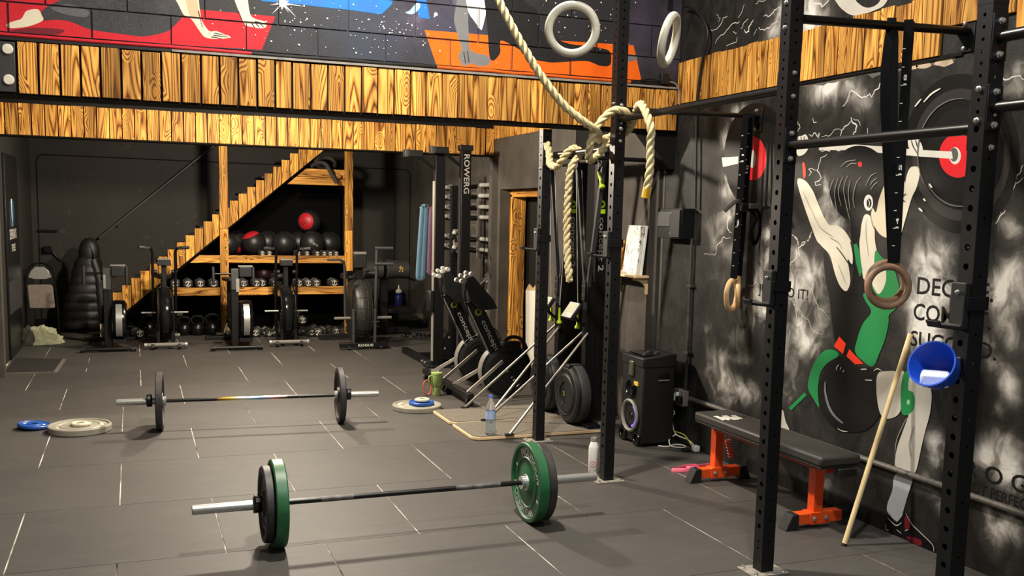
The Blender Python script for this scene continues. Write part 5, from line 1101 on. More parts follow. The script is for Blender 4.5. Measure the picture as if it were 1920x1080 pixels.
for yy in (.52, -.49):
    g = G(); g.box((-.03,yy-.03,.085),(.03,yy+.03,.345)); build('leg', g, ORANGE, t, .003)
    g = G(); g.box((-.13,yy-.033,.028),(.165,yy+.033,.088)); fb = build('foot_bar', g, ORANGE, t, .003)
    g = G(); g.box((-.055,yy-.038,.024),(.075,yy+.038,.092)); build('clamp_plate', g, ORANGE, fb, .002)
    for sx in (-.03, .05): inst(BOLT, 'bolt', fb, (sx, yy-.038, .058), RM['-y'], (1.2,)*3)
    for s_, xx in ((-1,-.13),(1,.165)):
        g = G(); g.prism([(xx,.09),(xx+s_*.045,.09),(xx+s_*.085,.0),(xx,.0)], yy-.038, yy+.038, 'y'); build('rubber_foot', g, RUB, fb, .004)
g = G(); g.box((-.025,-.71,.34),(.09,-.66,.385)); build('end_handle', g, BLKM, t, .004)
# coiled red hose hanging behind the bench leg
t = thing('coiled_cord', 'red coiled plastic cord hanging behind the bench leg', 'cord', (3.70, 5.52, .10))
pts = []
for i in range(90):
    a = i*.42; pts.append((.02*math.cos(a)+.0004*i, .02*math.sin(a), .135-.0014*i))
g = G(); g.tube(pts, .0055, 8); build('coil', g, REDM, t)
g = G(); g.tube(catmull([pts[0],(0,0,.17),(-.02,0,.21),(-.03,0,.245)],5), .003, 6); build('lead', g, PAPER, t)
# resistance loop bands by the bench
t = thing('loop_band', 'pink rubber loop bands lying on the floor by the bench', 'exercise band', (3.49, 5.68, 0))
for k, (dx, dy, a) in enumerate(((0,0,.3),(.09,-.03,-.2))):
    g = G(); pts = [(dx+(.10+.014*math.sin(3*q*PI/12))*math.cos(q*PI/12+a), dy+(.055+.01*math.cos(2*q*PI/12))*math.sin(q*PI/12+a), .014+.008*k+.006*math.sin(q*PI/6)) for q in range(24)]
    g.tube(pts, .012, 8, closed=True, flat=(1.15,.22)); build('band', g, PINK, t)
# broomstick
t = thing('wooden_stick', 'pale wooden stick leaning against the mural beside the bench', 'stick', (3.492, 4.085, 0))
g = G(); g.cyl((0.002,0,.006), (.362,.012,1.125), .0138, n=18); build('shaft', g, STICKW, t)
g = G(); g.cyl((-.001,0,-.002), (.004,0,.012), .0146, n=18); build('rubber_tip', g, RUB, t)
# chalk bucket
t = thing('chalk_bucket', 'blue chalk bowl tipped toward the room on the nearest rig upright', 'bucket', (2.735, 2.76, 1.10))
ax = Vector((-.82,-.26,.42)).normalized(); M = Matrix.Translation((.0,.0,.085)) @ ax.to_track_quat('Z','Y').to_matrix().to_4x4()
g = G(); g.lathe([(0,-.070),(.030,-.069),(.055,-.055),(.074,-.02),(.083,.03),(.086,.050),(.0885,.052),(.0885,.058),(.083,.058),(.080,.03),(.070,-.017),(.051,-.050),(.027,-.063),(0,-.064)], 40, 0, M, caps=False); build('bowl', g, BUCKET, t)
g = G(); c = M @ Vector((0,0,-.012)); g.T = Matrix.Translation(c+Vector((-.022,-.004,-.030))) @ Matrix.Rotation(.75,4,'Z') @ Matrix.Rotation(-.12,4,'Y'); g.cbox((0,0,0),(.070,.098,.050)); build('chalk_block', g, CHALKB, t, .010)
g = G(); g.box((.070,-.03,.06),(.0795,.03,.13)); build('mount', g, BLKM, t, .004)

# ---------------------------------------------------------------- bottles and cup
t = thing('water_bottle', 'clear plastic water bottle with blue cap on the wooden board', 'bottle', (2.52, 6.955, .034))
g = G(); prof = [(0,0),(.030,0),(.037,.006),(.038,.03),(.036,.045),(.038,.06),(.036,.075),(.038,.09),(.038,.115),(.0385,.12),(.0385,.185),(.038,.19),(.037,.205),(.030,.235),(.021,.258),(.0135,.272),(.0130,.288),(0,.288)]
g.lathe(prof, 28, caps=False); build('bottle_body', g, PET, t)
g = G(); g.lathe([(0,.004),(.034,.004),(.0355,.05),(.0355,.11),(0,.11)], 24, caps=False); build('water', g, make_glass('water', '#dfe9f0', 0), t)
g = G(); g.lathe([(.039,.122),(.039,.184)], 28, caps=False); build('label', g, plain('blue_bottle_label', '#9fb3d6', .5, var=.2, scale=40), t)
g = G(); g.lathe([(0,.306),(.0145,.306),(.0155,.303),(.0155,.284),(0,.284)], 20); build('cap', g, plain('blue_cap', '#5a74c9', .4), t)
t = thing('drink_bottle', 'white steel drink bottle with a round red badge behind the rig upright', 'bottle', (2.855, 5.83, 0))
g = G(); g.lathe([(0,0),(.034,0),(.036,.004),(.036,.165),(.034,.180),(.024,.205),(.022,.212),(0,.212)], 28, caps=False); build('bottle_body', g, SKINW, t)
g = G(); g.lathe([(0,.240),(.021,.240),(.023,.236),(.023,.212),(0,.212)], 24, caps=False); build('cap', g, STEEL, t)
g = G()
def on_cyl(r, a0, z, R):
    pts = [(0,0)]+[(R*math.cos(q*PI/12), R*math.sin(q*PI/12)) for q in range(24)]
    return [(r*math.cos(a0+u/r), r*math.sin(a0+u/r), z+v) for u, v in pts], [(0,1+q,1+(q+1)%24) for q in range(24)]
for k, (R, mi) in enumerate(((.020,0),(.016,1),(.0125,0),(.010,1))):
    v, f = on_cyl(.0365+.0003*k, -PI/2-.62, .062, R); g.add(v, f, mi)
v, f = on_cyl(.0379, -PI/2-.62, .062, .004); g.add(v, f, 2)
tag(build('badge', g, [REDV, SKINW, BLKM], t), kind='stuff')
t = thing('insulated_tumbler', 'light green tumbler with lid and handle beside the stacked rowers', 'cup', (2.635, 8.78, 0))
g = G(); g.lathe([(0,0),(.036,0),(.038,.004),(.040,.085),(.041,.095),(.048,.105),(.051,.200),(0,.200)], 28, caps=False); build('cup_body', g, CUPG, t)
g = G(); g.lathe([(.0405,.082),(.042,.084),(.042,.092),(.041,.094)], 28, caps=False); build('band', g, plain('green_band', '#6d8045', .5), t)
g = G(); g.lathe([(0,.222),(.03,.222),(.052,.218),(.054,.206),(.052,.198),(0,.198)], 28, caps=False); build('lid', g, CUPG, t)
g = G(); g.tube(catmull([(-.046,-.01,.19),(-.078,-.02,.185),(-.082,-.02,.15),(-.070,-.018,.12),(-.044,-.01,.112)],5), .008, 8); build('handle', g, CUPG, t)
g = G(); g.cyl((.01,0,.21),(.014,0,.242),.004,n=8); build('straw', g, PAPER, t)
t = thing('cord_loop', 'orange braided cord loop hanging beside the green tumbler', 'cord', (2.55, 8.80, 0))
g = G(); g.tube([(.0+.04*math.cos(a*PI/10), .0+.01*math.sin(a*PI/10), .075+.068*math.sin(a*PI/10)) for a in range(20)], .007, 8, closed=True); build('loop', g, ORANGEC, t)

# ---------------------------------------------------------------- loudspeaker, sockets, cables
t = thing('loudspeaker', 'black party loudspeaker with glowing violet woofer against the wall', 'speaker', (3.63, 6.53, 0))
g = G(); g.box((-.13,-.165,.02),(.145,.165,.665)); cab = build('cabinet', g, BLKM, t, .012)
g = G(); g.prism([(-.135,.60),(-.135,.672),(.15,.700),(.15,.60)], -.170, .170, 'y'); build('top_cap', g, BLKM, t, .008)
g = G(); g.cbox((.0,0,.688),(.20,.24,.006)); g2 = build('control_panel', g, BLKG, t, .002)
for k in range(5):
    g = G(); g.cyl((-.06+.03*k, -.06+.03*(k%3), .688), (-.06+.03*k, -.06+.03*(k%3), .702), .013, n=12); build('knob', g, DGREY, t)
g = G(); g.box((.0,-.172,.50),(.09,-.158,.555)); build('grab_handle', g, BLKG, t, .004)
g = G(); g.box((.0,-.175,.50),(.09,-.166,.508)); build('grab_lip', g, MGREY, t)
def cone(z, R, parts, led=False):
    M = Matrix.Translation((-.13,0,z)) @ Matrix.Rotation(-PI/2, 4, 'Y')
    g = G(); g.lathe([(R*.78,0),(R,.004),(R*1.02,.018),(R*.92,.026),(R*.82,.018),(R*.80,.004)], 36, 0, M, caps=False); w_ = build('surround', g, MGREY if led else BLKG, t)
    g = G(); g.lathe([(R*.80,.006),(R*.30,-.010),(0,-.004)], 36, 0, M, caps=False); build('cone', g, SHROUD, w_)
    if led:
        vs = []
        for i in range(13):
            a = -1.35+2.5*i/12
            for rr in (R*.72, R*.60): vs.append(M @ Vector((rr*math.sin(a), -rr*math.cos(a), .006)))
        g = G(); g.add(vs, [(2*i,2*i+1,2*i+3,2*i+2) for i in range(12)]); build('led_ring', g, LEDP, w_)
    g = G(); g.lathe([(R*.22,-.002),(R*.18,.008),(0,.012)], 20, 0, M, caps=False); build('dust_cap', g, BLKG, w_)
cone(.215, .125, t, True); cone(.425, .062, t)
g = G(); g.box((-.138,-.10,.455),(-.128,-.04,.485)); build('display', g, plain('yellow_display', '#d8b64a', .4), t)
g = G(); g.box((-.150,-.03,.52),(-.128,.03,.635)); build('handle_cup', g, plain('dim_green_chrome', '#6a6a52', .25, .6), t, .008)
for yy in (-.11, .11):
    g = G(); g.ring((-.140,yy,.06), .042, .012, 'x', 24, 8); build('bass_port', g, BLKG, t)
for xx in (-.09, .10):
    for yy in (-.12, .12):
        g = G(); g.cyl((xx,yy,0),(xx,yy,.022),.018,n=12); build('foot', g, RUB, t)
t = thing('wall_socket', 'grey surface socket box with white plugs on the conduit', 'socket', (WX, 6.40, .26))
g = G(); g.box((-.05,-.07,.04),(-.001,.08,.16)); build('back_box', g, MGREY, t, .006)
g = G(); g.box((-.085,.02,.07),(-.05,.065,.125)); build('plug', g, WHITE, t, .008)
g = G(); g.box((-.075,-.01,.085),(-.05,.02,.14)); build('plug', g, WHITE, t, .006)
g = G(); g.box((-.09,-.07,.06),(-.05,-.02,.12)); build('plug', g, BLKM, t, .008)
t = thing('extension_cable', 'white and yellow extension cable tangled on the floor under the socket', 'cable', (3.78, 6.25, 0))
g = G(); g.tube(catmull([(.03,.19,.335),(.028,.195,.27),(.03,.19,.22),(.02,.17,.15),(.03,.13,.08),(.07,.04,.06),(.08,-.03,.04),(.06,-.10,.02)],8), .0045, 8); build('lead', g, PAPER, t)
g = G(); g.tube(catmull([(.03,.13,.08),(-.03,.12,.05),(-.05,.06,.012),(.02,.0,.008),(.06,.05,.01),(.0,.09,.012),(-.08,.06,.008),(-.13,.11,.006)],8), .0045, 8); build('lead', g, PAPER, t)
g = G(); g.tube(catmull([(.025,.14,.10),(.055,.05,.09),(.075,-.02,.03),(.055,-.09,.014)],8), .0042, 8); build('lead', g, plain('yellow_cable', '#b8b23a', .5), t)
g = G(); g.cbox((.055,-.115,.026),(.05,.055,.05)); build('plug', g, WHITE, t, .012)
g = G(); g.box((-.03,-.10,.0),(.09,-.05,.02)); build('adaptor', g, BLKM, t, .005)
g = G(); g.ring((.03,.19,.235),.016,.004,'y',20,8); build('lead_loop', g, PAPER, t)
# consumer unit and conduit
t = thing('fuse_box', 'black metal fuse box with a hinged cover on the corner of the right wall', 'fuse box', (WX, 6.53, 1.555))
g = G(); g.box((-.11,-.17,0),(-.002,.19,.225)); build('box_body', g, BLK, t, .004)
g = G(); g.box((-.124,-.16,.01),(-.11,-.02,.215)); build('cover', g, BLKM, t, .003)
g = G(); g.box((-.119,-.01,.09),(-.11,.18,.20)); build('panel', g, DGREY, t, .002)
for z in (.04, .19):
    g = G(); g.cyl((-.126,-.03,z),(-.123,-.03,z),.006,n=10); build('screw', g, ZINC, t)
t = thing('conduit_pipe', 'thin dark conduit running up the wall beside the fuse box', 'pipe', (WX, 6.33, .4))
g = G(); g.tube([(-.02,.02,0),(-.02,.02,1.16)], .012, 10); build('lower_run', g, WALLD, t)
g = G(); g.tube(catmull([(-.03,-.02,1.38),(-.03,0,1.75),(-.03,.02,2.1),(-.04,-.04,2.4),(-.05,-.12,2.62),(-.05,.05,2.80),(-.05,.22,2.86)],6), .010, 10); build('upper_cable', g, BLKM, t)
for z in (.30, .80):
    g = G(); g.box((-.034,-.01,z),(-.001,.05,z+.02)); build('saddle', g, WALLD, t)
t = thing('junction_box', 'small black junction box on the ledge at the mural corner', 'junction box', (3.73, UY-.03, 2.70))
g = G(); g.box((-.03,-.02,0),(.035,.02,.075)); build('box_body', g, BLKM, t, .004)
g = G(); g.tube(catmull([(-.03,0,.02),(-.12,.0,.03),(-.2,.0,.015)],5), .006, 8); build('cable', g, BLKM, t)
g = G(); g.tube(catmull([(.03,0,.02),(.09,-.01,.01),(.125,-.015,-.05),(.13,-.02,-.16)],6), .007, 8); build('cable', g, MGREY, t)
# wall shelf with pictures
t = thing('wall_shelf', 'small raw pine shelf on curved brackets on the dark wall', 'shelf', (WX, 7.3, 1.09))
g = G(); g.box((-.158,-.335,.135),(-.001,.33,.152)); build('board', g, RAW, t, .002)
for yy in (-.29, .20):
    pts = [(-.001,.135),(-.145,.135),(-.145,.115)]+[(-.145+.11*math.sin(a*PI/16), .115-.085*(1-math.cos(a*PI/16))) for a in range(1,9)]+[(-.035,.0),(-.001,.0)]
    g = G(); g.prism(pts, yy-.012, yy+.012, 'y'); build('bracket', g, RAW, t, .002)
def toile():
    t = NT('black_and_white_print'); p = t.objco(); a = t.noise(t.mapping(p,(1,1,.6)), 22, 5, .7, 1.2)
    t.col(t.ramp(a, [(.40, srgb('#2c2c2c')), (.45, srgb('#d8d6ce')), (.6, srgb('#e6e4dc'))])); return t.set(.6)
t = thing('canvas_print', 'black and white canvas print standing on the pine shelf', 'picture', (3.80, 7.18, 1.243))
g = G(); g.T = Matrix.Rotation(.10,4,'Y'); g.box((0,-.155,0),(.022,.155,.40)); build('canvas', g, WHITE, t, .003)
g = G(); g.T = Matrix.Rotation(.10,4,'Y'); g.box((-.0012,-.150,.006),(-.0002,.150,.394)); build('print', g, toile(), t)
t = thing('wooden_plaque', 'scorched wooden plaque behind the print on the pine shelf', 'plaque', (3.83, 7.44, 1.243))
g = G(); g.T = Matrix.Rotation(.08,4,'Y'); g.box((0,-.10,0),(.02,.10,.27)); build('board', g, WOOD, t, .003)
t = thing('paper_stack', 'folded white papers lying on the pine shelf', 'papers', (3.79, 7.36, 1.243))
for k in range(3):
    g = G(); g.box((-.06+.006*k,-.09,.007*k),(.06-.005*k,.11-.012*k,.007*k+.006)); build('sheet', g, PAPER, t)
# ---------------------------------------------------------------- ski machines on their boards
def ski_board(label, y0, y1):
    t = thing('floor_board', label, 'platform', (2.96, (y0+y1)/2, 0), 0, 'platforms under the ski machines')
    hw = (y1-y0)/2; x0, x1, c = -.60, .60, .05
    pl = [(x0+c,-hw),(x1,-hw),(x1,hw),(x0+c*.6,hw),(x0,hw-c*.6),(x0,-hw+c)]
    g = G(); g.prism(pl, .004, .026, 'z'); build('plywood', g, RAW, t, .003)
    s_ = .975; g = G(); g.prism([(a*s_,b*s_) for a, b in pl], .026, .031, 'z'); build('rubber_top', g, STUD, t)
    return t
ski_board('front rubber-topped plywood board under the nearer ski machine', 6.90, 7.44); ski_board('rear rubber-topped plywood board under the farther ski machine', 7.46, 7.99)
def ski_erg(label, x, y, hand_up):
    t = thing('ski_machine', label, 'ski machine', (x, y, .031), 0, 'ski machines')
    g = G(); g.box((-.035,-.04,.0),(.05,.04,1.16)); build('column', g, BLK, t, .005)
    g = G(); g.box((-.09,-.25,0),(.02,.25,.03)); build('base_plate', g, BLK, t, .004)
    M = Matrix.Translation((-.17,0,.245)) @ Matrix.Rotation(-PI/2,4,'Y')
    g = G(); g.lathe([(.0,-.13),(.20,-.13),(.232,-.11),(.238,-.02),(.232,.0),(.205,.012),(.165,.008),(.15,.02),(.10,.022),(.095,.012),(0,.012)], 44, 0, M, caps=False); hs = build('flywheel_housing', g, BLKM, t, angle=25)
    g = G(); g.lathe([(.239,-.105),(.2415,-.10),(.2415,-.03),(.239,-.025)], 44, 0, M, caps=False); build('vent_band', g, DGREY, hs)
    for r_ in (.125, .165, .21):
        g = G(); g.ring((0,0,0), r_, .0035, 'z', 36, 6); 
        g.v = [M @ (p+Vector((0,0,.0165 if r_ < .2 else .008))) for p in g.v]; build('trim_ring', g, DGREY, hs)
    g = G(); g.box((-.183,-.055,.455),(-.05,.055,.485)); build('top_clamp', g, BLKM, hs, .006)
    g = G(); flat_text(g, '2', (-.194,.014,.232), (0,-.022,0), (0,0,.035)); build('badge', g, LIME, hs)
    g = G(); g.box((.035,-.028,.03),(.205,.028,2.16)); bb = build('back_board', g, BLK, t, .004)
    g = G(); flat_text(g, 'concept 2', (.048,-.0292,1.67), (0,0,-.43), (.062,0,0)); tag(build('wordmark', g, LETTERG, bb), kind='stuff')
    g = G(); g.lathe([(.013,0),(.030,0)], 20, 0, Matrix.Translation((.08,-.0292,1.775)) @ Matrix.Rotation(PI/2,4,'X'), caps=False); build('logo', g, LIME, bb)
    g = G(); g.box((.05,-.0296,1.70),(.11,-.0286,1.735)); build('logo_bar', g, LIME, bb)
    for s_ in (-1, 1):
        pl = [(s_*.008,1.10),(s_*.040,1.11),(s_*.265,2.12),(s_*.232,2.13)]
        g = G(); g.prism(pl if s_ > 0 else pl[::-1], -.035, .0, 'x'); build('tower_arm', g, DGREY, t, .004)
    g = G(); g.box((-.03,-.268,2.10),(.13,.268,2.17)); build('pulley_head', g, BLK, t, .008)
    for s_ in (-1, 1):
        g = G(); g.ring((-.04, s_*.22, 2.09), .028, .009, 'x', 20, 8); build('pulley', g, DGREY, t)
        hz_ = (2.02 if (hand_up and s_ < 0) else .90)
        g = G(); g.tube([(-.045,s_*.215,2.09),(-.05,s_*(.09 if hz_ < 1 else .21),hz_+.02)], .0035, 6); build('cord', g, LETTERG, t)
        g = G(); p = Vector((-.05,s_*(.09 if hz_ < 1 else .21),hz_)); dn = Vector((0,0,-1)) if hz_ < 1 else Vector((.1,-.45,-1)).normalized()
        g.tube([p, p+dn*.03, p+dn*.10, p+dn*.125, p+dn*.135], [.009,.010,.011,.024,.022], 12); build('handle', g, LIME, t)
        g = G(); g.tube([(-.02,s_*.03,1.16),(.0,s_*.20,2.05)], .003, 6); build('inner_cord', g, LETTERG, t)
    g = G(); g.box((-.05,-.03,1.0),(-.03,.03,1.16)); bk = build('monitor_bracket', g, BLKM, t, .003)
    for z in (1.05, 1.12):
        for s_ in (-.02,.02):
            g = G(); g.cyl((-.052,s_,z),(-.048,s_,z),.006,n=8); build('rivet', g, ZINC, bk)
    g = G(); g.tube([(-.04,0,.80),(-.11,-.01,.85),(-.13,-.01,.90)], .014, 8); build('monitor_arm', g, BLKM, t)
    g = G(); g.T = Matrix.Translation((-.15,-.01,.915)) @ Matrix.Rotation(.62,4,'Y'); g.box((-.018,-.095,-.07),(.018,.095,.08)); mo = build('monitor', g, BLKM, t, .008)
    g = G(); g.T = Matrix.Translation((-.15,-.01,.915)) @ Matrix.Rotation(.62,4,'Y'); g.box((-.021,-.090,-.065),(-.018,.090,.075)); build('monitor_face', g, LETTERG, mo, .001)
    g = G(); g.T = Matrix.Translation((-.15,-.01,.915)) @ Matrix.Rotation(.62,4,'Y'); g.box((-.0222,-.068,-.020),(-.0208,.068,.062)); build('screen', g, plain('grey_lcd', '#a5a894', .3), mo)
    for s_ in (-1, 1):
        g = G(); g.tube([(-.02,s_*.045,.74),(-.76,s_*.27,.008)], .0105, 12); build('brace', g, ROD, t)
        g = G(); g.cbox((-.765,s_*.27,.006),(.07,.04,.010)); build('brace_foot', g, BLKM, t, .002)
    return t
ski_erg('nearer ski machine with its big black flywheel, behind the roped upright', 3.42, 7.17, True); ski_erg('farther ski machine standing on the rear board beside the doorway', 3.42, 7.72, False)

# ---------------------------------------------------------------- rowing machines stored upright
def rower_front(label, yc):
    t = thing('rowing_machine', label, 'rowing machine', (3.16, yc, 0), 0, 'rowing machines stored folded up')
    M = Matrix.Translation((.06,0,.262)) @ Matrix.Rotation(PI/2,4,'X')
    g = G(); g.lathe([(0,.06),(.12,.062),(.20,.055),(.245,.03),(.252,-.03),(.20,-.06),(0,-.06)], 44, 0, M, caps=False); f = build('flywheel_cage', g, BLKM, t, angle=25)
    g = G(); g.lathe([(.246,.045),(.258,.03),(.262,0),(.258,-.03),(.246,-.045)], 44, 0, M, caps=False); build('cage_rim', g, MGREY, f)
    for k in range(4):
        g = G(); r_ = .08+.034*k; g.ring((0,0,0), r_, .0018, 'z', 36, 5); g.v = [M @ (p+Vector((0,0,.062-.004*max(0,k-2)))) for p in g.v]; build('guard_wire', g, BLKG, f)
    g = G(); flat_text(g, '2', (.05,-.0655,.25), (.022,0,0), (0,0,.03)); build('badge', g, LIME, f)
    p0 = Vector((.03,0,.30)); p1 = Vector((-.285,0,.93)); d = (p1-p0).normalized()
    g = G(); g.beam(p0, p1, .085, .135, 0, (1,0,0)); arm = build('body_arm', g, BLK, t, .005)
    g = G(); g.beam(p0+Vector((-.062,-.044,-.03)), p1+Vector((-.062,-.044,-.03)), .004, .008, 0, (1,0,0)); build('arm_edge', g, ALU, arm)
    n = Vector((d.z,0,-d.x)); g = G(); a = p1-d*.22
    flat_text(g, 'concept 2', a+Vector((0,-.0435,0))-n*.028, -d*.40, n*.065); tag(build('wordmark', g, LETTERG, arm), kind='stuff')
    g = G(); c = p1-d*.13; g.lathe([(.016,0),(.034,0)], 20, 0, Matrix.Translation((c.x,-.0437,c.z)) @ Matrix.Rotation(PI/2,4,'X'), caps=False); build('logo', g, plain('olive_logo', '#7d8a2a', .5), arm)
    g = G(); g.prism([(-.37,1.13),(-.30,1.15),(-.10,.93),(-.06,.85),(-.22,.83),(-.33,.93)], -.10, .10, 'y'); build('foot_board', g, BLKM, t, .006)
    for k, (x, z) in enumerate(((-.40,1.10),(-.36,1.14),(-.31,1.165))):
        for s_ in (-.075, .075):
            g = G(); g.cyl((x,s_-.022,z),(x,s_+.022,z),.021,n=16); build('roller', g, LETTERG, t)
    g = G(); g.tube(catmull([(-.36,-.09,1.08),(-.38,-.10,.98),(-.36,-.11,.86),(-.37,-.10,.76)],5), .008, 6); build('foot_strap', g, STRAP, t)
    for s_ in (-.28, .14):
        g = G(); g.beam((-.40,s_,.115),(.0,s_*.35,.36), .012, .032, 0, (0,0,1)); lg = build('front_leg', g, ALU, t, .001)
    g = G(); g.box((-.43,-.40,.075),(-.375,.36,.125)); fb = build('front_foot', g, BLK, t, .004)
    for s_ in (-.33, .29):
        g = G(); g.cyl((-.40,s_-.015,.036),(-.40,s_+.015,.036),.035,n=18); build('caster', g, RUB, fb)
        g = G(); g.box((-.42,s_-.02,.04),(-.38,s_+.02,.08)); build('caster_fork', g, BLK, fb)
    g = G(); g.tube(catmull([(.05,.03,.5),(.12,.05,.56),(.22,.03,.55),(.27,0,.46),(.24,-.02,.38)],6), .018, 8); build('chain_hose', g, RUB, t)
    g = G(); g.box((.02,-.05,.44),(.20,.05,.53)); build('chain_guard', g, BLKM, t, .01)
    return t
rower_front('rear folded rowing machine half leaning behind the green tumbler', 9.25); rower_front('front folded rowing machine with flywheel beside the far upright', 8.52)
def rower_rail(label, x, y, z, text):
    t = thing('rower_rail', label, 'rowing machine', (x, y, 0), 0, 'rowing machines stored folded up')
    g = G(); g.box((-.055,-.045,.03),(.055,.045,z)); bm = build('rail_beam', g, BLK, t, .006)
    g = G(); g.box((-.075,-.055,z-.06),(.075,.055,z)); build('end_cap', g, BLKM, t, .006)
    g = G(); g.box((-.066,-.03,.03),(-.057,.03,z-.35)); build('rail_track', g, DGREY if text else ALU, t, .001)
    if text:
        g = G(); flat_text(g, text, (-.028,-.0465,z-.10), (0,0,-.42), (.062,0,0)); tag(build('wordmark', g, LETTERG, bm), kind='stuff')
    g = G(); g.beam((-.06,0,z-.22),(-.30,-.02,z-.05), .02, .03); build('rear_leg', g, BLK, t)
    g = G(); g.box((-.36,-.05,z-.10),(-.20,.05,z-.03)); build('rear_foot', g, BLKM, t, .006)
    g = G(); g.box((-.40,-.052,z-.105),(-.36,.052,z-.025)); build('foot_cap', g, DGREY, t, .006)
    g = G(); g.box((-.14,-.09,0),(.14,.09,.03)); build('rail_base', g, BLKM, t, .004)
    g = G(); g.box((-.12,-.06,.62),(-.056,.06,.86)); build('seat', g, BLKM, t, .02)
    return t
rower_rail('tall upright rower rail with vertical lettering in front of the timber beam', 3.385, 10.3, 2.44, 'ROWERG'); rower_rail('second upright rower rail without lettering behind the lettered one', 3.13, 10.42, 2.40, '')

# ---------------------------------------------------------------- barbell wall storage and its bars
def hook_plate(t, y):
    g = G(); pts = [(0,1.15),(0,2.12)]; z = 2.10
    pts.append((-.05,2.12))
    while z > 1.24:
        pts += [(-.05,z),(-.115,z+.0),(-.125,z-.01),(-.115,z-.02),(-.085,z-.022),(-.05,z-.075),(-.055,z-.095)]; z -= .132
    pts += [(-.05,1.15)]
    g.prism(pts, y-.006, y+.006, 'y'); build('hook_plate', g, MGREY, t, .002)
t = thing('barbell_holder', 'wall holder with rows of hooks carrying spare barbells', 'barbell rack', (4.09, 12.4, 0))
hook_plate(t, -.62); hook_plate(t, .95)
for i, z in enumerate((2.054,1.925,1.789,1.663,1.397,1.265)):
    o = thing('barbell', 'spare barbell with chrome sleeve on the wall holder, %s hook' % ('top','second','third','fourth','fifth','lowest')[i], 'barbell', (4.005, 11.13+.02*(i % 3), z), 0, 'barbells')
    g = G(); g.cyl((0,.40,0),(0,1.72,0), .0142, n=12); build('shaft', g, BLKS, o)
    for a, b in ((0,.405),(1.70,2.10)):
        g = G(); g.cyl((0,a,0),(0,b,0), .0248, n=20); build('sleeve', g, SLEEVE_SHINE, o)
    for a in (.405, 1.68):
        g = G(); g.cyl((0,a,0),(0,a+.03,0), .036, n=20); build('collar', g, STEEL, o)
# squat stand with bolted feet
t = thing('squat_stand', 'black squat stand with drilled upright and bolted gusset feet behind the rowers', 'rack', (3.50, 11.05, 0))
g = post_geo(.075, .03, 2.02, [(.2+.05*k,.007) for k in range(35)], [(.2+.05*k,.007) for k in range(35)]); build('upright', g, BLK, t, angle=50)
g = G(); g.prism([(-.28,.03),(.28,.03),(.05,.34),(-.05,.34)], -.045, -.038, 'y'); gs = build('gusset', g, BLK, t, .001)
for x, z in ((-.18,.08),(.18,.08),(-.05,.25),(.05,.25),(-.10,.12)): inst(BOLT, 'bolt', gs, (x,-.045,z), RM['-y'], (1.2,)*3)
g = G(); g.box((-.46,-.04,.0),(.42,.035,.075)); build('foot_beam', g, BLK, t, .003)
g = G(); g.box((-.47,-.62,.0),(-.40,.55,.07)); fb = build('cross_foot', g, BLK, t, .003)
for y_ in (-.50,-.38): inst(BOLT, 'bolt', fb, (-.47,y_,.035), RM['-x'], (1.6,)*3)
g = G(); g.box((-.40,-.50,.0),(.0,-.43,.065)); build('side_foot', g, BLK, t, .003)
g = G(); g.box((-.475,-.66,.0),(-.39,-.60,.075)); build('foot_cap', g, RUB, t, .004)
g = G(); g.box((-.02,-.09,1.25),(.10,-.04,1.52)); hk = build('hook_plate', g, MGREY, t, .004)
for z in (1.30, 1.47):
    g = G(); g.cyl((-.02,-.09,z),(-.06,-.15,z-.06),.02,n=12); build('handle', g, BLKM, hk)
    g = G(); g.ball((-.02,-.10,z+.01),.028,14,8); build('grip_ball', g, LETTERG, hk)
# weight plates and grips hung beside the holder
t = thing('handle_rack', 'bundle of dark cable handles and grips hanging by the grey column', 'cable handles', (3.86, 11.0, .6))
for k in range(6):
    g = G(); a = .3+.5*k; g.tube([(-.05+.03*k,-.05,.28+.05*(k%3)),(.03+.02*k,-.10,.36+.05*(k%3))], .014, 10); build('grip', g, BLKM if k % 2 else DGREY, t)
for k in range(3):
    g = G(); g.ball((-.06+.08*k,-.08,.22+.1*k), .02, 12, 8); build('joint_ball', g, LETTERG, t)
g = G(); g.tube(catmull([(.0,0,.55),(.06,-.03,.52),(.08,-.03,.35),(.05,-.03,.15)],6), .03, 8, flat=(1,.35)); build('hanging_pad', g, DGREY, t)
g = G(); g.tube(catmull([(.02,0,.9),(.0,-.02,.7),(-.02,-.03,.5)],5), .006, 6); build('hanging_strap', g, STRAP, t)
for k, dx in enumerate((0, .05)):
    o = thing('wooden_stick', 'short pale wooden stick, %s of two leaning by the grey column' % ('left','right')[k], 'stick', (3.80+dx, 10.90, 0))
    g = G(); g.cyl((0,0,0),(.10,.03,.82), .014, n=12); build('shaft', g, STICKW, o)
# resistance bands
def band(label, x, y, ztop, zbot, w_, mat, lean):
    t = thing('resistance_band', label, 'exercise band', (x, y, zbot), 0, 'resistance bands hanging from a peg')
    L = ztop-zbot; pts = [(0,0,L)]
    pts = [(.022,0,L*.96),(.012,0,L),(-.012,0,L),(-.024,0,L*.9),(-.030+lean,0,.08),(-.02+lean,0,.01),(lean,0,0),(.02+lean,0,.01),(.028+lean,0,.09)]
    g = G(); g.tube(catmull(pts,6,True), w_, 10, closed=True, flat=(1.25,.45)); build('loop', g, mat, t)
band('wide pale blue resistance band, leftmost on the peg', 3.27, 11.5, 1.77, .92, .026, BANDB, -.035); band('thin red resistance band between the blue and purple ones', 3.325, 11.52, 1.75, 1.0, .010, BANDR, -.01)
band('purple resistance band hanging beside the red one', 3.375, 11.5, 1.75, .98, .020, BANDP, -.01); band('dull violet resistance band hanging rightmost on the peg', 3.42, 11.53, 1.74, 1.02, .014, plain('violet_latex','#6a5564',.6), 0)
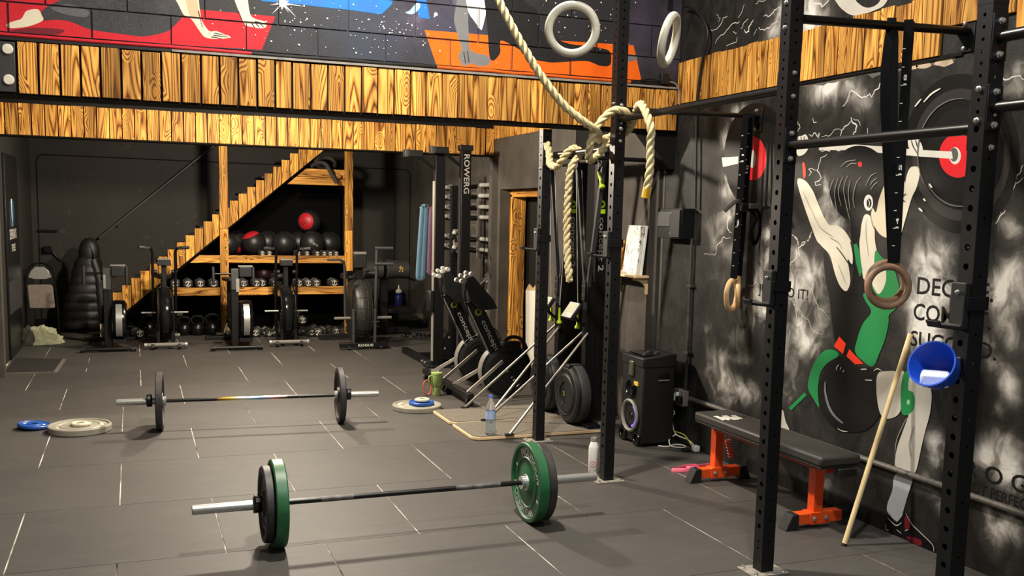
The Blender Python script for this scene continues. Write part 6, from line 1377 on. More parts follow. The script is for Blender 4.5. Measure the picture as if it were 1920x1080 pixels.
t = thing('band_peg', 'black steel pole and peg carrying the resistance bands', 'peg', (3.44, 11.6, 0))
g = G(); g.box((-.03,-.03,0),(.03,.03,2.25)); build('pole', g, BLK, t, .003)
g = G(); g.cyl((-.22,-.09,1.765),(.03,-.03,1.765),.010,n=10); build('peg', g, STEEL, t)
# folded card in the doorway
t = thing('folded_card', 'tall white cardboard sheet standing in the doorway', 'cardboard', (3.99, 9.75, 0))
g = G(); g.T = Matrix.Rotation(-.06,4,'X'); g.box((0,-.20,0),(.012,.16,.90)); build('sheet', g, PAPER, t, .001)
g = G(); g.T = Matrix.Rotation(-.06,4,'X'); g.prism([(-.20,.90),(-.12,.96),(-.04,.92),(.06,.97),(.16,.90)], .0, .01, 'x'); build('torn_flap', g, plain('kraft_card','#b59a70',.8), t)
# ---------------------------------------------------------------- staircase with storage beneath
t = thing('staircase', 'timber-clad staircase along the back with storage shelves beneath', 'stairs', (1.2, 13.7, 0))
SX, SY = 1.2, 13.7
def diag(x): return .372+(x+.086)*(2.482-.372)/(2.411+.086)
k = 0; x = -.264
while x < 2.40:
    wd = .106; top = min(.593+.0935*k, 2.52); lo0, lo1 = max(.0, diag(x)), max(.0, diag(x+wd))
    if lo0 < top:
        pl = [(-wd/2, lo0), (wd/2, min(lo1, 2.52)), (wd/2, top), (-wd/2, top)]
        if lo1 > top: pl = [(-wd/2, lo0), (wd/2, top), (-wd/2, top)]
        g = G(); g.prism([(a, b-lo0) for a, b in pl], -.02-random.uniform(0,.004), 0, 'y'); o = build('plank', g, WOOD_STAIR, t, .003); o.location = (x+wd/2-SX, 0, lo0)
    x += .1135; k += 1
for xx, m in ((1.071, 'l'), (2.739, 'r')):
    for z0, z1 in ((0, 1.44), (1.44, 2.62)):
        g = G(); g.box((0,-.10,0),(.108,-.03,z1-z0-.003)); o = build('post', g, WOOD_STAIR, t, .004); o.location = (xx-SX, 0, z0)
def shelf_plank(x0, x1, z0, z1, slant=False):
    g = G(); pl = [(x0,z0),(x1,z0),(x1,z1),(x0+((z1-z0)*1.18 if slant else 0),z1)]
    c = (x0+x1)/2; g.prism([(a-c,b-z0) for a, b in pl], -.065, -.025, 'y'); o = build('shelf_edge', g, WOOD_X, t, .003); o.location = (c-SX, 0, z0)
shelf_plank(.69, 2.739, .982, 1.083, True); shelf_plank(.28, 1.071, .547, .656, True); shelf_plank(1.179, 1.70, .547, .656); shelf_plank(1.703, 2.739, .552, .660)
shelf_plank(1.96, 2.739, 2.048, 2.152, True); shelf_plank(2.09, 2.739, 2.158, 2.264, True)
g = G(); g.box((.75-SX,-.02,1.045),(2.85-SX,.85,1.07)); build('shelf_board', g, STAIR_SHADE, t)
g = G(); g.box((.30-SX,-.02,.615),(2.85-SX,.85,.64)); build('shelf_board', g, STAIR_SHADE, t)
g = G(); g.box((1.95-SX,-.02,2.12),(2.85-SX,.85,2.15)); build('shelf_board', g, STAIR_SHADE, t)
g = G(); g.prism([(-.35-SX,.10),(-.35-SX,.16),(2.40-SX,2.50),(2.45-SX,2.50)], .0, .85, 'y'); build('soffit', g, STAIR_SHADE, t)
for i in range(10):
    xx = -.26+.27*i; zt = diag(xx+.30)+.07
    g = G(); g.box((xx-SX,.0,zt-.03),(min(xx+.30,2.42)-SX,.85,zt)); build('tread', g, WALLD, t, .003)
g = G(); g.box((-.3-SX,.86,0),(2.9-SX,.88,2.5)); g.T = Matrix.Identity(4)
g = G(); g.prism([(.3-SX,0),(2.86-SX,0),(2.86-SX,2.4),(2.3-SX,2.35),(.3-SX,.65)], .86, .88, 'y'); build('back_panel', g, STAIR_SHADE, t)
# hand rail on the back wall
t = thing('hand_rail', 'thin dark hand rail slanting up the back wall', 'hand rail', (-.45, 14.98, 0))
g = G(); g.tube([(0,0,1.25),(1.60,0,2.63)], .018, 10); build('rail', g, DGREY, t)
for a in (.15, .8): 
    g = G(); g.tube([(1.6*a,0,1.25+1.38*a),(1.6*a,.12,1.20+1.38*a)], .009, 8); build('bracket', g, DGREY, t)
# ---------------------------------------------------------------- medicine balls
def med_ball(label, x, y, z, r, panel=None, word=None, rot=(0,0,0)):
    t = thing('medicine_ball', label, 'medicine ball', (x, y, z), 0, 'medicine balls on the upper shelf'); t.rotation_euler = rot
    g = G(); g.ball((0,0,0), r, 28, 18); b = build('cover', g, VINYL, t)
    for a in range(3):
        g = G(); g.T = Matrix.Rotation(PI*a/3, 4, 'Z'); g.ring((0,0,0), r*1.001, .003, 'x', 40, 6); build('seam', g, BLKM, t)
    if panel:
        g = G(); vs = []; fs = []
        for i in range(9):
            th = .02+.80*i/8
            for j in range(24):
                a = 2*PI*j/24; vs.append((r*1.008*math.sin(th)*math.cos(a), -r*1.008*math.cos(th), r*1.008*math.sin(th)*math.sin(a)))
        for i in range(8):
            for j in range(24): fs.append((i*24+j, i*24+(j+1)%24, (i+1)*24+(j+1)%24, (i+1)*24+j))
        g.add(vs, fs); build('red_panel', g, REDV, t)
    if word:
        g = G()
        def fn(u, v):
            a = (u-.5)*.9*(.55 if not panel else 1); e = (v-.5)*.22*(.7 if not panel else 1)-.1; return (r*1.012*math.sin(a)*math.cos(e), -r*1.012*math.cos(a)*math.cos(e), r*1.012*math.sin(e))
        if panel:
            for i in range(7): g.add([fn((i+.08)/7, .0), fn((i+.85)/7, 0), fn((i+.95)/7, .5), fn((i+.85)/7, 1), fn((i+.08)/7, 1)], [(0,1,2,3,4)])
        else: add_text(g, word, fn)
        tag(build('print', g, BLKM if panel else LETTERG, t), kind='stuff')
    return t
Z0 = 1.07
med_ball('black medicine ball partly hidden behind the left stair post', 1.20, 14.0, Z0+.155, .155); med_ball('dark medicine ball with a sliver of red behind the left stair post', 1.32, 14.3, Z0+.165, .165, True, None, (.9,0,1.2))
med_ball('black medicine ball with a red cap panel, left front of the shelf', 1.55, 14.0, Z0+.165, .165, True, None, (-1.45,-.4,0)); med_ball('black medicine ball behind the red-capped one', 1.775, 14.30, Z0+.165, .165)
med_ball('shiny black medicine ball in the middle of the shelf front', 1.965, 14.0, Z0+.165, .165); med_ball('black medicine ball behind the middle one', 2.22, 14.31, Z0+.165, .165)
med_ball('black medicine ball with pale print under the red one', 2.35, 14.0, Z0+.175, .172, False, '9KG', (0,.5,.15)); med_ball('black medicine ball rightmost on the shelf', 2.63, 14.22, Z0+.165, .165)
med_ball('bright red and black medicine ball on top of the row', 2.335, 14.13, Z0+.478, .158, True, 'band', (.0,-.5,-.62))
t = thing('medicine_ball', 'dark maroon ball in shadow between the two shelves', 'medicine ball', (1.70, 14.15, .64+.16), 0, 'medicine balls on the upper shelf'); g = G(); g.ball((0,0,0),.16,24,16); build('cover', g, plain('maroon_vinyl','#2c0d10',.4), t)
# ---------------------------------------------------------------- dumbbells
def dumbbell_proto(label, r, half):
    t = thing('dumbbell', label, 'dumbbell', (0,0,0), 0, 'hex dumbbells under the stairs')
    for s_ in (-1, 1):
        M = Matrix.Rotation(PI/2,4,'X') @ Matrix.Rotation(PI/6,4,'Z')
        g = G(); g.lathe([(r*.72, s_*half-.045),(r, s_*half-.035),(r, s_*half+.035),(r*.72, s_*half+.045)], 6, 0, M); h = build('hex_head', g, HEXG, t, angle=20)
        if s_ > 0:
            f = G(); M2 = Matrix.Translation((0,-half-.0462,0)) @ Matrix.Rotation(PI/2,4,'X')
            for a0 in (.5, .5+PI):
                vs = []; n = 10
                for i in range(n+1):
                    a = a0+2.3*i/n; vs += [M2 @ Vector((r*.54*math.cos(a), r*.54*math.sin(a), 0)), M2 @ Vector((r*.40*math.cos(a), r*.40*math.sin(a), 0))]
                f.add(vs, [(2*i,2*i+2,2*i+3,2*i+1) for i in range(n)])
            f.add([M2 @ Vector(p) for p in ((-r*.16,-r*.30,0),(-r*.02,-r*.34,0),(r*.16,r*.30,0),(r*.02,r*.34,0))], [(0,1,2,3)])
            tag(build('head_mark', f, PAPER, h), kind='stuff')
    g = G(); g.cyl((0,-half+.03,0),(0,half-.03,0),.016,n=12); build('handle', g, STEEL, t)
    return t
db_big = dumbbell_proto('x', .068, .10); db_small = dumbbell_proto('x', .045, .08)
low = [.503,.665,.821,.992,1.383,1.552,1.632,1.803,2.125,2.25,2.365,2.611]
names = ['first','second','third','fourth','fifth','sixth','seventh','eighth','ninth','tenth','eleventh','twelfth']
for i, xx in enumerate(low):
    o = db_big if i == 0 else dup(db_big, (0,0,0))
    o.location = (xx, 13.86+(.05 if i == 6 else 0), .64+.060); o['label'] = 'black hex dumbbell, %s from the left on the lower stair shelf' % names[i]
top = [1.627,1.72,2.109,2.226,2.366,2.463,2.544,2.627]
for i, xx in enumerate(top):
    o = db_small if i == 0 else dup(db_small, (0,0,0))
    o.location = (xx, 13.79, Z0+.041); o['label'] = 'small hex dumbbell, %s from the left in front of the medicine balls' % names[i]
flo = [(.02,13.72,.06,.2),(1.40,13.60,.06,.5),(1.53,13.56,.06,-.2),(1.66,13.54,.06,.1),(2.16,13.44,.06,.5),(2.36,13.40,.06,-.4),(2.53,13.50,.06,.3),(2.12,13.70,.20,.2),(2.36,13.62,.06,.4),(1.17,13.50,.045,.5)]
wh = ['beside the coat','first from the left behind the far exercise bikes','second from the left behind the far exercise bikes','third from the left behind the far exercise bikes','left one right of the second fan bike','right one right of the second fan bike','nearest the right stair post','propped up beside the second fan bike','in shadow at the back near the right stair post','small one at the foot of the left stair post']
for i, (xx, yy, zz, rz) in enumerate(flo):
    o = dup(db_big if i < 9 else db_small, (xx, yy, zz), rz, 'hex dumbbell on the floor, '+wh[i])
# ---------------------------------------------------------------- kettlebells
def kettlebell(label, x, y, r):
    t = thing('kettlebell', label, 'kettlebell', (x, y, 0), 0, 'kettlebells under the stairs')
    g = G(); g.lathe([(0,0),(r*.62,0),(r*.86,r*.22),(r,r*.75),(r*.98,r*1.05),(r*.78,r*1.5),(r*.45,r*1.78),(0,r*1.85)], 24, caps=False); build('bell', g, KETTLE, t)
    g = G(); g.tube(catmull([(-r*.55,0,r*1.5),(-r*.78,0,r*2.0),(-r*.62,0,r*2.45),(0,0,r*2.6),(r*.62,0,r*2.45),(r*.78,0,r*2.0),(r*.55,0,r*1.5)],5), r*.15, 10); build('handle', g, KETTLE, t)
for i, (xx, yy, r) in enumerate(((.16,13.86,.105),(.42,13.95,.09),(.61,13.83,.095),(.78,13.80,.10),(.97,13.78,.108))):
    kettlebell('black kettlebell, %s from the left under the stairs' % names[i], xx, yy, r)
# battle rope on the top ledge
t = thing('battle_rope', 'black battle rope coiled on the top ledge under the stairs', 'rope', (2.45, 13.62, 2.15))
g = G(); g.tube(catmull([(-.10,.25,.13),(-.13,.15,.16),(-.05,.05,.20),(.02,-.06,.17),(.08,-.11,.05),(.15,-.13,-.07)],6), .028, 10); build('loose_end', g, plain('dark_grey_rope','#332e2c',.8,bump=.4), t)
g = G(); g.tube(catmull([(.05+.13*math.cos(a*PI/5)+.02*math.sin(a), .25-.12+.06*math.sin(a), .20+.075*math.sin(a*PI/5)) for a in range(16)],5), .026, 10); build('coil', g, plain('charcoal_rope','#26221f',.8,bump=.4), t)
g = G(); g.cyl((.16,.02,.04),(.20,-.06,.02),.03,n=12); build('end_cap', g, plain('tan_end_cap','#b98a4a',.5), t)

# ---------------------------------------------------------------- exercise bikes
def erg_bike(label, x, y, flip=1):
    t = thing('exercise_bike', label, 'exercise bike', (x, y, 0), 0, 'exercise bikes in front of the stairs')
    g = G(); g.cyl((-.26,-.05,.035),(.26,-.05,.035),.022,n=14); fb = build('front_foot', g, BLK, t)
    for s_ in (-1, 1):
        for q in (.262, .292):
            g = G(); g.cyl((s_*q-.012,-.05,.034),(s_*q+.012,-.05,.034),.033,n=18); build('roller', g, BLKM, fb)
    g = G(); g.prism([(-.10,0.0),(.22,0.0),(.06,.55),(-.04,.55)], .012, .03, 'z'); build('floor_plate', g, BLK, t, .003)
    g = G(); g.box((-.045,.12,.02),(.045,.20,.82)); build('frame_post', g, BLK, t, .008)
    g = G(); g.box((-.045,.10,.72),(.045,.17,.98)); build('stem', g, DGREY, t, .008)
    g = G(); g.box((-.038,.09,.74),(-.012,.10,.90)) if flip < 0 else g.box((.012,.09,.70),(.05,.10,.86)); build('adjust_slot', g, STEEL, t)
    g = G(); g.cyl((-.25,.14,.915),(.22,.14,.915),.013,n=12); hb = build('handlebar', g, BLKS, t)
    for s_ in (-.25, .22):
        g = G(); g.tube([(s_,.14,1.00),(s_,.12,.92),(s_,.10,.78)], [.018,.019,.017], 10); build('grip', g, RUB, hb)
    g = G(); g.box((.05,.08,.88),(.20,.16,1.00)); mo = build('monitor', g, BLKM, t, .008)
    g = G(); g.box((.04,.09,1.00),(.21,.14,1.02)); build('monitor_hood', g, MGREY, mo, .003)
    g = G(); g.tube(catmull([(.10,.10,.88),(.12,.09,.78),(.09,.09,.74),(.06,.10,.78)],5), .003, 6); build('monitor_cable', g, BLKM, mo)
    M = Matrix.Translation((.125,.20,.345)) @ Matrix.Rotation(PI/2,4,'Y')
    g = G(); g.lathe([(0,-.085),(.20,-.085),(.235,-.07),(.245,-.04),(.245,.04),(.235,.07),(.20,.085),(0,.085)], 40, 0, M, caps=False); fw = build('flywheel_housing', g, BLKG, t, angle=25)
    g = G(); vs = []; fs = []; n = 16
    for i in range(n+1):
        a = -PI/2-.75+1.75*i/n
        for s_ in (-.035,.035): vs.append((.125+s_, .20+.2475*math.sin(a), .345-.2475*math.cos(a)*-1))
    g.add(vs, [(2*i,2*i+1,2*i+3,2*i+2) for i in range(n)]); build('vent_band', g, STEEL, fw)
    g = G(); g.box((.05,.08,.08),(.20,.13,.17)); build('lower_guard', g, BLKM, fw, .006)
    g = G(); g.box((-.04,.2,.20),(.04,.95,.30)); build('main_beam', g, BLK, t, .01)
    g = G(); g.box((-.035,.75,.25),(.035,.83,.78)); build('seat_post', g, BLK, t, .006)
    g = G(); g.prism([(-.03,.62),(.03,.62),(.09,.88),(.07,.95),(-.07,.95),(-.09,.88)], .78, .83, 'z'); build('saddle', g, VINYL, t, .015)
    g = G(); g.box((-.30,.96,.0),(.30,1.02,.05)); build('rear_foot', g, BLK, t, .006)
    for s_ in (-1, 1):
        g = G(); g.cyl((s_*.06,.52,.27),(s_*.10,.52,.27+s_*.12),.012,n=8); ck = build('crank', g, STEEL, t)
        g = G(); g.cbox((s_*.15,.52,.27+s_*.13),(.10,.08,.03)); build('pedal', g, BLKM, ck, .004)
    return t
def fan_bike(label, x, y):
    t = thing('exercise_bike', label, 'exercise bike', (x, y, 0), 0, 'exercise bikes in front of the stairs')
    g = G(); g.cyl((-.235,-.02,.055),(.235,-.02,.055),.026,n=14); fb = build('front_foot', g, MGREY, t)
    for s_ in (-1, 1):
        g = G(); g.cyl((s_*.15-.018,-.05,.035),(s_*.15+.018,-.05,.035),.035,n=16); build('wheel', g, BLKM, fb)
        g = G(); g.cyl((s_*.22,-.02,.055),(s_*.245,-.02,.055),.030,n=14); build('end_cap', g, STEEL, fb)
    g = G(); g.cyl((-.20,.95,.05),(.20,.95,.05),.024,n=12); build('rear_foot', g, MGREY, t)
    M = Matrix.Translation((0,.30,.40)) @ Matrix.Rotation(PI/2,4,'Y')
    g = G(); g.lathe([(0,-.075),(.26,-.08),(.315,-.07),(.345,-.035),(.35,0),(.345,.035),(.315,.07),(.26,.08),(0,.075)], 44, 0, M, caps=False); fw = build('fan_shroud', g, SHROUD, t, angle=30)
    for s_ in (-.085,.085):
        g = G(); g.ring((s_,.30,.40), .345, .011, 'x', 40, 8); build('fan_hoop', g, BLK, fw)
        g = G(); g.box((s_-.02,.0,.04),(s_+.02,.05,.42)); build('fork', g, BLK, t, .006)
    g = G(); g.box((-.03,.22,.72),(.03,.28,1.02)); build('mast', g, BLK, t, .006)
    g = G(); g.box((-.08,.16,1.00),(.08,.24,1.07)); mo = build('console', g, BLKM, t, .006)
    g = G(); g.box((-.075,.155,1.07),(.075,.23,1.085)); build('console_top', g, MGREY, mo, .002)
    for s_ in (-1, 1):
        g = G(); g.tube(catmull([(s_*.125,.30,.22),(s_*.13,.24,.60),(s_*.13,.18,1.05),(s_*.13,.15,1.16),(s_*.165,.11,1.215),(s_*.28,.05,1.225)],6), .0165, 12); lv = build('moving_handle', g, BLKS, t)
        g = G(); g.tube([(s_*.17,.11,1.216),(s_*.285,.047,1.226)], .020, 12); build('grip', g, DGREY, lv)
        g = G(); g.cyl((s_*.10,.20,.425),(s_*.27,.20,.425),.011,n=10); build('foot_peg', g, STEEL, t)
        g = G(); g.cyl((s_*.08,.22,.92),(s_*.15,.22,.92),.028,n=12); build('pivot', g, BLKM, t)
        g = G(); g.cyl((s_*.09,.52,.25),(s_*.12,.55,.25+s_*.10),.012,n=8); ck = build('crank', g, STEEL, t)
        g = G(); g.cbox((s_*.17,.55,.25+s_*.11),(.10,.08,.03)); build('pedal', g, BLKM, ck, .004)
    g = G(); g.box((-.03,.28,.10),(.03,.97,.17)); build('main_beam', g, BLK, t, .008)
    g = G(); g.box((-.03,.78,.15),(.03,.85,.80)); build('seat_post', g, BLK, t, .006)
    g = G(); g.prism([(-.05,.66),(.05,.66),(.12,.92),(-.12,.92)], .80, .86, 'z'); build('saddle', g, VINYL, t, .02)
    return t
erg_bike('black erg bike with silver flywheel band, in front of the hanging coat', -.305, 12.42, -1); fan_bike('black fan bike with bent handles, second bike from the left', .34, 12.5)
erg_bike('black erg bike beside the left stair post, third bike from the left', 1.14, 12.25, 1); fan_bike('black fan bike with bent handles, fourth bike from the left', 1.80, 12.47)
# big caged fan bike
t = thing('exercise_bike', 'large fan bike with wire-caged fan and a white name on its front foot', 'exercise bike', (2.655, 11.98, 0), 0, 'exercise bikes in front of the stairs')
g = G(); g.box((-.31,-.03,.025),(.30,.04,.085)); fb = build('front_foot', g, BLK, t, .005)
g = G(); flat_text(g, 'ROGUE', (-.085,-.0312,.040), (.19,0,0), (0,0,.030)); tag(build('name_print', g, LETTER, fb), kind='stuff')
for s_ in (-.20, .20):
    g = G(); g.cyl((s_-.02,-.03,.022),(s_+.02,-.03,.022),.022,n=14); build('wheel', g, BLKM, fb)
M = Matrix.Translation((0,.36,.46)) @ Matrix.Rotation(PI/2,4,'Y')
g = G(); g.lathe([(0,-.10),(.30,-.11),(.36,-.09),(.385,-.04),(.39,0),(.385,.04),(.36,.09),(.30,.11),(0,.10)], 44, 0, M, caps=False); fw = build('fan_drum', g, plain('grey_mesh_guard','#3b3a37',.45,.4,var=.4,scale=50), t, angle=30)
for i in range(12):
    g = G(); a = 1.2+i*.36; pts = [(-.115,.36+.33*math.cos(a),.46+.33*math.sin(a)),(-.09,.36+.375*math.cos(a),.46+.375*math.sin(a)),(0,.36+.398*math.cos(a),.46+.398*math.sin(a)),(.09,.36+.375*math.cos(a),.46+.375*math.sin(a)),(.115,.36+.33*math.cos(a),.46+.33*math.sin(a))]; g.tube(pts, .0025, 6); build('cage_wire', g, DGREY, fw)
for s_ in (-.10,-.05,0,.05,.10):
    g = G(); g.ring((s_,.36,.46), .396-abs(s_)*.22, .0025, 'x', 40, 6); build('cage_hoop', g, DGREY, fw)
for s_ in (-.135, .135):
    g = G(); g.box((s_-.015,.0,.08),(s_+.015,.05,.50)); build('fork', g, DGREY, t, .004)
g = G(); g.box((-.045,.30,.80),(.045,.38,1.08)); build('mast', g, BLK, t, .008)
g = G(); g.box((-.085,.22,1.00),(.075,.30,1.17)); mo = build('console', g, BLKM, t, .008)
g = G(); g.box((-.08,.215,1.17),(.07,.29,1.20)); build('console_top', g, MGREY, mo, .002)
g = G(); g.tube([(-.22,.10,.42),(-.235,.06,.98),(-.25,.04,1.08),(-.30,.03,1.11),(-.46,-.01,1.11)], .018, 4); lv = build('moving_handle', g, DGREY, t)
g = G(); g.tube([(.16,.10,.42),(.165,.06,1.02),(.165,.05,1.26)], .022, 4); build('moving_handle', g, DGREY, t)
for z, m in ((1.255, DGREY), (1.06, DGREY)):
    g = G(); g.tube([(.14,.05,z),(.36,.02,z)], .020, 8); build('grip', g, m, t)
for s_ in (-1, 1):
    g = G(); g.cyl((s_*.16,.08,.385),(s_*.36,.08,.385),.018,n=10); build('foot_peg', g, MGREY, t)
    g = G(); g.cyl((s_*.10,.3,.93),(s_*.20,.2,.93),.032,n=12); build('pivot', g, BLKM, t)
g = G(); g.box((-.40,.95,.02),(.10,1.02,.08)); build('rear_foot', g, BLK, t, .005)
g = G(); g.box((-.035,.3,.10),(.035,1.0,.18)); build('main_beam', g, BLK, t, .006)
g = G(); g.box((-.03,.85,.15),(.03,.92,.82)); build('seat_post', g, BLK, t, .006)
g = G(); g.prism([(-.05,.70),(.05,.70),(.12,.98),(-.12,.98)], .82, .89, 'z'); build('saddle', g, VINYL, t, .02)

# ---------------------------------------------------------------- glute-ham machine in the back corner
t = thing('roller_pad_bench', 'black bench machine with two big roller pads in the back corner', 'exercise bench', (3.25, 13.35, 0))
for x0, x1 in ((-.33,-.045),(.0,.315)):
    M = Matrix.Translation((x0,0,.915)) @ Matrix.Rotation(PI/2,4,'Y'); L = x1-x0
    g = G(); g.lathe([(0,0),(.125,0),(.136,.012),(.128,L*.5),(.136,L-.012),(.125,L),(0,L)], 32, 0, M, caps=False); rp = build('roller_pad', g, VINYLB, t)
    g = G(); c = (x0+x1)/2; n = .05
    for a, b in (((-.035,.022),(.035,.018)),((.03,.02),(.026,-.045)),((.026,-.045),(.008,-.035)),((-.002,.05),(-.004,.0)),((-.004,.0),(-.035,-.045))):
        p0 = Vector((c+.03+a[0]*.8,0,.925+a[1]*.9)); p1 = Vector((c+.03+b[0]*.8,0,.925+b[1]*.9))
        f = lambda p: Vector((p.x, -math.sqrt(max(0,.1335**2-(p.z-.915)**2)), p.z))
        g.beam(f(p0), f(p1), .009, .003, 0, (0,1,0))
    tag(build('gold_mark', g, GOLD, rp), kind='stuff')
g = G(); g.box((-.05,.05,.10),(.05,.13,.92)); build('column', g, BLK, t, .006)
g = G(); g.box((-.35,.02,.02),(.35,.10,.10)); build('front_foot', g, BLK, t, .006)
g = G(); g.tube([(.30,0,.80),(.42,-.02,.76)], .014, 8); build('side_handle', g, BLKS, t)
g = G(); g.box((.05,.0,.30),(.45,.5,.36)); build('seat_frame', g, BLK, t, .006)
t = thing('foam_roller', 'grey half roller lying on a low black frame in the back corner', 'foam roller', (3.80, 14.0, 0))
g = G(); g.cyl((-.20,0,.18),(.17,0,.18),.045,n=18); build('roller', g, MGREY, t)
g = G(); g.box((-.45,-.03,.0),(.22,.03,.12)); build('frame', g, BLK, t, .004)
t = thing('weight_chain', 'heap of dark chain on the floor by the back corner', 'chain', (3.66, 13.05, 0))
for i in range(9):
    g = G(); g.T = Matrix.Translation((-.22+.055*i, .03*math.sin(i*1.7), .018)) @ Matrix.Rotation(.5*i,4,'X') @ Matrix.Rotation(.3*(i%3),4,'Z'); g.ring((0,0,0),.032,.009,'z',18,8); build('link', g, BLKS, t)
t = thing('spray_bottle', 'blue spray bottle hanging on the back wall', 'spray bottle', (3.86, 14.98, .22))
g = G(); g.lathe([(0,0),(.06,0),(.065,.01),(.065,.16),(.05,.20),(.03,.22),(0,.22)], 20, caps=False); build('bottle_body', g, plain('dark_blue_plastic','#1c2a6e',.35), t)
g = G(); g.lathe([(0,.22),(.045,.225),(.055,.25),(.04,.275),(.015,.285),(0,.36)], 20, caps=False); build('white_cap', g, WHITE, t)
t = thing('hanging_cord', 'thin dark cord with a knot hanging down the back wall', 'cord', (3.80, 15.05, .95))
g = G(); g.tube([(0,0,0),(.0,-.01,1.3)], .005, 6); build('line', g, BLKM, t)
g = G(); g.ball((0,-.01,0),.03,10,8); build('knot', g, BLKM, t)

# ---------------------------------------------------------------- left corner
t = thing('folding_chair', 'folded black metal chair with taupe seat leaning in the left corner', 'chair', (-1.105, 13.62, 0))
arch = [(-.165,-.02,.0),(-.168,.0,.5),(-.165,.03,.78),(-.12,.05,.92),(0,.055,.975),(.12,.05,.92),(.165,.03,.78),(.185,.0,.4),(.20,-.02,.0)]
g = G(); g.tube(catmull(arch,6), .012, 10); build('frame', g, BLKG, t)
g = G(); g.tube([(-.185,-.10,.0),(-.19,-.04,.55)], .010, 8); build('leg', g, BLKG, t)
g = G(); g.tube([(.215,-.10,.0),(.19,-.04,.55)], .010, 8); build('leg', g, BLKG, t)
g = G(); g.prism([(-.135,.80),(-.10,.88),(-.05,.93),(.05,.93),(.10,.88),(.135,.80),(.07,.775),(-.07,.775)], -.005, .012, 'y'); build('backrest', g, STEEL, t, .004)
for x_, z_ in ((0,.90),(-.11,.81),(.11,.81)):
    g = G(); g.cyl((x_,-.009,z_),(x_,-.004,z_),.007,n=10); build('rivet', g, STEEL, t)
g = G(); g.prism([(-.145,.69),(-.13,.71),(.12,.71),(.145,.69),(.165,.43),(.15,.41),(-.115,.41),(-.13,.43)], -.05, -.02, 'y'); build('seat', g, FABRIC, t, .012)
# cloth heap
import mathutils
def lumpy(rx, ry, rz, n, m, amp, seed, fold=7):
    g = G(); vs = []; fs = []
    for i in range(m+1):
        th = PI/2*i/m
        for j in range(n):
            ph = 2*PI*j/n; p = Vector((math.sin(th)*math.cos(ph), math.sin(th)*math.sin(ph), math.cos(th)))
            d = 1+amp*mathutils.noise.noise(p*2.3+Vector((seed,0,0)))+amp*.55*abs(mathutils.noise.noise(p*fold+Vector((0,seed,0))))
            vs.append((p.x*rx*d, p.y*ry*d, max(.004, p.z*rz*d)))
    for i in range(m):
        for j in range(n): fs.append((i*n+j, (i+1)*n+j, (i+1)*n+(j+1)%n, i*n+(j+1)%n))
    g.add(vs, fs); return g
t = thing('crumpled_clothes', 'crumpled pale green clothes heaped on the floor below the folded chair', 'clothes', (-1.09, 13.28, 0))
build('pale_cloth', lumpy(.215,.16,.20,64,24,.30,3.1), CLOTH, t, angle=80)
g = lumpy(.12,.10,.20,40,16,.3,8.2); g.v = [p+Vector((-.15,-.09,0)) for p in g.v]; build('patterned_cloth', g, CLOTHD, t, angle=80)
# padded coat
t = thing('padded_coat', 'long black hooded puffer coat hanging from the end of the hand rail', 'coat', (-.60, 14.35, 0))
def coat():
    g = G(); n = 40; rows = []
    prof = [(.06,.235,.11),(.10,.25,.12),(.22,.245,.13),(.34,.235,.13),(.46,.222,.13),(.58,.205,.125),(.70,.188,.12),(.82,.172,.11),(.92,.155,.10),(1.02,.128,.09)]
    zs_ = []; k = 0
    for z, a, b in prof: zs_.append((z,a,b))
    vs = []; m = 60
    for i in range(m+1):
        z = .06+(1.02-.06)*i/m
        for q in range(len(prof)-1):
            if prof[q][0] <= z <= prof[q+1][0]+1e-6:
                f = (z-prof[q][0])/(prof[q+1][0]-prof[q][0]); a = prof[q][1]+f*(prof[q+1][1]-prof[q][1]); b = prof[q][2]+f*(prof[q+1][2]-prof[q][2]); break
        puff = abs(math.sin((z-.06)*PI/.118))**.5
        cx = -.065+.10*z
        for j in range(n):
            ph = 2*PI*j/n; w_ = 1+.10*puff+.05*mathutils.noise.noise(Vector((math.cos(ph)*2,math.sin(ph)*2,z*5)))
            vs.append((cx+a*w_*math.cos(ph)*1.05, b*w_*math.sin(ph), z))
    fs = [(i*n+j, i*n+(j+1)%n, (i+1)*n+(j+1)%n, (i+1)*n+j) for i in range(m) for j in range(n)]
    fs.append(tuple(range(n-1,-1,-1))); g.add(vs, fs); return g
build('quilted_body', coat(), NYLON, t, angle=80)
g = G(); g.ball((.045,0,1.08), .165, 28, 18, sc=(.80,.62,1.22)); build('hood', g, NYLON, t)
g = G(); g.tube(catmull([(.09,-.04,.98),(.15,-.06,.75),(.17,-.07,.50),(.18,-.06,.30),(.185,-.05,.18)],6), [.07+.0*i for i in range(25)], 12); build('sleeve', g, NYLON, t)
g = G(); g.tube(catmull([(.06,-.085,1.18),(.09,-.095,1.06),(.085,-.085,.95)],5), .012, 8); build('zip_flap', g, BLKG, t)
t = thing('small_box', 'small dark box with a pale wooden side on the floor under the coat', 'box', (-.33, 13.75, 0))
g = G(); g.box((-.10,-.02,.0),(-.085,.12,.17)); build('side', g, RAW, t)
g = G(); g.box((-.085,-.01,.0),(.11,.12,.16)); build('body', g, BLKM, t, .01)
t = thing('round_pad', 'low dark round pad on the floor behind the coat', 'pad', (-.80, 14.80, 0))
g = G(); g.lathe([(0,0),(.21,0),(.222,.01),(.222,.045),(.21,.053),(0,.053)], 32, caps=False); build('base', g, RUB, t)
g = G(); g.lathe([(0,.053),(.205,.053),(.218,.065),(.212,.10),(.19,.112),(0,.115)], 32, caps=False); build('cushion', g, VINYL, t)
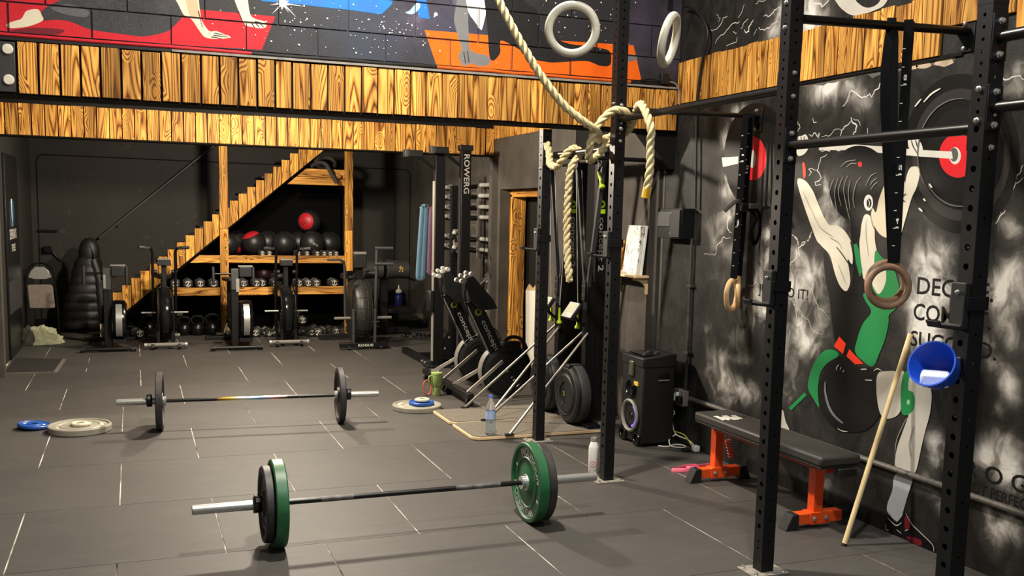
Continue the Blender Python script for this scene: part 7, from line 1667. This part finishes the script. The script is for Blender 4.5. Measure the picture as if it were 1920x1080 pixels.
# door mat, wall board with logo, intercom
t = thing('door_mat', 'thin dark entrance mat at the foot of the left wall', 'mat', (-1.0, 11.5, 0))
g = G(); g.prism([(-.26,-.52),(.24,-.56),(.27,.36),(-.26,.56)], 0.0, .010, 'z'); build('mat_edge', g, plain('grey_mat_binding','#6b655c',.9), t)
g = G(); g.prism([(-.25,-.50),(.205,-.53),(.235,.34),(-.25,.54)], .010, .014, 'z'); build('mat_pile', g, GROMAT, t)
t = thing('logo_board', 'black wall board with blue and white gym logo on the left wall', 'sign', (-1.295, 12.55, 0))
g = G(); g.box((.0,-.62,.0),(.02,.62,2.25)); build('board', g, plain('satin_black_board','#171615',.35), t, .002)
g = G(); g.box((.02,-.60,.50),(.024,.60,.86)); build('grey_panel', g, DGREY, t)
def logo_arc(g, s_, mi):
    pts = []; n = 12
    for i in range(n+1):
        a = -.95+1.9*i/n; pts.append((s_*(.15*math.cos(a)+.05), .175*math.sin(a)))
    for i in range(n, -1, -1):
        a = -.95+1.9*i/n; pts.append((s_*(.10*math.cos(a)+.05), .175*math.sin(a)))
    paint(g, pts, lambda u, v: (.0215, u-.08, 1.60+v), mi)
g = G(); logo_arc(g, 1, 0); logo_arc(g, -1, 0)
paint(g, [(-.06,.16),(.06,.16),(.05,.06),(.045,-.17),(.0,-.06),(-.045,-.17),(-.05,.06)], lambda u, v: (.0217, u-.08, 1.60+v), 1)
tag(build('emblem', g, [plain('logo_blue','#2b8fd0',.4), LETTER], t), kind='stuff')
g = G(); flat_text(g, 'SEVENDAYS', (.0215,-.37,1.31), (0,.66,0), (0,0,.115)); flat_text(g, 'FITNESS', (.0215,-.22,1.17), (0,.36,0), (0,0,.085)); tag(build('lettering', g, LETTER, t), kind='stuff')
t = thing('wall_lamp', 'small black bracket fitting on the back wall above the folded chair', 'wall fitting', (-1.10, 15.06, .98))
g = G(); g.box((-.06,-.06,.06),(.05,.03,.15)); build('head', g, BLKG, t, .006)
g = G(); g.tube([(.04,0,.08),(.10,0,.0),(.16,0,-.05)], .014, 8); build('arm', g, BLKM, t)
